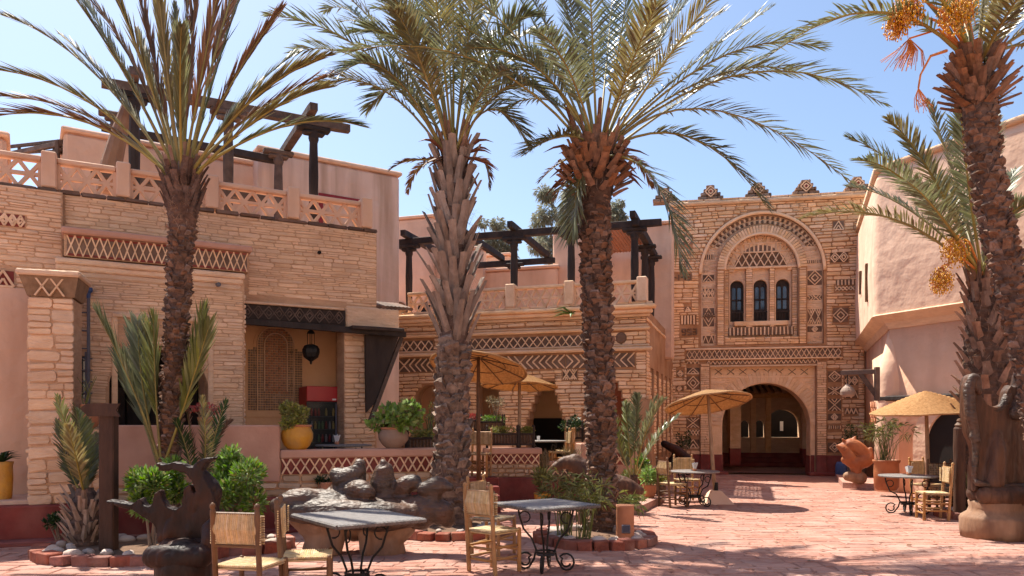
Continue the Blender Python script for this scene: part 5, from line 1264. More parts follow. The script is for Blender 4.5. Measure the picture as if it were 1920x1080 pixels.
# ---- middle-left palm: thick grey leaf bases all the way up
F2 = [(700, 110, -.6, 503, 28, -1.0), (690, 120, .4, 548, 100, .8), (715, 60, .2, 590, -40, .4), (735, 140, -.8, 640, 140, -1.4), (765, 170, .5, 690, 205, .9), (760, 20, -.5, 660, -110, -1.0), (790, 30, .6, 730, -110, 1.2), (820, 20, -.8, 790, -130, -1.5),
      (850, 10, .3, 850, -150, .5), (885, 30, -.5, 920, -100, -.9), (910, 60, .5, 965, -50, 1.0), (930, 90, -.4, 1000, 30, -.8), (935, 130, .7, 1015, 125, 1.4), (945, 165, -.6, 1035, 195, -1.0), (920, 205, .2, 990, 268, .4),
      (820, 100, 1.3, 800, 0, 2.6), (880, 130, 1.3, 930, 60, 2.4), (740, 90, .9, 640, 40, 1.7), (790, 190, .9, 735, 150, 2.0), (720, 170, .1, 600, 160, .2), (940, 100, 1.1, 1040, 60, 2.0),
      (775, 100, -.3, 660, 60, -.6), (840, 60, .8, 830, -80, 1.4), (790, 120, -1.3, 740, 20, -2.4), (905, 170, -1.1, 960, 130, -2.2), (770, 60, -1.0, 690, -60, -1.9), (700, 60, .9, 610, 20, 1.6), (880, 20, .9, 900, -130, 1.5), (800, 80, .2, 720, 0, .3), (775, 300, -.2, 732, 318, -.3, 'leaf_b', dict(lmax=.16, npair=30)), (905, 300, .2, 918, 352, .3, 'leaf_b', dict(lmax=.16, npair=30)), (790, 310, .3, 765, 360, .5, 'leaf_b', dict(lmax=.16, npair=30))]
palm_2, C2, cb2 = palm('palm_tree', 'thick palm armoured with long grey leaf stubs, left of centre', 11.4,
    [(848, 995, 38), (845, 940, 30), (848, 800, 28), (850, 680, 27), (852, 600, 25), (850, 450, 24), (850, 330, 26), (850, 300, 22)], (850, 300), F2, tr_kw=dict(pitch=.11, nsec=8, amp=.12), mats=('leaf_g', 'leaf_g', 'leaf_y'),
    fr_kw=dict(fold=.28, lmax=.46, npair=70, t0=.26, wid=.014, rr0=.022, gap=.06), seed=2)
zb2 = lambda py: P(850, py, 11.4).z
boots(palm_2, C2, lambda f: .20 + .06 * max(0, .15 - f) / .15, .06, zb2(655), 250, .16, .175, .04, 'scar_g', 21, .07)
boots(palm_2, C2, lambda f: .20 - .04 * f, zb2(650), zb2(310), 96, lambda f: .60 - .10 * f, .15, lambda f: .48 - .12 * f, 'boot_g', 22, .085)
boots(palm_2, C2, .16, zb2(330), zb2(285), 22, .5, .07, .22, 'boot_r', 23, .05)
spathes(palm_2, cb2, 16, 5, (.4, .75), up=(-.7, 1.2))
# ---- centre-right palm: rough scaled trunk, wide green crown
F3 = [(1395, 138, -.2, 1652, 192, -.4), (1330, 205, .3, 1592, 338, .5), (1290, 256, -.4, 1438, 388, -.8), (1225, 335, -.8, 1278, 505, -1.0), (1300, 120, .5, 1445, 15, 1.0), (1265, 90, -.6, 1380, -60, -1.1), (1300, 175, .8, 1430, 110, 1.6), (1345, 110, -.3, 1540, 90, -.5),
      (1165, 60, .4, 1190, -150, .8), (1200, 60, -.7, 1270, -120, -1.3), (1230, 80, .2, 1330, -80, .3), (1110, 60, -.5, 1100, -150, -.9), (1075, 70, .6, 1030, -110, 1.2), (905, 118, -.8, 640, 98, -1.5), (920, 80, .2, 700, 15, .3), (960, 60, -.5, 800, -60, -.9),
      (1030, 60, .3, 940, -90, .6), (1035, 190, .6, 940, 205, 1.2), (1060, 255, -.5, 985, 288, -1.0), (1190, 150, 1.3, 1240, 60, 2.6), (1070, 140, -1.2, 1010, 60, -2.4), (1060, 150, 1.1, 990, 90, 2.3),
      (980, 150, .9, 850, 150, 1.7), (1215, 60, .9, 1290, -110, 1.7), (1085, 345, -.3, 1075, 440, -.3), (1320, 150, .1, 1480, 130, .2), (1180, 130, -1.3, 1230, 10, -2.5), (1250, 110, .6, 1360, 20, 1.0), (1140, 90, 1.4, 1150, -40, 2.6), (1000, 40, .8, 900, -100, 1.4), (1090, 110, .5, 1060, -40, .9), (1010, 130, -.7, 880, 90, -1.2), (1210, 120, .4, 1290, 0, .7), (1060, 300, -.2, 1012, 340, -.3, 'leaf_b', dict(lmax=.18, npair=30)), (1190, 300, .3, 1222, 350, .5, 'leaf_b', dict(lmax=.18, npair=30)), (1070, 320, .3, 1040, 372, .4, 'leaf_b', dict(lmax=.18, npair=30))]
palm_3, C3, cb3 = palm('palm_tree', 'tall palm with dark rough scaled trunk and sweeping green crown, right of centre', 10.7,
    [(1130, 1012, 30), (1130, 960, 24), (1127, 800, 23), (1120, 600, 24), (1116, 450, 25), (1114, 375, 30), (1116, 330, 40), (1118, 290, 30)], (1120, 285), F3, tr_kw=dict(pitch=.085, nsec=10, amp=.08), mats=('leaf_g', 'leaf_y', 'leaf_g'),
    fr_kw=dict(fold=.22, lmax=.46, npair=70, t0=.28, wid=.013, rr0=.022, gap=.08), seed=3)
boots(palm_3, C3, lambda f: .165 + .02 * f, .05, cb3.z - .55, 780, .085, .115, .06, 'scar', 34, .055)
boots(palm_3, C3, lambda f: .27 + .10 * math.sin(f * 3.14), cb3.z - .62, cb3.z + .03, 110, .24, .12, lambda f: 1.1 - .75 * f, 'boot_r', 31, .06)
boots(palm_3, C3, .25, cb3.z - .12, cb3.z + .1, 18, .5, .075, .3, 'boot_r', 33, .05)
spathes(palm_3, cb3 + Vector((0, 0, -.12)), 20, 8, (.5, .95), up=(-1.3, 1.0))
# ---- leaning palm at the right edge, heavy with dates
F4 = [(1650, 22, -.3, 1438, 108, -.5), (1760, -60, .3, 1700, -180, .7), (1800, -70, -.4, 1780, -220, -.8), (1850, -80, .2, 1860, -240, .4), (1900, -50, -.5, 1960, -180, -1.0), (1940, 10, .4, 2060, -60, .9), (1950, 50, -.2, 2090, 60, -.4), (1720, -60, -.8, 1600, -120, -1.6),
      (1880, 40, -.9, 1930, -30, -1.9), (1800, 20, .9, 1760, -80, 2.0), (1960, 90, .3, 2070, 190, .6), (1700, -30, .5, 1560, -60, 1.0), (1870, -20, .8, 1930, -120, 1.7)]
palm_4, C4, cb4 = palm('palm_tree', 'leaning palm with hanging yellow date bunches at the right edge', 9.9,
    [(1985, 1022, 30), (1962, 860, 26), (1938, 720, 25), (1905, 580, 25), (1868, 430, 25), (1845, 300, 25), (1835, 190, 28), (1832, 130, 26)], (1832, 120), F4, tr_kw=dict(pitch=.085, nsec=9, amp=.08),
    mats=('leaf_g', 'leaf_y'), fr_kw=dict(fold=.2, lmax=.42, npair=66, t0=.22, wid=.015, rr0=.028), seed=4)
boots(palm_4, C4, lambda f: .160 + .01 * f, .3, cb4.z - .48, 720, .085, .11, .06, 'scar', 44, .055)
boots(palm_4, C4, lambda f: .20 + .07 * math.sin(f * 3.14), cb4.z - .58, cb4.z + .02, 96, .25, .12, lambda f: 1.15 - .8 * f, 'boot_r', 41, .06)
oo = Vector((palm_4.location.x, palm_4.location.y, 0))
def q4(px, py, D): return P(px, py, D) - oo
dates(palm_4, q4(1795, 22, 9.5), cb4, 700, .23, .28, 4); dates(palm_4, q4(1702, 18, 9.6), cb4, 600, .20, .24, 5); dates(palm_4, q4(1680, 45, 9.8), cb4, 420, .16, .22, 6)
mb = MB()
for k in range(46):
    a = rnd.uniform(0, 6.28); s_ = rnd.uniform(.2, 1); mb.tube([q4(1705, 72, 9.8), q4(1705 + 26 * math.cos(a) * s_, 95, 9.8 + .2 * math.sin(a) * s_), q4(1692 + 44 * math.cos(a) * s_, 112 + 22 * rnd.random(), 9.8 + .35 * math.sin(a) * s_)], .0045, 4)
mb.tube([cb4, q4(1760, 55, 9.8), q4(1705, 72, 9.8)], [.02, .016, .012], 6); mb.build('spent_fruit_stalk', M_['stem_o'], palm_4)
mb = MB(); mb.tube([q4(1775, 95, 9.7), q4(1745, 105, 9.6), q4(1726, 140, 9.6), q4(1722, 165, 9.6)], [.02, .016, .013, .012], 6)
for k in range(22): mb.tube([q4(1722, 165, 9.6), q4(1722 + rnd.uniform(-8, 16), 185, 9.6), q4(1720 + rnd.uniform(-8, 36), 205 + rnd.uniform(-8, 8), 9.6 + rnd.uniform(-.1, .1))], .004, 4)
mb.build('spent_fruit_stalk', M_['stem_o'], palm_4)
# ---- lower palm behind it
F5 = [(1680, 412, -.4, 1508, 408, -.8), (1705, 335, .4, 1590, 258, .8), (1745, 325, -.3, 1668, 225, -.5), (1790, 330, .5, 1738, 192, 1.0), (1815, 340, -.6, 1800, 190, -1.2), (1865, 400, .4, 1905, 320, .8), (1880, 420, -.6, 1940, 380, -1.2), (1700, 390, .8, 1590, 350, 1.7), (1760, 400, -1.2, 1700, 340, -2.4),
      (1850, 330, 1.0, 1870, 220, 2.0), (1880, 480, .2, 1960, 500, .4), (1720, 360, -.9, 1610, 300, -1.6), (1800, 400, 1.4, 1760, 330, 2.6), (1770, 360, .7, 1690, 270, 1.4)]
palm_5, C5, cb5 = palm('palm_tree', 'shorter shaggy palm behind the leaning palm, orange dates against the pale house', 12.9,
    [(1850, 972, 44), (1852, 850, 42), (1852, 720, 40), (1850, 640, 37), (1846, 560, 28), (1842, 520, 22)], (1842, 515), F5, tr_kw=dict(pitch=.11, nsec=8, amp=.12), mats=('leaf_g', 'leaf_g', 'leaf_y'), fr_kw=dict(fold=.22, lmax=.46, npair=66, t0=.24, wid=.017, rr0=.03), seed=5)
z5 = lambda py: P(1850, py, 12.9).z
boots(palm_5, C5, lambda f: .36 - .10 * f, z5(790), z5(545), 88, .30, .15, lambda f: .55 - .2 * f, 'boot', 51, .09)
boots(palm_5, C5, .20, z5(580), z5(525), 26, .45, .09, .3, 'boot_r', 52, .06)
o5 = Vector((palm_5.location.x, palm_5.location.y, 0))
dates(palm_5, P(1790, 470, 12.3) - o5, cb5, 480, .22, .28, 7); dates(palm_5, P(1766, 527, 12.2) - o5, cb5, 480, .18, .24, 8)
# ---- young palms and loose upright leaves in the beds
yp1, Cy, cby = palm('young_palm', 'young stemless palm with shaggy stubs beside the signpost', 9.4, [(155, 1030, 26), (158, 980, 28), (160, 940, 22), (160, 915, 14)], (160, 930),
    [(138, 850, -.1, 107, 745, -.2), (130, 880, .2, 108, 790, .4), (152, 840, .1, 140, 760, .2), (160, 850, .3, 160, 790, .5), (152, 840, .2, 148, 770, .4), (170, 875, .4, 182, 815, .8), (145, 870, -.3, 128, 800, -.6), (168, 880, .3, 180, 840, .5)],
    tr_kw=dict(pitch=.09, nsec=8, amp=.2), mats=('leaf_y', 'leaf_g', 'papyrus'), fr_kw=dict(fold=.45, lmax=.26, npair=44, t0=.2, wid=.012, rr0=.016), seed=6)
boots(yp1, Cy, .15, .05, cby.z - .05, 70, .24, .075, .55, 'boot_g', 61, .05)
yp2, _, _ = palm('young_palm', 'clump of tall upright green palm leaves in front of the arched porch', 9.9, [(306, 1010, 12), (305, 900, 10), (304, 870, 8)], (304, 880),
    [(246, 720, -.2, 183, 590, -.4), (270, 740, .1, 258, 605, .2), (292, 740, -.1, 288, 598, -.2), (345, 730, .1, 384, 582, .2), (352, 740, -.2, 392, 610, -.4), (318, 760, .2, 332, 640, .3), (262, 770, .3, 225, 670, .5)],
    tr_kw=dict(pitch=.08, nsec=7, amp=.15), mats=('papyrus', 'leaf_g', 'bushleaf'), fr_kw=dict(fold=.75, lmax=.50, npair=46, t0=.35, wid=.018, rr0=.02, droop=.03), seed=7)
yp3, _, _ = palm('young_palm', 'drying dark palm leaves standing before the rose parapet', 10.1, [(372, 1008, 12), (373, 960, 10), (374, 920, 8)], (374, 925),
    [(360, 830, .0, 345, 748, .1), (385, 840, -.1, 378, 745, -.2), (400, 830, .1, 424, 752, .2), (395, 850, .3, 432, 790, .5), (352, 850, -.2, 330, 790, -.4)],
    tr_kw=dict(pitch=.08, nsec=7, amp=.15), mats=('leaf_b', 'leaf_y', 'darkleaf'), fr_kw=dict(fold=.3, lmax=.22, npair=44, t0=.15, wid=.010, rr0=.014), seed=8)
yp4, _, _ = palm('young_palm', 'young palm with pale upright fronds right of the rough trunk', 13.6, [(1188, 952, 10), (1188, 920, 9), (1188, 890, 7)], (1188, 895),
    [(1160, 830, -.1, 1147, 768, -.2), (1178, 820, .1, 1172, 755, .2), (1205, 820, -.1, 1232, 745, -.2), (1225, 830, .2, 1272, 778, .3), (1192, 800, .0, 1196, 742, .0), (1215, 800, -.3, 1245, 750, -.5), (1168, 850, .3, 1150, 800, .5)],
    tr_kw=dict(pitch=.08, nsec=7, amp=.15), mats=('leaf_y', 'papyrus', 'leaf_g'), fr_kw=dict(fold=.4, lmax=.28, npair=46, t0=.25, wid=.015, rr0=.016), seed=9)

# ---- torn fibre between the leaf bases
def fibres(root, C, rad, z0, z1, n, ln, seed):
    r = np.random.default_rng(seed); V = np.zeros((n, 3, 3))
    for i in range(n):
        z = r.uniform(z0, z1); th = r.uniform(0, 6.28); c = C(z); rr = rad * r.uniform(.95, 1.25); p = np.array((c[0] + rr * math.cos(th), c[1] + rr * math.sin(th), z)); d = np.array((math.cos(th) * r.uniform(.1, .9), math.sin(th) * r.uniform(.1, .9), r.uniform(-1, .8))); d += r.normal(0, .4, 3); d *= ln * r.uniform(.4, 1.2) / np.linalg.norm(d)
        t = np.array((-math.sin(th), math.cos(th), 0)) * .004; V[i] = (p - t, p + t, p + d)
    o = put('fibre', mesh_np('fibre', V.reshape(-1, 3), tris=np.arange(n * 3).reshape(-1, 3), mat=M_['fibre']), root); o['kind'] = 'stuff'
fibres(palm_1, C1, .19, cb1.z - .6, cb1.z + .1, 420, .14, 1); fibres(palm_1, C1, .16, .2, cb1.z - .5, 500, .07, 2)
fibres(palm_2, C2, .24, zb2(660), zb2(300), 1100, .20, 3); fibres(palm_2, C2, .27, .1, zb2(660), 700, .10, 4)
fibres(palm_3, C3, .30, cb3.z - .6, cb3.z + .1, 700, .18, 5); fibres(palm_3, C3, .22, .1, cb3.z - .5, 800, .08, 6)
fibres(palm_4, C4, .26, cb4.z - .55, cb4.z + .1, 600, .18, 7); fibres(palm_4, C4, .21, .5, cb4.z - .5, 700, .08, 8)
fibres(palm_5, C5, .34, z5(800), z5(540), 700, .18, 9)
# ================================================================== FURNITURE
def make_chair(wood, rush, h=.93, checker=False):
    t = empty('rush_chair'); w2, d2 = .19, .18
    def leg(x, y, z1, fin):
        pr_ = [(.021, 0), (.024, .03), (.022, z1 * .4), (.023, z1 - .06), (.021, z1 - .03)] + ([(.016, z1 - .025), (.024, z1 - .005), (.020, z1 + .015), (.004, z1 + .03)] if fin else [(.018, z1), (.004, z1 + .006)])
        MB().lathe(pr_, 8).build('leg', M_[wood], t, smooth=True, loc=(x, y, 0), rot=(R(4) if (fin and y < 0) else 0, 0, 0))
    for s_ in (-1, 1): leg(s_ * w2, -d2, h, True); leg(s_ * (w2 + .01), d2, .47, False)
    def rung(a, b): MB().tube([a, ((a[0] + b[0]) / 2, (a[1] + b[1]) / 2, a[2]), b], [.012, .016, .012], 6).build('rung', M_[wood], t, smooth=True)
    for z in (.12, .24):
        rung((-w2, d2, z), (w2, d2, z)); rung((-w2, -d2, z + .03), (w2, -d2, z + .03))
        for s_ in (-1, 1): rung((s_ * w2, -d2, z + .05), (s_ * w2, d2, z + .05))
    # woven seat: four triangles of strands dipping to the middle
    mb = MB(); n = 22
    for k in range(n):
        u = -1 + 2 * (k + .5) / n; q = 1 - abs(u)
        for s_ in (-1, 1):
            mb.tube([(u * (w2 + .02), s_ * (d2 + .02), .44 + .015), (u * (w2 + .02), s_ * abs(u) * d2, .447 - .012 * q)], .0105, 5)
            mb.tube([(s_ * (w2 + .02), u * (d2 + .02), .44 + .015), (s_ * abs(u) * w2, u * (d2 + .02), .447 - .012 * q)], .0105, 5)
    mb.box(-w2 - .015, w2 + .015, -d2 - .015, d2 + .015, .425, .440, .006)
    mb.build('seat', M_[rush], t)
    # back: strands wound round the two posts
    mb = MB(); z0, z1 = h - .30, h - .06
    if checker:
        for i in range(9):
            for j in range(6): mb.box(-w2 + i * w2 * 2 / 9 + .003, -w2 + (i + 1) * w2 * 2 / 9 - .003, -d2 - .065 - .008 * ((i + j) % 2), -d2 - .035 + .008 * ((i + j) % 2), z0 + j * .04 + .002, z0 + (j + 1) * .04 - .002, .006)
    else:
        n = 23
        for k in range(n):
            x = -w2 + .012 + (2 * w2 - .024) * k / (n - 1); mb.tube([(x, -d2 - .035, z0), (x, -d2 - .070 - .004 * math.sin(k), (z0 + z1) / 2), (x, -d2 - .050, z1)], .0086, 5); mb.tube([(x, -d2 - .02, z0), (x, -d2 - .030, z1)], .0086, 5)
        for s_ in (-1, 1):
            for k in range(12): mb.tube([(s_ * w2 - .026, -d2 - .052, z0 + .01 + k * .019), (s_ * w2 + .026, -d2 - .052, z0 + .01 + k * .019)], .0075, 5); mb.tube([(s_ * w2 - .026, -d2 - .0, z0 + .01 + k * .019), (s_ * w2 + .026, -d2 - .0, z0 + .01 + k * .019)], .0075, 5)
    mb.build('backrest', M_[rush], t)
    for z in (z0 - .01, z1): MB().tube([(-w2, -d2 - .045, z), (w2, -d2 - .045, z)], .013, 6).build('back_rail', M_[wood], t)
    return t
cA = make_chair('wood_l', 'rush'); cB = make_chair('wood_b', 'rush'); cCk = make_chair('wood_b', 'rush_d', checker=True); cD = make_chair('wood_l', 'rush_d')
_used = set()
def chair(src, px, D, rz, label, z=0.0, group='rush seated wooden chairs', s=1.0):
    o = src if src.name not in _used else copy_tree(src); _used.add(src.name)
    o.location = ((px - 960) / FPX * D, D, z); o.rotation_euler = (0, 0, R(rz)); o.scale = (s, s, s); return tag(o, label, 'chair', group)
chair(cB, 472, 6.15, -12, 'dark chair with pale woven back turned to the viewer beside the carved throne')
chair(cB, 578, 6.55, -78, 'dark chair seen edge on, left side of the large square table')
chair(cA, 926, 8.12, -42, 'light wood chair with woven back in front, left of the small square table')
chair(cD, 925, 9.15, -118, 'weathered chair behind the front light chair at the small square table')
chair(cB, 1262, 14.5, -70, 'dark chair left of the round table under the tilted straw parasol')
chair(cA, 1288, 15.6, 186, 'light chair with wide woven back behind the parasol table')
chair(cA, 1748, 12.55, 78, 'light chair seen from the side, right of the right hand round table')
chair(cCk, 1772, 13.4, 172, 'dark chair with chequered woven back near the wooden post')
chair(cA, 1740, 14.3, 205, 'light chair farthest back, behind the right hand round table')
chair(cD, 898, 14.95, 168, 'weathered chair at the top of the red steps', TZ)
chair(cA, 885, 15.5, 190, 'light chair behind the one at the top of the steps', TZ)
chair(cA, 1049, 16.0, 95, 'narrow light chair on the terrace, edge on, above the dry grass', TZ)
chair(cA, 1055, 16.6, 80, 'light chair just behind the edge on terrace chair', TZ)
chair(cD, 1079, 16.9, 178, 'light chair on the terrace half hidden by the rough palm', TZ)
def scroll(cx, cz, r0, turns, a0, dir_, n=26):
    return [(cx + r0 * (1 - .8 * k / n) * math.cos(a0 + dir_ * turns * 6.283 * k / n), cz + r0 * (1 - .8 * k / n) * math.sin(a0 + dir_ * turns * 6.283 * k / n)) for k in range(n + 1)]
def table_leg(t, ang, zt_, rt):
    # S curve from under the top, in to the ring, and out to a scroll foot
    c = [(rt, zt_ - .02), (rt * .96, zt_ - .10), (rt * .80, zt_ - .25), (rt * .50, .34), (rt * .34, .22), (rt * .42, .12), (rt * .60, .03), (rt * .74, .012)]
    c += [(rt * .74 + .085 * math.sin(k * .5), .1 - .088 * math.cos(k * .5)) for k in range(1, 9)] + [(rt * .74 + .05 * math.sin(k * .5 + 4), .1 - .05 * math.cos(k * .5 + 4)) for k in range(0, 8)]
    mb = MB(); ca, sa = math.cos(ang), math.sin(ang)
    mb.tube([(x * ca, x * sa, z) for x, z in c], .012, 6)
    mb.tube([(x * ca, x * sa, z) for x, z in [(rt * .96 - .06 + .06 * math.cos(k * .55), zt_ - .12 + .06 * math.sin(k * .55)) for k in range(10)]], .008, 5)
    mb.build('leg', M_['iron'], t, smooth=True)
def make_table(name, shape, w_, d_, zt_=.72):
    t = empty(name); rt = .30 if shape == 'sq' else .36
    if shape == 'sq':
        box('table_top', t, -w_ / 2, w_ / 2, -d_ / 2, d_ / 2, zt_ - .03, zt_, M_['tiletop'], .006)
        mb = MB(); pts = [(-w_ / 2, -d_ / 2), (w_ / 2, -d_ / 2), (w_ / 2, d_ / 2), (-w_ / 2, d_ / 2)]
        for i in range(4):
            a, b = pts[i], pts[(i + 1) % 4]; Ld = math.hypot(b[0] - a[0], b[1] - a[1]); n = int(Ld / .02)
            mb.tube([(a[0] + (b[0] - a[0]) * k / n, a[1] + (b[1] - a[1]) * k / n, zt_ - .018) for k in range(n + 1)], [.018 + .005 * (k % 2) for k in range(n + 1)], 6)
        mb.build('rope_edge', M_['rope'], t)
    else:
        MB().lathe([(.0, zt_ - .03), (w_ / 2 - .01, zt_ - .03), (w_ / 2, zt_ - .02), (w_ / 2, zt_ - .006), (w_ / 2 - .008, zt_), (0, zt_)], 40, cap=False).build('table_top', M_['tiletop'], t)
    for k in range(4): table_leg(t, R(45 + 90 * k), zt_ - .03, rt)
    mb = MB(); mb.tube([(rt * .36 * math.cos(a), rt * .36 * math.sin(a), .2) for a in [6.283 * k / 20 for k in range(21)]], .011, 6, cap=False); mb.build('ring', M_['iron'], t)
    MB().lathe([(0, .16), (rt * .33, .165), (rt * .33, .175), (0, .18)], 16, cap=False).build('tray', M_['iron'], t)
    return t
t1 = make_table('square_table', 'sq', .84, 1.06); t1.location = (-1.43, 7.05, 0); t1.rotation_euler = (0, 0, R(36)); tag(t1, 'large square slate topped iron table with rope edge in the foreground', 'table', 'iron tables')
t2 = make_table('square_table', 'sq', .82, .82); t2.location = (.36, 8.2, 0); t2.rotation_euler = (0, 0, R(33)); tag(t2, 'small square iron table with scroll feet before the planted palm ring', 'table', 'iron tables')
t3 = make_table('round_table', 'r', .95, .95, .68); t3.location = ((1302 - 960) / FPX * 14.7, 14.7, 0); tag(t3, 'round iron table under the tilted straw parasol near the arch', 'table', 'iron tables')
t4 = copy_tree(t3); t4.location = ((1702 - 960) / FPX * 13.4, 13.4, 0); t4.rotation_euler = (0, 0, .5); tag(t4, 'round iron table with scroll legs at the right, before the terracotta pot', 'table', 'iron tables')
t5 = copy_tree(t3); t5.location = ((645 - 960) / FPX * 13.0, 13.0, TZ); tag(t5, 'round table on the terrace between yellow pot and taupe pot', 'table', 'iron tables')
t6 = copy_tree(t3); t6.location = ((1020 - 960) / FPX * 16.4, 16.4, TZ); tag(t6, 'small round terrace table with a glass, behind the dark carved rail', 'table', 'iron tables')
def napkins(x, y, z, label, tall=False):
    t = empty('napkin_holder', (x, y, z)); tag(t, label, 'napkins', 'napkin holders on the tables')
    MB().lathe([(.03, 0), (.04, .02), (.035, .05), (.03, .06)], 12).build('holder', M_['terra'], t)
    mb = MB(); 
    for k in range(5): mb.add([(-.02 + k * .008, -.03, .03), (-.02 + k * .008, .03, .03), (-.045 + k * .022, .05, .15 + .012 * (k % 3)), (-.045 + k * .022, -.05, .16 - .012 * (k % 2)), (-.015 + k * .008, -.03, .03), (-.015 + k * .008, .03, .03), (-.035 + k * .022, .05, .15 + .012 * (k % 3)), (-.035 + k * .022, -.05, .16 - .012 * (k % 2))], [(0, 1, 2, 3), (7, 6, 5, 4), (0, 3, 7, 4), (1, 5, 6, 2), (3, 2, 6, 7)])
    mb.build('paper_napkins', M_['white'], t); return t
napkins(t3.location.x - .02, t3.location.y - .1, .68, 'white napkins in a clay holder on the parasol table'); napkins(t4.location.x + .02, t4.location.y, .68, 'white napkins in a clay holder on the right hand round table'); napkins(t5.location.x - .12, t5.location.y, TZ + .68, 'white napkins on the terrace table before the cooler')
gl = MB().lathe([(.028, 0), (.036, .10), (.033, .10), (.026, .008)], 12).build('drinking_glass', simple('tumbler', (.8, .8, .8), .1, 0, .5, .45), None, loc=(t6.location.x - .12, t6.location.y, TZ + .68)); tag(gl, 'clear drinking glass on the terrace table', 'glass')
# ---- straw parasols
def parasol(px, D, base_z, rim_py, rad, label, tilt=(0, 0), pole='bamboo', base=False, rise=.26, px_top=None):
    x = (px - 960) / FPX * D; t = empty('straw_parasol', (x, D, base_z)); tag(t, label, 'parasol', 'straw parasols')
    zr = EYE + (HZ - rim_py) / FPX * D - base_z
    xt = 0 if px_top is None else (px_top - px) / FPX * D
    top = zr + rise * .85
    MB().tube([(0, 0, 0), (xt * .5, 0, top * .5), (xt, 0, top)], [.038, .036, .03], 8).build('pole', M_[pole], t, smooth=True)
    cn = empty('canopy', (xt, 0, zr), 0, t); cn.rotation_euler = (R(tilt[0]), R(tilt[1]), 0)
    prof = []; n = 26
    for k in range(n + 1):
        f = k / n; r_ = rad * f; z = rise * (1 - f ** 1.15) ; prof += [(max(r_, .002), z + .018 * (k % 2))]
    under = [(r_, z - .018) for r_, z in prof[::-1]]
    MB().lathe([(r_, z) for r_, z in prof] + under, 48, cap=False, wob=.006).build('straw_cover', M_['straw'], cn)
    mb = MB(); mb.tube([(rad * 1.005 * math.cos(a), rad * 1.005 * math.sin(a), -.004 + .005 * math.sin(a * 9)) for a in [6.283 * k / 60 for k in range(61)]], [.016 + .003 * (k % 2) for k in range(61)], 6, cap=False); mb.build('rim', M_['straw'], cn)
    for k in range(8):
        a = 6.283 * k / 8 + .2; MB().tube([(.03 * math.cos(a), .03 * math.sin(a), rise - .06), (rad * .98 * math.cos(a), rad * .98 * math.sin(a), -.026)], .011, 5).build('rib', M_['wood_b'], cn)
    mb = MB(); mb.tube([(rad * .55 * math.cos(a), rad * .55 * math.sin(a), rise * (1 - .55 ** 1.15) - .045) for a in [6.283 * k / 30 for k in range(31)]], .008, 5, cap=False); mb.build('hoop', M_['wood_b'], cn)
    if base:
        MB().add([(-.30, -.30, 0), (.30, -.30, 0), (.30, .30, 0), (-.30, .30, 0), (-.09, -.09, .26), (.09, -.09, .26), (.09, .09, .26), (-.09, .09, .26)], [(0, 1, 5, 4), (1, 2, 6, 5), (2, 3, 7, 6), (3, 0, 4, 7), (4, 5, 6, 7), (3, 2, 1, 0)]).build('foot', M_['plaster_w'], t)
        MB().tube([(0, 0, .25), (0, 0, .42)], .05, 10).build('sleeve', M_['iron'], t)
    return t
parasol(897, 13.9, TZ, 690, .88, 'straw parasol nearest the thick palm, highest of the terrace pair', (-14, 8), 'wood_b', rise=.24)
parasol(974, 15.6, TZ, 724, .77, 'pale conical straw parasol lower and right of the palm on the terrace', (-4, 2), rise=.27)
parasol(1342, 15.2, 0, 757, .84, 'tilted straw parasol on a pale pyramid foot near the gate arch', (-13, -6), base=True, rise=.27, px_top=1327)
parasol(1742, 13.9, 0, 771, .92, 'shallow straw parasol in front of the dark doorway at the right', (3, -4), rise=.36, px_top=1736)
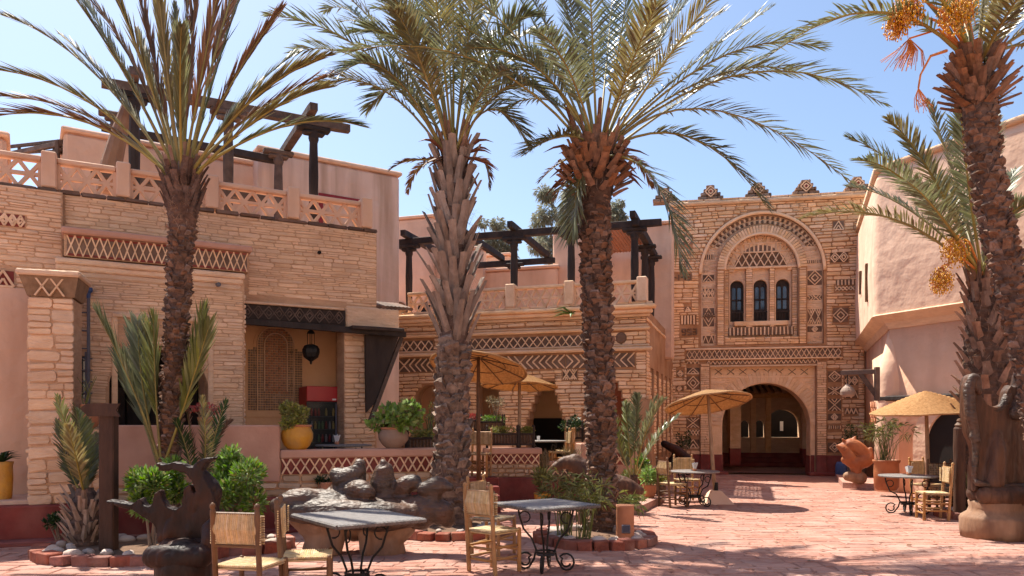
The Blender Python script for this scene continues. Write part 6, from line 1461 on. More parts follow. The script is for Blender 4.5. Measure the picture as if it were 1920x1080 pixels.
# ================================================================== ROOT-WOOD SCULPTURES
def ball(mb, c, r_, n=10, sx=(1, 1, 1)):
    pr_ = [(r_ * math.sin(math.pi * k / n) + 1e-4, -r_ * math.cos(math.pi * k / n)) for k in range(n + 1)]
    m2 = MB().lathe(pr_, 14); mb.add([(v[0] * sx[0] + c[0], v[1] * sx[1] + c[1], v[2] * sx[2] + c[2]) for v in m2.v], m2.f)
def blob(name, parts, m, parent=None, voxel=.022, smooth=6, rough=.009):
    mb = MB()
    for pts, rad in parts:
        if rad == 'slab':
            ol, y0, y1 = pts; k = len(ol); mb.add([(x, y0, z) for x, z in ol] + [(x, y1, z) for x, z in ol], [tuple(range(k)), tuple(range(k, 2 * k))[::-1]] + [(i, k + i, k + (i + 1) % k, (i + 1) % k) for i in range(k)])
        elif len(pts) > 1:
            P_ = [Vector(p) for p in pts]; n = len(P_); Q = []; Rr = []
            for i in range(n - 1):
                p0, p1, p2, p3 = P_[max(i - 1, 0)], P_[i], P_[i + 1], P_[min(i + 2, n - 1)]
                for k in range(6):
                    u = k / 6; Q.append(.5 * ((2 * p1) + (p2 - p0) * u + (2 * p0 - 5 * p1 + 4 * p2 - p3) * u * u + (3 * p1 - p0 - 3 * p2 + p3) * u ** 3)); Rr.append(rad[i] + (rad[i + 1] - rad[i]) * (u * u * (3 - 2 * u)))
            Q.append(P_[-1]); Rr.append(rad[-1]); mb.tube(Q, Rr, 14)
            for p, r_ in ((P_[0], rad[0]), (P_[-1], rad[-1])): ball(mb, p, r_ * .99)
        else: ball(mb, pts[0], 1.0, 10, rad)
    me = mesh(name, mb.v, mb.f, m); o = bpy.data.objects.new(name, me); col.objects.link(o)
    md = o.modifiers.new('r', 'REMESH'); md.mode = 'VOXEL'; md.voxel_size = voxel; md.use_smooth_shade = True
    ms = o.modifiers.new('s', 'SMOOTH'); ms.iterations = smooth; ms.factor = .5
    dg = bpy.context.evaluated_depsgraph_get(); me2 = bpy.data.meshes.new_from_object(o.evaluated_get(dg)); me2.name = name
    bpy.data.objects.remove(o)
    if rough > 0:                                # carve: knotty relief and cracks along the grain
        from mathutils import noise as nz
        co = np.empty(len(me2.vertices) * 3, np.float32); me2.vertices.foreach_get('co', co); co = co.reshape(-1, 3)
        no = np.array([v.normal[:] for v in me2.vertices], np.float32); dd = np.empty(len(co), np.float32)
        for i, p in enumerate(co):
            a_ = nz.noise((p[0] * 9, p[1] * 9, p[2] * 5)); b_ = nz.noise((p[0] * 26 + 7, p[1] * 26, p[2] * 9)); c_ = abs(nz.noise((p[0] * 13 - 3, p[1] * 13, p[2] * 2.2)))
            dd[i] = a_ * .9 + b_ * .45 - (max(0, .10 - c_) * 9)
        me2.vertices.foreach_set('co', (co + no * (dd * rough)[:, None]).ravel()); me2.update()
    me2.polygons.foreach_set('use_smooth', [True] * len(me2.polygons))
    if not me2.materials: me2.materials.append(m)
    return put(name, me2, parent)
# big bench: coordinates from photo pixels at its distance
def SC(D0, cx):
    base = Vector(((cx - 960) / FPX * D0, D0, 0))
    return base, (lambda px, py, dy=0.0: tuple(P(px, py, D0) + Vector((0, dy, 0)) - base))
b2_, q = SC(9.25, 670); k2 = 9.25 / FPX
s2 = empty('carved_bench', b2_); tag(s2, 'big smooth grey root wood bench with rounded humps behind the square table', 'sculpture')
def rp(*r_): return [x * k2 for x in r_]
blob('seat_and_back', [
    ([q(515, 950, .1), q(560, 945, .05), q(620, 950, 0), q(680, 958, 0), q(735, 962, 0), q(790, 968, 0)], rp(16, 30, 32, 28, 30, 26)),      # the long seat slab
    ([q(560, 955, -.12), q(640, 960, -.2), q(720, 965, -.2), q(770, 965, -.1)], rp(22, 28, 28, 22)),
    ([q(628, 935, .15), q(636, 910, .15), q(628, 892, .12)], rp(26, 20, 15)),                                                              # left hump
    ([q(640, 900, .12), q(665, 888, .1), q(672, 872, .1)], rp(22, 18, 12)),
    ([q(650, 925, .1), q(675, 918, -.05), q(692, 922, -.12)], rp(26, 20, 16)),                                                            # knob
    ([q(668, 905, .1), q(671, 880, .1), q(670, 873, .1)], rp(15, 13, 11)),
    ([q(715, 945, .15), q(714, 910, .15), q(717, 880, .12), q(716, 868, .1)], rp(30, 25, 18, 6)),                                         # middle hood
    ([q(735, 930, .15), q(755, 910, .1), q(775, 905, .08)], rp(14, 15, 15)), ([q(760, 915, .08), q(750, 935, .1)], rp(14, 10)),             # hooked knob
    ([q(740, 955, .05), q(790, 950, .02), q(830, 962, 0)], rp(22, 22, 24)), ([q(826, 962, 0), q(838, 975, 0)], rp(24, 16)),                # right arm
    ([q(812, 945, .0), q(815, 925, .0), q(818, 915, 0)], rp(16, 15, 18)), ([q(798, 918, 0), q(822, 910, 0), q(845, 914, -.05)], rp(16, 18, 8)),   # bird-like head
    ([q(540, 940, -.1), q(580, 935, -.1), q(605, 945, -.1)], rp(16, 20, 14)),
], M_['sculpt'], s2, .016, 5)
blob('root_foot', [
    ([q(600, 970, .05), q(605, 1000, .05), q(600, 1036, .05)], rp(44, 32, 36)), ([q(720, 975, .05), q(715, 1005, .05), q(722, 1036, .05)], rp(44, 34, 38)),
    ([q(560, 970, 0), q(585, 1000, 0), q(590, 1030, 0)], rp(20, 18, 14)), ([q(760, 985, 0), q(740, 1010, 0)], rp(22, 18)), ([q(660, 975, .1), q(660, 990, .2)], rp(40, 30)),
    ([q(640, 985, -.1), q(632, 1030, -.12)], rp(16, 14)), ([q(690, 985, -.1), q(692, 1030, -.1)], rp(16, 16)),
], M_['stump'], s2, .022, 4)
# left throne
b1_, q = SC(6.75, 340); k2 = 6.75 / FPX
s1 = empty('carved_throne', b1_); tag(s1, 'dark carved wooden throne with branching horn-like arms at lower left', 'sculpture')
ol1 = [(283, 1022), (276, 990), (262, 976), (233, 960), (205, 952), (184, 947), (183, 940), (208, 943), (230, 949), (240, 941), (250, 936), (256, 950), (270, 952), (276, 927), (288, 920), (292, 940), (300, 953), (317, 958), (328, 950), (333, 917), (345, 910), (352, 932), (356, 924), (350, 906), (338, 890), (313, 881), (297, 886), (283, 884), (285, 878), (277, 868), (293, 872), (313, 867), (333, 871), (348, 880), (352, 872), (366, 862), (393, 856), (392, 862), (374, 870), (366, 884), (378, 905), (390, 931), (395, 966), (388, 1000), (372, 1022)]
ol1 = [(lambda v: (v[0], v[2]))(q(a_, b_)) for a_, b_ in ol1]
blob('back_and_arms', [((ol1, .12, .24), 'slab'), ([q(345, 1000, .22), q(362, 960, .24), q(380, 930, .22), q(368, 898, .2), q(345, 882, .18)], rp(24, 26, 18, 12, 8)), ([q(270, 966, .16), q(235, 955, .15), q(206, 948, .13)], rp(10, 7, 5)),
    ([q(300, 1010, .2), q(305, 975, .2)], rp(22, 18)), ([q(390, 1035, -.05), q(398, 1010, -.05), q(390, 992, .0), q(404, 974, 0), q(418, 958, 0)], rp(16, 16, 13, 10, 4))], M_['sculpt_k'], s1, .012, 4, .011)
blob('seat', [([q(300, 1040, -.1), q(340, 1042, -.12), q(385, 1038, -.1)], rp(22, 26, 24)), ([q(310, 1035, .1), q(370, 1035, .1)], rp(24, 24))], M_['sculpt_k'], s1, .016, 5)
blob('pedestal', [([q(345, 1060, 0), q(345, 1110, 0), q(345, 1122, 0)], rp(52, 50, 54))], M_['sculpt_k'], s1, .02, 3)
# right throne
b3_, q = SC(10.4, 1872); k2 = 10.4 / FPX
s3 = empty('carved_throne', b3_); tag(s3, 'tall carved wooden throne with hollow wings and round pedestal at the right edge', 'sculpture')
ol3 = [(1826, 922), (1825, 880), (1829, 840), (1818, 815), (1812, 780), (1810, 745), (1810, 722), (1816, 706), (1828, 699), (1835, 706), (1837, 735), (1852, 758), (1868, 764), (1884, 758), (1889, 733), (1897, 721), (1905, 728), (1911, 702), (1921, 693), (1940, 692), (1950, 720), (1946, 770), (1952, 820), (1948, 870), (1946, 922)]
ol3 = [(lambda v: (v[0], v[2]))(q(a_, b_)) for a_, b_ in ol3]
blob('back_board', [((ol3, .0, .17), 'slab'), ([q(1862, 905, .0), q(1868, 850, .0), q(1872, 815, .02)], rp(20, 16, 8))], M_['sculpt_r'], s3, .018, 6)
blob('wings', [
    ([q(1826, 900, 0), q(1828, 850, -.01), q(1826, 815, -.02), q(1818, 770, -.02), q(1816, 730, -.01), q(1823, 708, 0), q(1832, 712, 0), q(1835, 735, 0)], rp(5, 6, 8, 10, 10, 8, 7, 6)),
    ([q(1838, 750, .05), q(1860, 769, .05), q(1880, 766, .05), q(1892, 747, .05), q(1898, 732, .05)], rp(5, 7, 8, 9, 6)), ([q(1905, 775, 0), q(1918, 740, -.01), q(1922, 705, 0)], rp(14, 13, 9)),
    ([q(1820, 818, -.03), q(1828, 826, -.03)], rp(6, 8)), ([q(1828, 905, -.05), q(1880, 912, -.06), q(1940, 908, -.05)], rp(6, 6, 6)),
], M_['sculpt'], s3, .014, 3)
blob('seat', [([q(1845, 928, -.05), q(1885, 930, -.08), q(1935, 928, -.05)], rp(18, 20, 20)), ([q(1850, 928, .2), q(1930, 928, .2)], rp(20, 20))], M_['sculpt_r'], s3, .02, 4)
MB().lathe([(.34, .52), (.36, .50), (.34, .42), (.36, .36), (.43, .31), (.45, .27), (.44, .12), (.42, .0)], 26, wob=.04).build('pedestal', M_['stump'], s3, smooth=True, loc=(q(1882, 900, .15)[0], q(1882, 900, .15)[1], 0))
# reclining root figure behind the rough palm
b4_, q = SC(11.9, 1110); k2 = 11.9 / FPX
s4 = empty('carved_log', b4_); tag(s4, 'reddish grey carved log with snout-like ends lying behind the rough palm', 'sculpture')
blob('log', [
    ([q(1040, 876, 0), q(1060, 868, 0), q(1082, 872, 0), q(1100, 890, 0), q(1110, 930, 0), q(1112, 985, 0)], rp(8, 12, 17, 22, 26, 30)), ([q(1058, 862, 0), q(1080, 862, 0)], rp(7, 12)),
    ([q(1100, 900, .1), q(1140, 905, .1), q(1170, 910, .05), q(1200, 920, .0)], rp(24, 20, 17, 9)), ([q(1150, 920, .05), q(1165, 940, 0), q(1168, 985, 0)], rp(18, 14, 16)),
], M_['sculpt_r'], s4, .022, 4)
# orange carved seat/planter at the right
b5_, q = SC(18.6, 1600); k2 = 18.6 / FPX
s5 = empty('carved_root_seat', Vector((b5_.x, b5_.y, .14))); tag(s5, 'orange carved root seat with open jaws on the raised pavement', 'sculpture')
q5 = lambda px, py, dy=0.0: tuple(Vector(q(px, py, dy)) - Vector((0, 0, .14)))
blob('jaws', [([q5(1570, 836, 0), q5(1584, 845, 0), q5(1592, 858, 0)], rp(3, 9, 12)), ([q5(1578, 838, .1), q5(1600, 835, .1), q5(1612, 842, .1), q5(1622, 852, .05)], rp(6, 13, 14, 12)), ([q5(1585, 862, 0), q5(1605, 868, 0), q5(1625, 862, 0), q5(1632, 842, 0)], rp(8, 13, 13, 4)), ([q5(1605, 872, 0), q5(1606, 888, 0)], rp(12, 9)), ([q5(1600, 828, .08), q5(1606, 820, .08)], rp(5, 3)), ([q5(1588, 830, .08), q5(1583, 824, .08)], rp(4, 2.5))], M_['orange'], s5, .02, 3)
blob('foot', [([q5(1590, 893, 0), q5(1612, 896, 0)], rp(9, 13))], M_['stump'], s5, .025, 3)
# ================================================================== BEDS, POTS AND PLANTS
def leaves(name, parent, centers, n, ln, wd, m, seed, up=.35, spread=.1, rosette=False, droop=.0, shell=True):
    """many small leaf blades round clump centres (c, radius vector)"""
    r = np.random.default_rng(seed); V = []
    tot = sum(max(1e-6, c[1][0] * c[1][2]) for c in centers)
    for c, rad in centers:
        k = max(6, int(n * rad[0] * rad[2] / tot)); d = r.normal(size=(k, 3)); d /= np.linalg.norm(d, axis=1, keepdims=True)
        rr = r.uniform(.55, 1.0, (k, 1)) if shell else r.uniform(0, 1, (k, 1)) ** .5
        p = np.array(c) + d * rr * np.array(rad); dr = d + np.array((0, 0, up)) + r.normal(0, .35, (k, 3)); dr /= np.linalg.norm(dr, axis=1, keepdims=True)
        w_ = np.cross(dr, r.normal(size=(k, 3))); w_ /= np.linalg.norm(w_, axis=1, keepdims=True); L_ = (ln * r.uniform(.6, 1.25, k))[:, None]; wv = w_ * (wd * r.uniform(.7, 1.2, k))[:, None]
        nrm = np.cross(dr, w_)
        V.append(np.stack([p, p + dr * L_ * .45 + wv + nrm * L_ * .06, p + dr * L_ + np.array((0, 0, -droop)) * L_, p + dr * L_ * .45 - wv + nrm * L_ * .06], 1))
    V = np.concatenate(V); k = len(V); q = np.arange(k * 4).reshape(k, 4)
    t = np.concatenate([q[:, [0, 1, 2]], q[:, [0, 2, 3]]])
    o = put(name, mesh_np(name, V.reshape(-1, 3), tris=t, mat=m if not isinstance(m, str) else M_[m]), parent); return o
def bush(label, px, py, D, rx, rz, n, ln, wd, m, seed, z0=0.0, name='leafy_bush', clumps=11, cat='bush', group=None, ry=None, stem='bark'):
    c = P(px, py, D); root = empty(name, (c.x, c.y, z0)); tag(root, label, cat, group); r = random.Random(seed); ry = ry or rx
    cz = c.z - z0; cl = []
    for k in range(clumps):
        a = r.uniform(0, 6.28); e = r.uniform(-.9, 1); q = r.uniform(.35, .85)
        cl.append(((rx * q * math.cos(a) * math.sqrt(max(0, 1 - e * e * .6)), ry * q * math.sin(a), cz + rz * q * e), (rx * r.uniform(.25, .42), ry * r.uniform(.25, .42), rz * r.uniform(.25, .40))))
    o = leaves('foliage', root, cl, n, ln, wd, m, seed); o['kind'] = 'stuff'
    o = leaves('old_leaves', root, cl, int(n * .14), ln * .9, wd, 'jade' if m == 'bushleaf' else 'dryleaf', seed + 50, shell=False); o['kind'] = 'stuff'
    mb = MB()
    for k in range(min(7, clumps)): mb.tube([(r.uniform(-.04, .04), r.uniform(-.04, .04), 0), (cl[k][0][0] * .5, cl[k][0][1] * .5, cl[k][0][2] * .55), cl[k][0]], [.016, .012, .005], 5)
    mb.build('stems', M_[stem], root); return root
def pot(name, label, px, py_bottom, D, prof, m, z=None, cat='pot', rim=None, n=26, soil=True):
    c = P(px, py_bottom, D); t = empty(name, (c.x, c.y, c.z if z is None else z)); tag(t, label, cat)
    MB().lathe(prof + [(prof[-1][0] - .025, prof[-1][1]), (prof[-1][0] - .03, prof[-1][1] - .05)], n, cap=False).build('body', M_[m], t, smooth=True)
    MB().lathe([(.001, prof[-1][1] - .05), (prof[-1][0] - .028, prof[-1][1] - .045)], 14, cap=False).build('soil', M_['dirt'], t)
    if rim: MB().lathe([(prof[-1][0] - .005, prof[-1][1] - .03), (prof[-1][0] + .012, prof[-1][1] - .025), (prof[-1][0] + .012, prof[-1][1] + .006), (prof[-1][0] - .02, prof[-1][1] + .006)], n, cap=False).build('rim', M_[rim], t, smooth=True)
    return t
def rock(parent, x, y, z, s, m='boulder'):
    r = np.random.default_rng(int(abs(x * 917 + y * 331) * 10) % 99991)
    mb = MB(); ball(mb, (0, 0, 0), 1.0, 7); v = np.array(mb.v); v *= 1 + .14 * np.sin(v @ r.normal(size=(3, 1)) * 2.2) + r.normal(0, .02, (len(v), 1))
    put('bed_stone', mesh('bed_stone', v, mb.f, M_[m], True), parent, loc=(x, y, z), rot=(0, 0, r.uniform(0, 6)), scale=(s * r.uniform(.9, 1.5), s * r.uniform(.8, 1.2), s * r.uniform(.5, .8)))
def bed(label, cx, cy, rx, ry, nst, seed, h=.13, nrock=24, a0=0, a1=6.2832):
    t = empty('planting_bed', (cx, cy, 0)); tag(t, label, 'flower bed', 'stone edged planting beds'); r = random.Random(seed)
    MB().lathe([(.001, h * .75), (.96, h * .6), (.97, -.02)], 30, cap=False).build('soil', M_['dirt'], t, scale=(rx, ry, 1))
    for k in range(nst):
        a = a0 + (a1 - a0) * (k + .5 + r.uniform(-.18, .18)) / nst; L_ = (a1 - a0) / nst * math.hypot(rx * math.sin(a), ry * math.cos(a))
        yaw = math.atan2(ry * math.cos(a), -rx * math.sin(a))
        m4 = Matrix.Translation((rx * math.cos(a), ry * math.sin(a), h * .45)) @ Matrix.Rotation(yaw, 4, 'Z') @ Matrix.Diagonal((L_ * r.uniform(.85, 1.15), .15 * r.uniform(.8, 1.4), h * r.uniform(.75, 1.3), 1))
        put('edge_stone', unit(M_['edge']), t, M=m4 @ Matrix.Rotation(r.uniform(-.12, .12), 4, 'Z') @ Matrix.Rotation(r.uniform(-.08, .08), 4, 'Y'))
    for k in range(nrock):
        a = r.uniform(0, 6.28); q = r.uniform(.62, .9); rock(t, rx * q * math.cos(a), ry * q * math.sin(a), h * .8, r.uniform(.045, .10))
    return t
c = P(262, 900, 9.25); bed('long curved planting bed with the signpost and young palms at lower left', c.x, c.y, 1.12, .85, 30, 1, nrock=34)
c = P(842, 900, 11.1); bed('red edged bed round the thick grey stubbed palm', c.x, c.y, .85, .85, 26, 2, nrock=24)
c = P(1115, 900, 10.25); bed('round red edged bed of river stones round the rough scaled palm', c.x, c.y, .73, .78, 26, 3, nrock=40)
c = P(1835, 900, 12.8); bed('small bed with boulders at the foot of the wooden post on the right', c.x, c.y, .55, .6, 14, 4, nrock=14)
c = P(452, 900, 9.6); bed('bed under the bright bush behind the left chair', c.x, c.y, .55, .5, 16, 5, nrock=24)
# bushes
bush('bright green bush growing behind the dark carved throne', 284, 912, 8.9, .40, .37, 3400, .085, .016, 'bushleaf', 1, z0=.08, ry=.35)
bush('tall sunlit green bush between the throne and the big bench', 442, 918, 9.6, .43, .46, 4000, .09, .016, 'bushleaf', 2, z0=.08, ry=.35, clumps=13)
# signpost
c = P(204, 900, 9.0); sp_ = empty('signpost', (c.x, c.y, .05)); tag(sp_, 'dark wooden signpost with a blank arrow board pointing left', 'signpost')
box('post', sp_, -.088, .088, -.07, .07, 0, P(204, 778, 9.0).z - .05, M_['post_wood'], .015)
zz0, zz1 = P(204, 781, 9.0).z - .05, P(204, 757, 9.0).z - .05; xl_, xr_ = (158 - 204) * 9 / FPX, (232 - 204) * 9 / FPX
plate('arrow_board', sp_, [(xl_, (zz0 + zz1) / 2 + .02), (xl_ + .10, zz0), (xr_, zz0), (xr_ - .04, (zz0 + zz1) / 2), (xr_, zz1), (xl_ + .08, zz1)], [], -.10, -.071, M_['post_wood'])
# pots on the terrace wall
zc = 1.19
W0 = lambda px: W.world(W.p(px, y=.14), .14, 0)
def on_wall(px): q = W0(px); return q.y
pt = pot('yellow_pot', 'round yellow glazed pot with tawny rim on the terrace coping', 557, 850, on_wall(557), [(.13, 0), (.19, .06), (.235, .17), (.235, .25), (.20, .33), (.205, .37)], 'yellow', z=zc, rim='terra')
bush('jade bush with yellowish rosettes in the yellow pot', 557, 782, on_wall(557), .26, .24, 2200, .045, .017, 'jade', 3, z0=zc + .33, name='potted_jade', cat='plant', clumps=12)
pt = pot('taupe_pot', 'squat taupe clay pot with orange rim on the terrace coping', 738, 846, on_wall(738), [(.11, 0), (.17, .05), (.235, .14), (.24, .22), (.20, .29), (.20, .33)], 'taupe', z=zc, rim='terra')
bush('broad leaved bright plant in the taupe pot', 742, 778, on_wall(742), .40, .27, 1300, .11, .045, 'lushleaf', 4, z0=zc + .3, name='potted_shrub', cat='plant', clumps=12)
q = W.world(W.p(609, y=-.06), -.06, .5)
pt = pot('small_pot', 'small orange pot on the red ledge behind the big bench', 609, 930, q.y, [(.075, 0), (.09, .08), (.10, .17), (.105, .2)], 'terra', z=.5)
bush('dark tuft in the small orange pot behind the bench', 609, 903, q.y, .11, .08, 260, .06, .012, 'darkleaf', 5, z0=.68, name='potted_tuft', cat='plant', clumps=5)
# left edge: yellow urn with agave, hanging red jar, dark succulents
D_ = 10.45; pt = pot('yellow_urn', 'tall yellow urn cut by the left picture edge', 4, 937, D_, [(.10, 0), (.12, .1), (.13, .35), (.125, .5), (.14, .56)], 'yellow', z=.5)
ag = empty('agave', (P(4, 900, D_).x, D_, 1.05)); tag(ag, 'spiky agave growing from the yellow urn at the left edge', 'plant')
for k in range(22):
    a = k * 2.4; e = .25 + .7 * (k / 22); L_ = .26
    MB().tube([(0, 0, 0), (math.cos(a) * L_ * .5 * math.cos(e), math.sin(a) * L_ * .5 * math.cos(e), L_ * .55 * math.sin(e) + .03), (math.cos(a) * L_ * math.cos(e), math.sin(a) * L_ * math.cos(e), L_ * math.sin(e) * .8)], [.014, .018, .002], 5, flat=.4).build('leaf', M_['darkleaf'], ag)
pt = pot('red_jar', 'rounded red clay jar on the stone return behind the arrow sign', 163, 792, W.world(W.p(163, y=.15), .15, 0).y, [(.08, 0), (.14, .06), (.165, .15), (.15, .24), (.10, .29), (.085, .32), (.10, .345)], 'terra', z=1.5)
mbq = MB()
for k in range(6): mbq.tube([(0, 0, 0), (rnd.uniform(-.06, .1), 0, .2), (rnd.uniform(-.12, .2), 0, .38 + .1 * rnd.random())], [.008, .007, .003], 5)
o = mbq.build('reed_stems', M_['papyrus'], None, loc=(P(163, 742, 10.6).x, W.world(W.p(163, y=.15), .15, 0).y, 1.78)); tag(o, 'thin green reed stems standing in the red clay jar', 'plant')
bush('low dark succulents at the foot of the red plinth on the left', 112, 975, 9.75, .16, .09, 320, .07, .014, 'darkleaf', 6, z0=0, name='succulent', cat='plant', clumps=6)
pt = pot('flower_trough', 'pink flowering pot behind the drying palm leaves', 388, 795, 11.3, [(.1, 0), (.13, .08), (.14, .12)], 'terra', z=1.56)
bush('pink flowers above the rose parapet', 388, 765, 11.3, .26, .13, 500, .035, .014, 'pink', 7, z0=1.62, name='flowering_plant', cat='plant', clumps=8)
# papyrus and grasses round the rough palm
def tuft(label, px, py_base, D, h, n, m, seed, spread=.35, name='grass_tuft', z=None, wid=.006, umbrella=False, cat='plant', group=None):
    c = P(px, py_base, D); z = c.z if z is None else z; t = empty(name, (c.x, c.y, z)); tag(t, label, cat, group); r = np.random.default_rng(seed); mb = MB(); cl = []
    for k in range(n):
        a = r.uniform(0, 6.28); s_ = spread * r.uniform(.2, 1); hh = h * r.uniform(.6, 1.05); b = (r.normal(0, .06), r.normal(0, .06), 0); tip = (b[0] + math.cos(a) * s_, b[1] + math.sin(a) * s_, hh)
        mb.tube([b, (b[0] + math.cos(a) * s_ * .35, b[1] + math.sin(a) * s_ * .35, hh * .6), tip], [wid, wid * .9, wid * .3], 4)
        if umbrella: cl.append((tip, (.07, .07, .03)))
    mb.build('stems', M_[m], t)
    if umbrella: o = leaves('leaf_whorls', t, cl, n * 9, .17, .005, m, seed + 1, up=.0, droop=.25); o['kind'] = 'stuff'
    return t
tuft('feathery papyrus left of the rough palm trunk', 1062, 1000, 9.95, .78, 34, 'papyrus', 11, .36, 'papyrus', z=.1, umbrella=True)
tuft('papyrus clump close against the rough palm trunk', 1098, 1000, 9.9, .70, 26, 'papyrus', 12, .26, 'papyrus', z=.1, umbrella=True)
tuft('low papyrus right of the rough palm trunk', 1160, 965, 10.9, .42, 22, 'papyrus', 13, .3, 'papyrus', z=.1, umbrella=True)
tuft('dry fine grass on the planter beside the lattice wall', 1020, 872, 15.45, .36, 60, 'dryleaf', 14, .22, z=.72); tuft('dry pale grass mound on the terrace edge', 1070, 872, 15.9, .42, 80, 'dryleaf', 15, .28, z=.72)
tuft('green palm seedling behind the wooden post on the right', 1812, 965, 12.9, .75, 30, 'papyrus', 16, .3, z=.1, wid=.010, name='palm_seedling')
tuft('bright leafy reeds in the big terracotta pot by the right house', 1660, 862, 16.7, .85, 46, 'papyrus', 17, .45, 'bamboo_plant', z=.78, umbrella=True)
# clay lamp pot in the bed, yellow pots, small pots by the terrace
c = P(1172, 1010, 9.85); lp_ = empty('clay_lantern', (c.x, c.y, .08)); tag(lp_, 'cylindrical clay lantern with a small square window beside the rough palm', 'lantern')
MB().lathe([(.115, 0), (.118, .04), (.115, .42), (.12, .45), (.10, .45), (.095, .40)], 22).build('body', M_['terra'], lp_, smooth=True); box('window_frame', lp_, -.06, .05, -.135, -.10, .10, .21, M_['pipe'], .008); box('window_pane', lp_, -.045, .035, -.138, -.1355, .115, .195, M_['glass'], 0)
def mini(label, px, pyb, D, s, m, leafm, seed, z=None, ln=.09, wd=.02, n=320, h=.16, pr=None):
    pr = pr or [(.08, 0), (.11, .05), (.125, .14), (.12, .2), (.13, .22)]
    t = pot('plant_pot', label, px, pyb, D, [(a * s, b * s) for a, b in pr], m, z=z); zz = t.location.z + pr[-1][1] * s - .02
    cl = [((rnd.uniform(-.08, .08) * s, rnd.uniform(-.08, .08) * s, h * rnd.uniform(.6, 1.2)), (.10 * s, .10 * s, h * .6)) for k in range(5)]
    o = leaves('plant', t, [((c_[0], c_[1], c_[2] + pr[-1][1] * s), r_) for c_, r_ in cl], n, ln, wd, leafm, seed); o['kind'] = 'stuff'; return t
sq = [(.13, 0), (.14, .1), (.155, .24), (.16, .25)]
mini('yellow tub with a leafy sapling in front of the lattice planter', 1017, 943, 14.6, 1.05, 'yellow', 'papyrus', 21, z=0, h=.28, ln=.10, pr=sq)
mini('terracotta pot with grey green leaves left of the parasol chairs', 1217, 912, 15.0, 1.15, 'terra', 'lushleaf', 22, z=.14, h=.2)
mini('yellow pot half hidden among the pots right of the young palm', 1204, 880, 15.6, .9, 'yellow', 'bushleaf', 23, z=.45)
mini('orange pot with sharp leaves beside the young palm', 1172, 915, 14.6, 1.0, 'terra', 'papyrus', 24, z=.14, h=.2)
mini('small clay pot with aloe at the brick platform edge', 1190, 945, 13.3, .9, 'taupe', 'lushleaf', 25, z=.0, h=.16, ln=.12, wd=.014)
mini('green pot with pale leaves nearest the parasol chairs', 1238, 905, 15.4, .9, 'wood_g', 'jade', 26, z=.14)
mini('yellow pot against the orange step below the thick palm', 908, 985, 11.9, 1.0, 'yellow', 'dryleaf', 27, z=.0)
pl = slab('brick_platform', [tuple(G0(1150, 965).xy), tuple(G0(1205, 962).xy), tuple(G0(1240, 944).xy), tuple(P(1245, 900, 17.5).xy), tuple(P(1130, 900, 16.5).xy)], -.02, .14, M_['paver']); tag(pl, kind='structure')
kt = pot('tall_terracotta_pot', 'large terracotta tub on the raised pavement by the right house', 1662, 912, 16.7, [(.20, 0), (.25, .08), (.26, .4), (.25, .58), (.28, .62), (.28, .66)], 'orange', z=.14)
bush('dark round shrub at the right foot of the gate tower', 1594, 820, 21.6, .26, .42, 900, .06, .012, 'darkleaf', 31, name='dark_shrub', clumps=9, ry=.25)
bush('dark round shrub at the left foot of the gate tower', 1281, 828, 21.8, .26, .38, 900, .06, .012, 'darkleaf', 32, name='dark_shrub', clumps=9, ry=.25)
o = blob('leaning_log', [([P(1245, 832, 20.5), P(1270, 845, 20.3), P(1295, 862, 20.1)], [.10, .13, .09]), ([P(1250, 880, 20.5), P(1268, 850, 20.4)], [.12, .1]), ([P(1290, 885, 20.2), P(1285, 855, 20.2)], [.1, .1])], M_['sculpt_k'], None, .04, 3); tag(o, 'dark twisted log leaning at the left foot of the tower', 'log')
bp_ = pot('blue_barrel', 'dark blue barrel in the shade at the right foot of the tower', 1583, 890, 22.0, [(.2, 0), (.24, .1), (.24, .4), (.2, .5)], 'blue', z=0)
# dark carved flower boxes along the terrace
def flower_box(label, px, D, z, w_, rz, leafm, seed, h=.30):
    t = empty('carved_flower_box', ((px - 960) / FPX * D, D, z), R(rz)); tag(t, label, 'flower box', 'dark carved flower boxes')
    for s_ in (-1, 1):
        for y in (-.12, .12): MB().lathe([(.022, 0), (.026, h), (.016, h + .03), (.028, h + .06), (.018, h + .10), (.026, h + .13), (.004, h + .17)], 8).build('post', M_['wood_d'], t, loc=(s_ * w_ / 2, y, 0))
    for y in (-.12, .12):
        box('rail', t, -w_ / 2, w_ / 2, y - .015, y + .015, h - .04, h, M_['wood_d'], .004); box('rail', t, -w_ / 2, w_ / 2, y - .016, y + .016, .05, .09, M_['wood_d'], .004)
        for k in range(int(w_ / .06)): MB().lathe([(.008, .09), (.016, .14), (.009, .18), (.016, .22), (.008, h - .04)], 6, cap=False).build('spindle', M_['wood_g'], t, loc=(-w_ / 2 + .04 + k * .06, y, 0))
    box('tray', t, -w_ / 2 + .02, w_ / 2 - .02, -.10, .10, .06, h - .02, M_['dirt'], 0)
    cl = [((rnd.uniform(-.4, .4) * w_, rnd.uniform(-.05, .05), h + .05), (.09, .08, .06)) for k in range(6)]
    o = leaves('plants', t, cl, 420, .06, .013, leafm, seed); o['kind'] = 'stuff'
flower_box('dark carved flower box above the lattice planter, with succulents', 942, 15.45, 1.10, .62, 4, 'jade', 41); flower_box('short dark carved box with jagged plants right of the double one', 986, 15.5, 1.10, .30, 4, 'jade', 42)
flower_box('dark carved box with lime green plants before the gallery pier', 922, 17.6, 1.35, .55, -10, 'bushleaf', 43); flower_box('dark carved box with pink flowers behind the thick palm', 884, 17.4, 1.38, .3, -10, 'pink', 44)
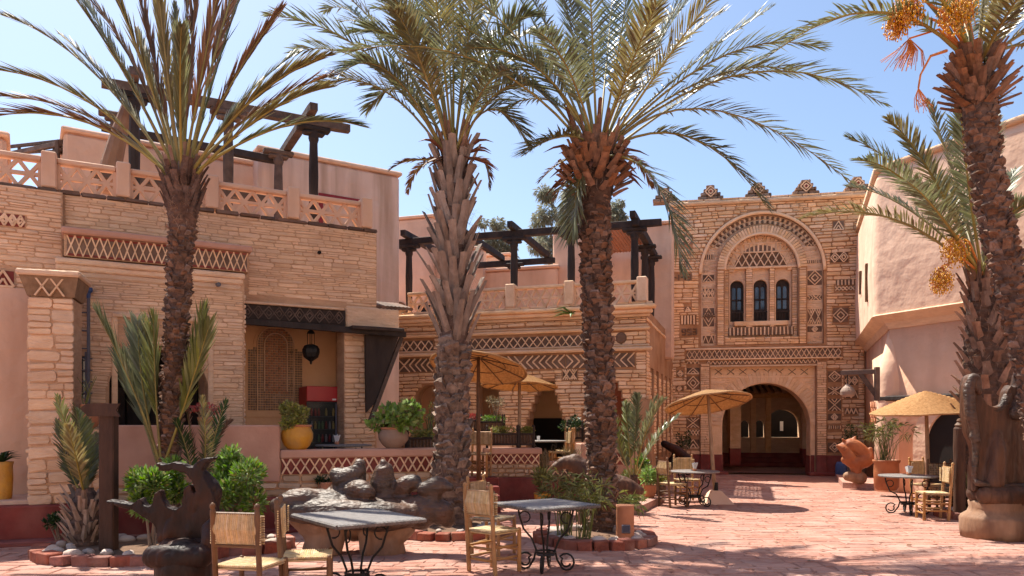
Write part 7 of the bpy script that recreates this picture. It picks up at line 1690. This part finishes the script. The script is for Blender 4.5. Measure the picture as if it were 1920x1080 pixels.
flower_box('dark carved box with yellow green succulents left of the thick palm', 795, 13.4, 1.05, .6, 15, 'jade', 45); flower_box('dark carved box with pale flowers right of the rough palm', 1122, 16.0, 1.20, .62, 18, 'pink', 46)
flower_box('dark carved box under the leafy shrub beside the rough palm', 1085, 17.2, 1.2, .5, -5, 'darkleaf', 47)
pd_ = slab('terrace_bench', [tuple(P(865, 800, 17.3).xy), tuple(P(955, 800, 17.5).xy), tuple(P(955, 800, 17.9).xy), tuple(P(865, 800, 17.8).xy)], TZ - .02, 1.345, M_['plaster']); tag(pd_, 'pink plastered ledge carrying flower boxes on the terrace', 'ledge')
pd2 = slab('terrace_bench', [tuple(P(765, 800, 13.1).xy), tuple(P(825, 800, 13.3).xy), tuple(P(825, 800, 13.7).xy), tuple(P(765, 800, 13.5).xy)], TZ - .02, 1.045, M_['plaster']); tag(pd2, 'pink plastered ledge with a flower box left of the thick palm', 'ledge')
pd3 = slab('terrace_bench', [tuple(P(1068, 800, 17.0).xy), tuple(P(1105, 800, 17.0).xy), tuple(P(1105, 800, 17.4).xy), tuple(P(1068, 800, 17.4).xy)], TZ - .02, 1.19, M_['plaster']); tag(pd3, 'pink plastered ledge behind the rough palm', 'ledge')
bush('dark leafy shrub on the terrace left of the rough palm', 1072, 792, 17.3, .30, .22, 380, .08, .02, 'darkleaf', 48, z0=1.4, name='terrace_shrub', cat='plant', clumps=7)
tuft('small tree like potted plant beside the terrace parasol pole', 930, 800, 17.6, .75, 7, 'bark', 49, .12, 'potted_tree', z=1.4, wid=.012, umbrella=False)
bush('sparse crown of the small potted tree by the parasol pole', 930, 752, 17.6, .20, .14, 200, .1, .008, 'dryleaf', 50, z0=1.75, name='potted_dracaena', cat='plant', clumps=6)
tuft('yellow flowering stalks left of the thick palm', 806, 800, 13.45, .55, 12, 'bushleaf', 51, .10, 'flower_stalks', z=1.3)
bush('yellow green leaves on the stalks left of the thick palm', 806, 775, 13.45, .10, .2, 160, .05, .012, 'jade', 52, z0=1.35, name='flower_stalk_leaves', cat='plant', clumps=6)
# prickly plant rooted in the gallery ledge
cc = Gf.world(Gf.p(1075), -.2, Gf.p(1075, 590)[1]); pp_ = empty('ledge_cactus', cc); tag(pp_, 'green strap leaved plant rooted in the gallery ledge beside the rough palm', 'plant')
for k in range(11):
    a = rnd.uniform(0, 6.28); e = rnd.uniform(-.3, 1.2); MB().tube([(0, 0, 0), (.25 * math.cos(a), .12 * math.sin(a), .18 * e), (.5 * math.cos(a), .2 * math.sin(a), .22 * e - .08)], [.02, .035, .004], 5, flat=.35).build('leaf', M_['bushleaf'], pp_)
# wooden post on the right with turned head
c = P(1799, 900, 12.6); wp_ = empty('wooden_post', (c.x, c.y, 0)); tag(wp_, 'rough round wooden post with a carved knob between chairs and right throne', 'post')
MB().lathe([(.085, 0), (.09, .3), (.083, .8), (.09, 1.2), (.088, 1.50), (.07, 1.53)], 14, wob=.05).build('shaft', M_['post_wood'], wp_); MB().lathe([(.06, 1.53), (.075, 1.56), (.05, 1.59), (.03, 1.61), (.045, 1.63), (.03, 1.66), (.004, 1.67)], 12).build('knob', M_['wood_b'], wp_)
# person sitting behind the post
c = P(1815, 900, 14.3); pe = empty('person', (c.x, c.y, 0), R(200)); tag(pe, 'person in pink headscarf and blue patterned top seated behind the wooden post', 'person')
ch_ = [([(0, 0, .50), (0, -.02, .66), (0, -.03, .84), (0, -.02, .96)], [.155, .135, .15, .075]), ([(0, -.01, .95), (0, .01, 1.04)], [.055, .06]), ([(0, .015, 1.12)], (.082, .1, .115))]
for s_ in (-1, 1):
    ch_ += [([(s_ * .17, -.03, .92), (s_ * .22, .02, .70), (s_ * .16, .22, .60), (s_ * .10, .30, .585)], [.058, .045, .036, .028]), ([(s_ * .09, .02, .50), (s_ * .11, .26, .50), (s_ * .12, .43, .48)], [.095, .082, .06]), ([(s_ * .12, .43, .48), (s_ * .12, .44, .26), (s_ * .12, .42, .07)], [.058, .052, .036]), ([(s_ * .12, .42, .05), (s_ * .13, .55, .035)], [.035, .028]), ([(s_ * .10, .30, .585), (s_ * .06, .35, .575)], [.030, .028])]
    for f_ in range(4): ch_.append(([(s_ * (.085 - .018 * f_), .345, .575), (s_ * (.07 - .018 * f_), .39, .567), (s_ * (.06 - .018 * f_), .41 - .004 * f_, .553)], [.010, .009, .007]))
    ch_.append(([(s_ * .10, .32, .59), (s_ * .07, .36, .60)], [.010, .008]))
cloth = mat('patterned_cloth', (.12, .22, .42), (.50, .22, .30), 9, .9, .1, 30, 0)
body = blob('body', ch_, cloth, pe, .011, 2, 0)
skin = simple('skin', (.42, .25, .17), .6)
blob('face', [([(0, .075, 1.115)], (.058, .045, .085)), ([(0, .118, 1.12), (0, .126, 1.095)], [.010, .013])], skin, pe, .006, 2, 0)
for s_ in (-1, 1): mbq = MB(); ball(mbq, (s_ * .025, .116, 1.135), .009); mbq.build('eye', M_['black'], pe)
mbq = MB(); mbq.box(-.022, .022, .112, .118, 1.064, 1.070); mbq.build('mouth', M_['pink'], pe)
blob('headscarf', [([(0, -.005, 1.135)], (.105, .112, .125)), ([(0, -.05, 1.08), (0, -.07, .96)], [.085, .09]), ([(-.07, .03, 1.05), (0, .05, .985), (.07, .03, 1.05)], [.045, .05, .045])], simple('pink_scarf', (.55, .22, .26), .85), pe, .011, 2, 0)
st2 = empty('stool', (c.x, c.y, 0)); tag(st2, 'low wooden stool under the seated person', 'stool')
box('seat', st2, -.2, .2, -.2, .2, .34, .38, M_['wood_b'], .01)
for a in (-1, 1):
    for b in (-1, 1): box('leg', st2, a * .16 - .02, a * .16 + .02, b * .16 - .02, b * .16 + .02, 0, .339, M_['wood_b'], .005)
# ================================================================== EUCALYPTUS BEHIND
def tree(label, px, py_top, py_low, D, half_px, seed, n=9000):
    c = P(px, 800, D); t = empty('eucalyptus_tree', (c.x, c.y, 0)); tag(t, label, 'tree', 'eucalyptus trees beyond the roofs'); r = random.Random(seed); zt_ = P(px, py_top, D).z; zl_ = P(px, py_low, D).z; hw = half_px / FPX * D
    mb = MB(); mb.tube([(0, 0, 0), (.2, 0, zl_ * .5), (0, 0, zl_), (.1, 0, (zl_ + zt_) / 2)], [.3, .24, .18, .08], 9); cl = []
    for k in range(26):
        f = r.random(); a = r.uniform(0, 6.28); rr = hw * (1 - .55 * f) * r.uniform(.25, 1); q = (rr * math.cos(a), rr * .8 * math.sin(a), zl_ - .5 + (zt_ - zl_ + .3) * f)
        s_ = hw * r.uniform(.13, .26); cl.append((q, (s_, s_, s_ * r.uniform(.6, 1.0)))); mb.tube([(0, 0, max(zl_ * .6, q[2] - 2.2)), (q[0] * .5, q[1] * .5, q[2] - .8), q], [.07, .045, .015], 5)
    mb.build('trunk', M_['bark'], t); o = leaves('crown', t, cl, n, .20, .028, 'eucleaf', seed, up=-.5, droop=.3, shell=False); o['kind'] = 'stuff'
tree('tall airy grey green eucalyptus behind the gallery pergola', 1055, 352, 470, 36, 88, 3, 12000); tree('lower eucalyptus crown left of the tall one, beside the thick palm', 922, 408, 480, 34, 55, 4, 7000); tree('eucalyptus crown showing right of the rough palm trunk', 1152, 372, 450, 38, 40, 6, 4500)

# ================================================================== LITTER
r_ = np.random.default_rng(77); V = []; 
for k in range(260):
    D = 8 + 12 * r_.random() ** 1.5; x = r_.uniform(-.65, .62) * D
    if x < -.3 and D > 9.9 + (x + 6.9) * .4: continue
    a = r_.uniform(0, 6.28); l = r_.uniform(.02, .09); w_ = l * r_.uniform(.12, .4); c, s_ = math.cos(a), math.sin(a); z = .022
    V += [(x - c * l / 2, D - s_ * l / 2, z), (x - s_ * w_, D + c * w_, z + r_.uniform(0, .012)), (x + c * l / 2, D + s_ * l / 2, z + r_.uniform(0, .015)), (x + s_ * w_, D - c * w_, z + r_.uniform(0, .01))]
o = put('fallen_leaves', mesh_np('fallen_leaves', V, quads=np.arange(len(V)).reshape(-1, 4), mat=M_['leaf_b'])); tag(o, 'dry leaf litter scattered over the red paving', 'leaves', kind='stuff')
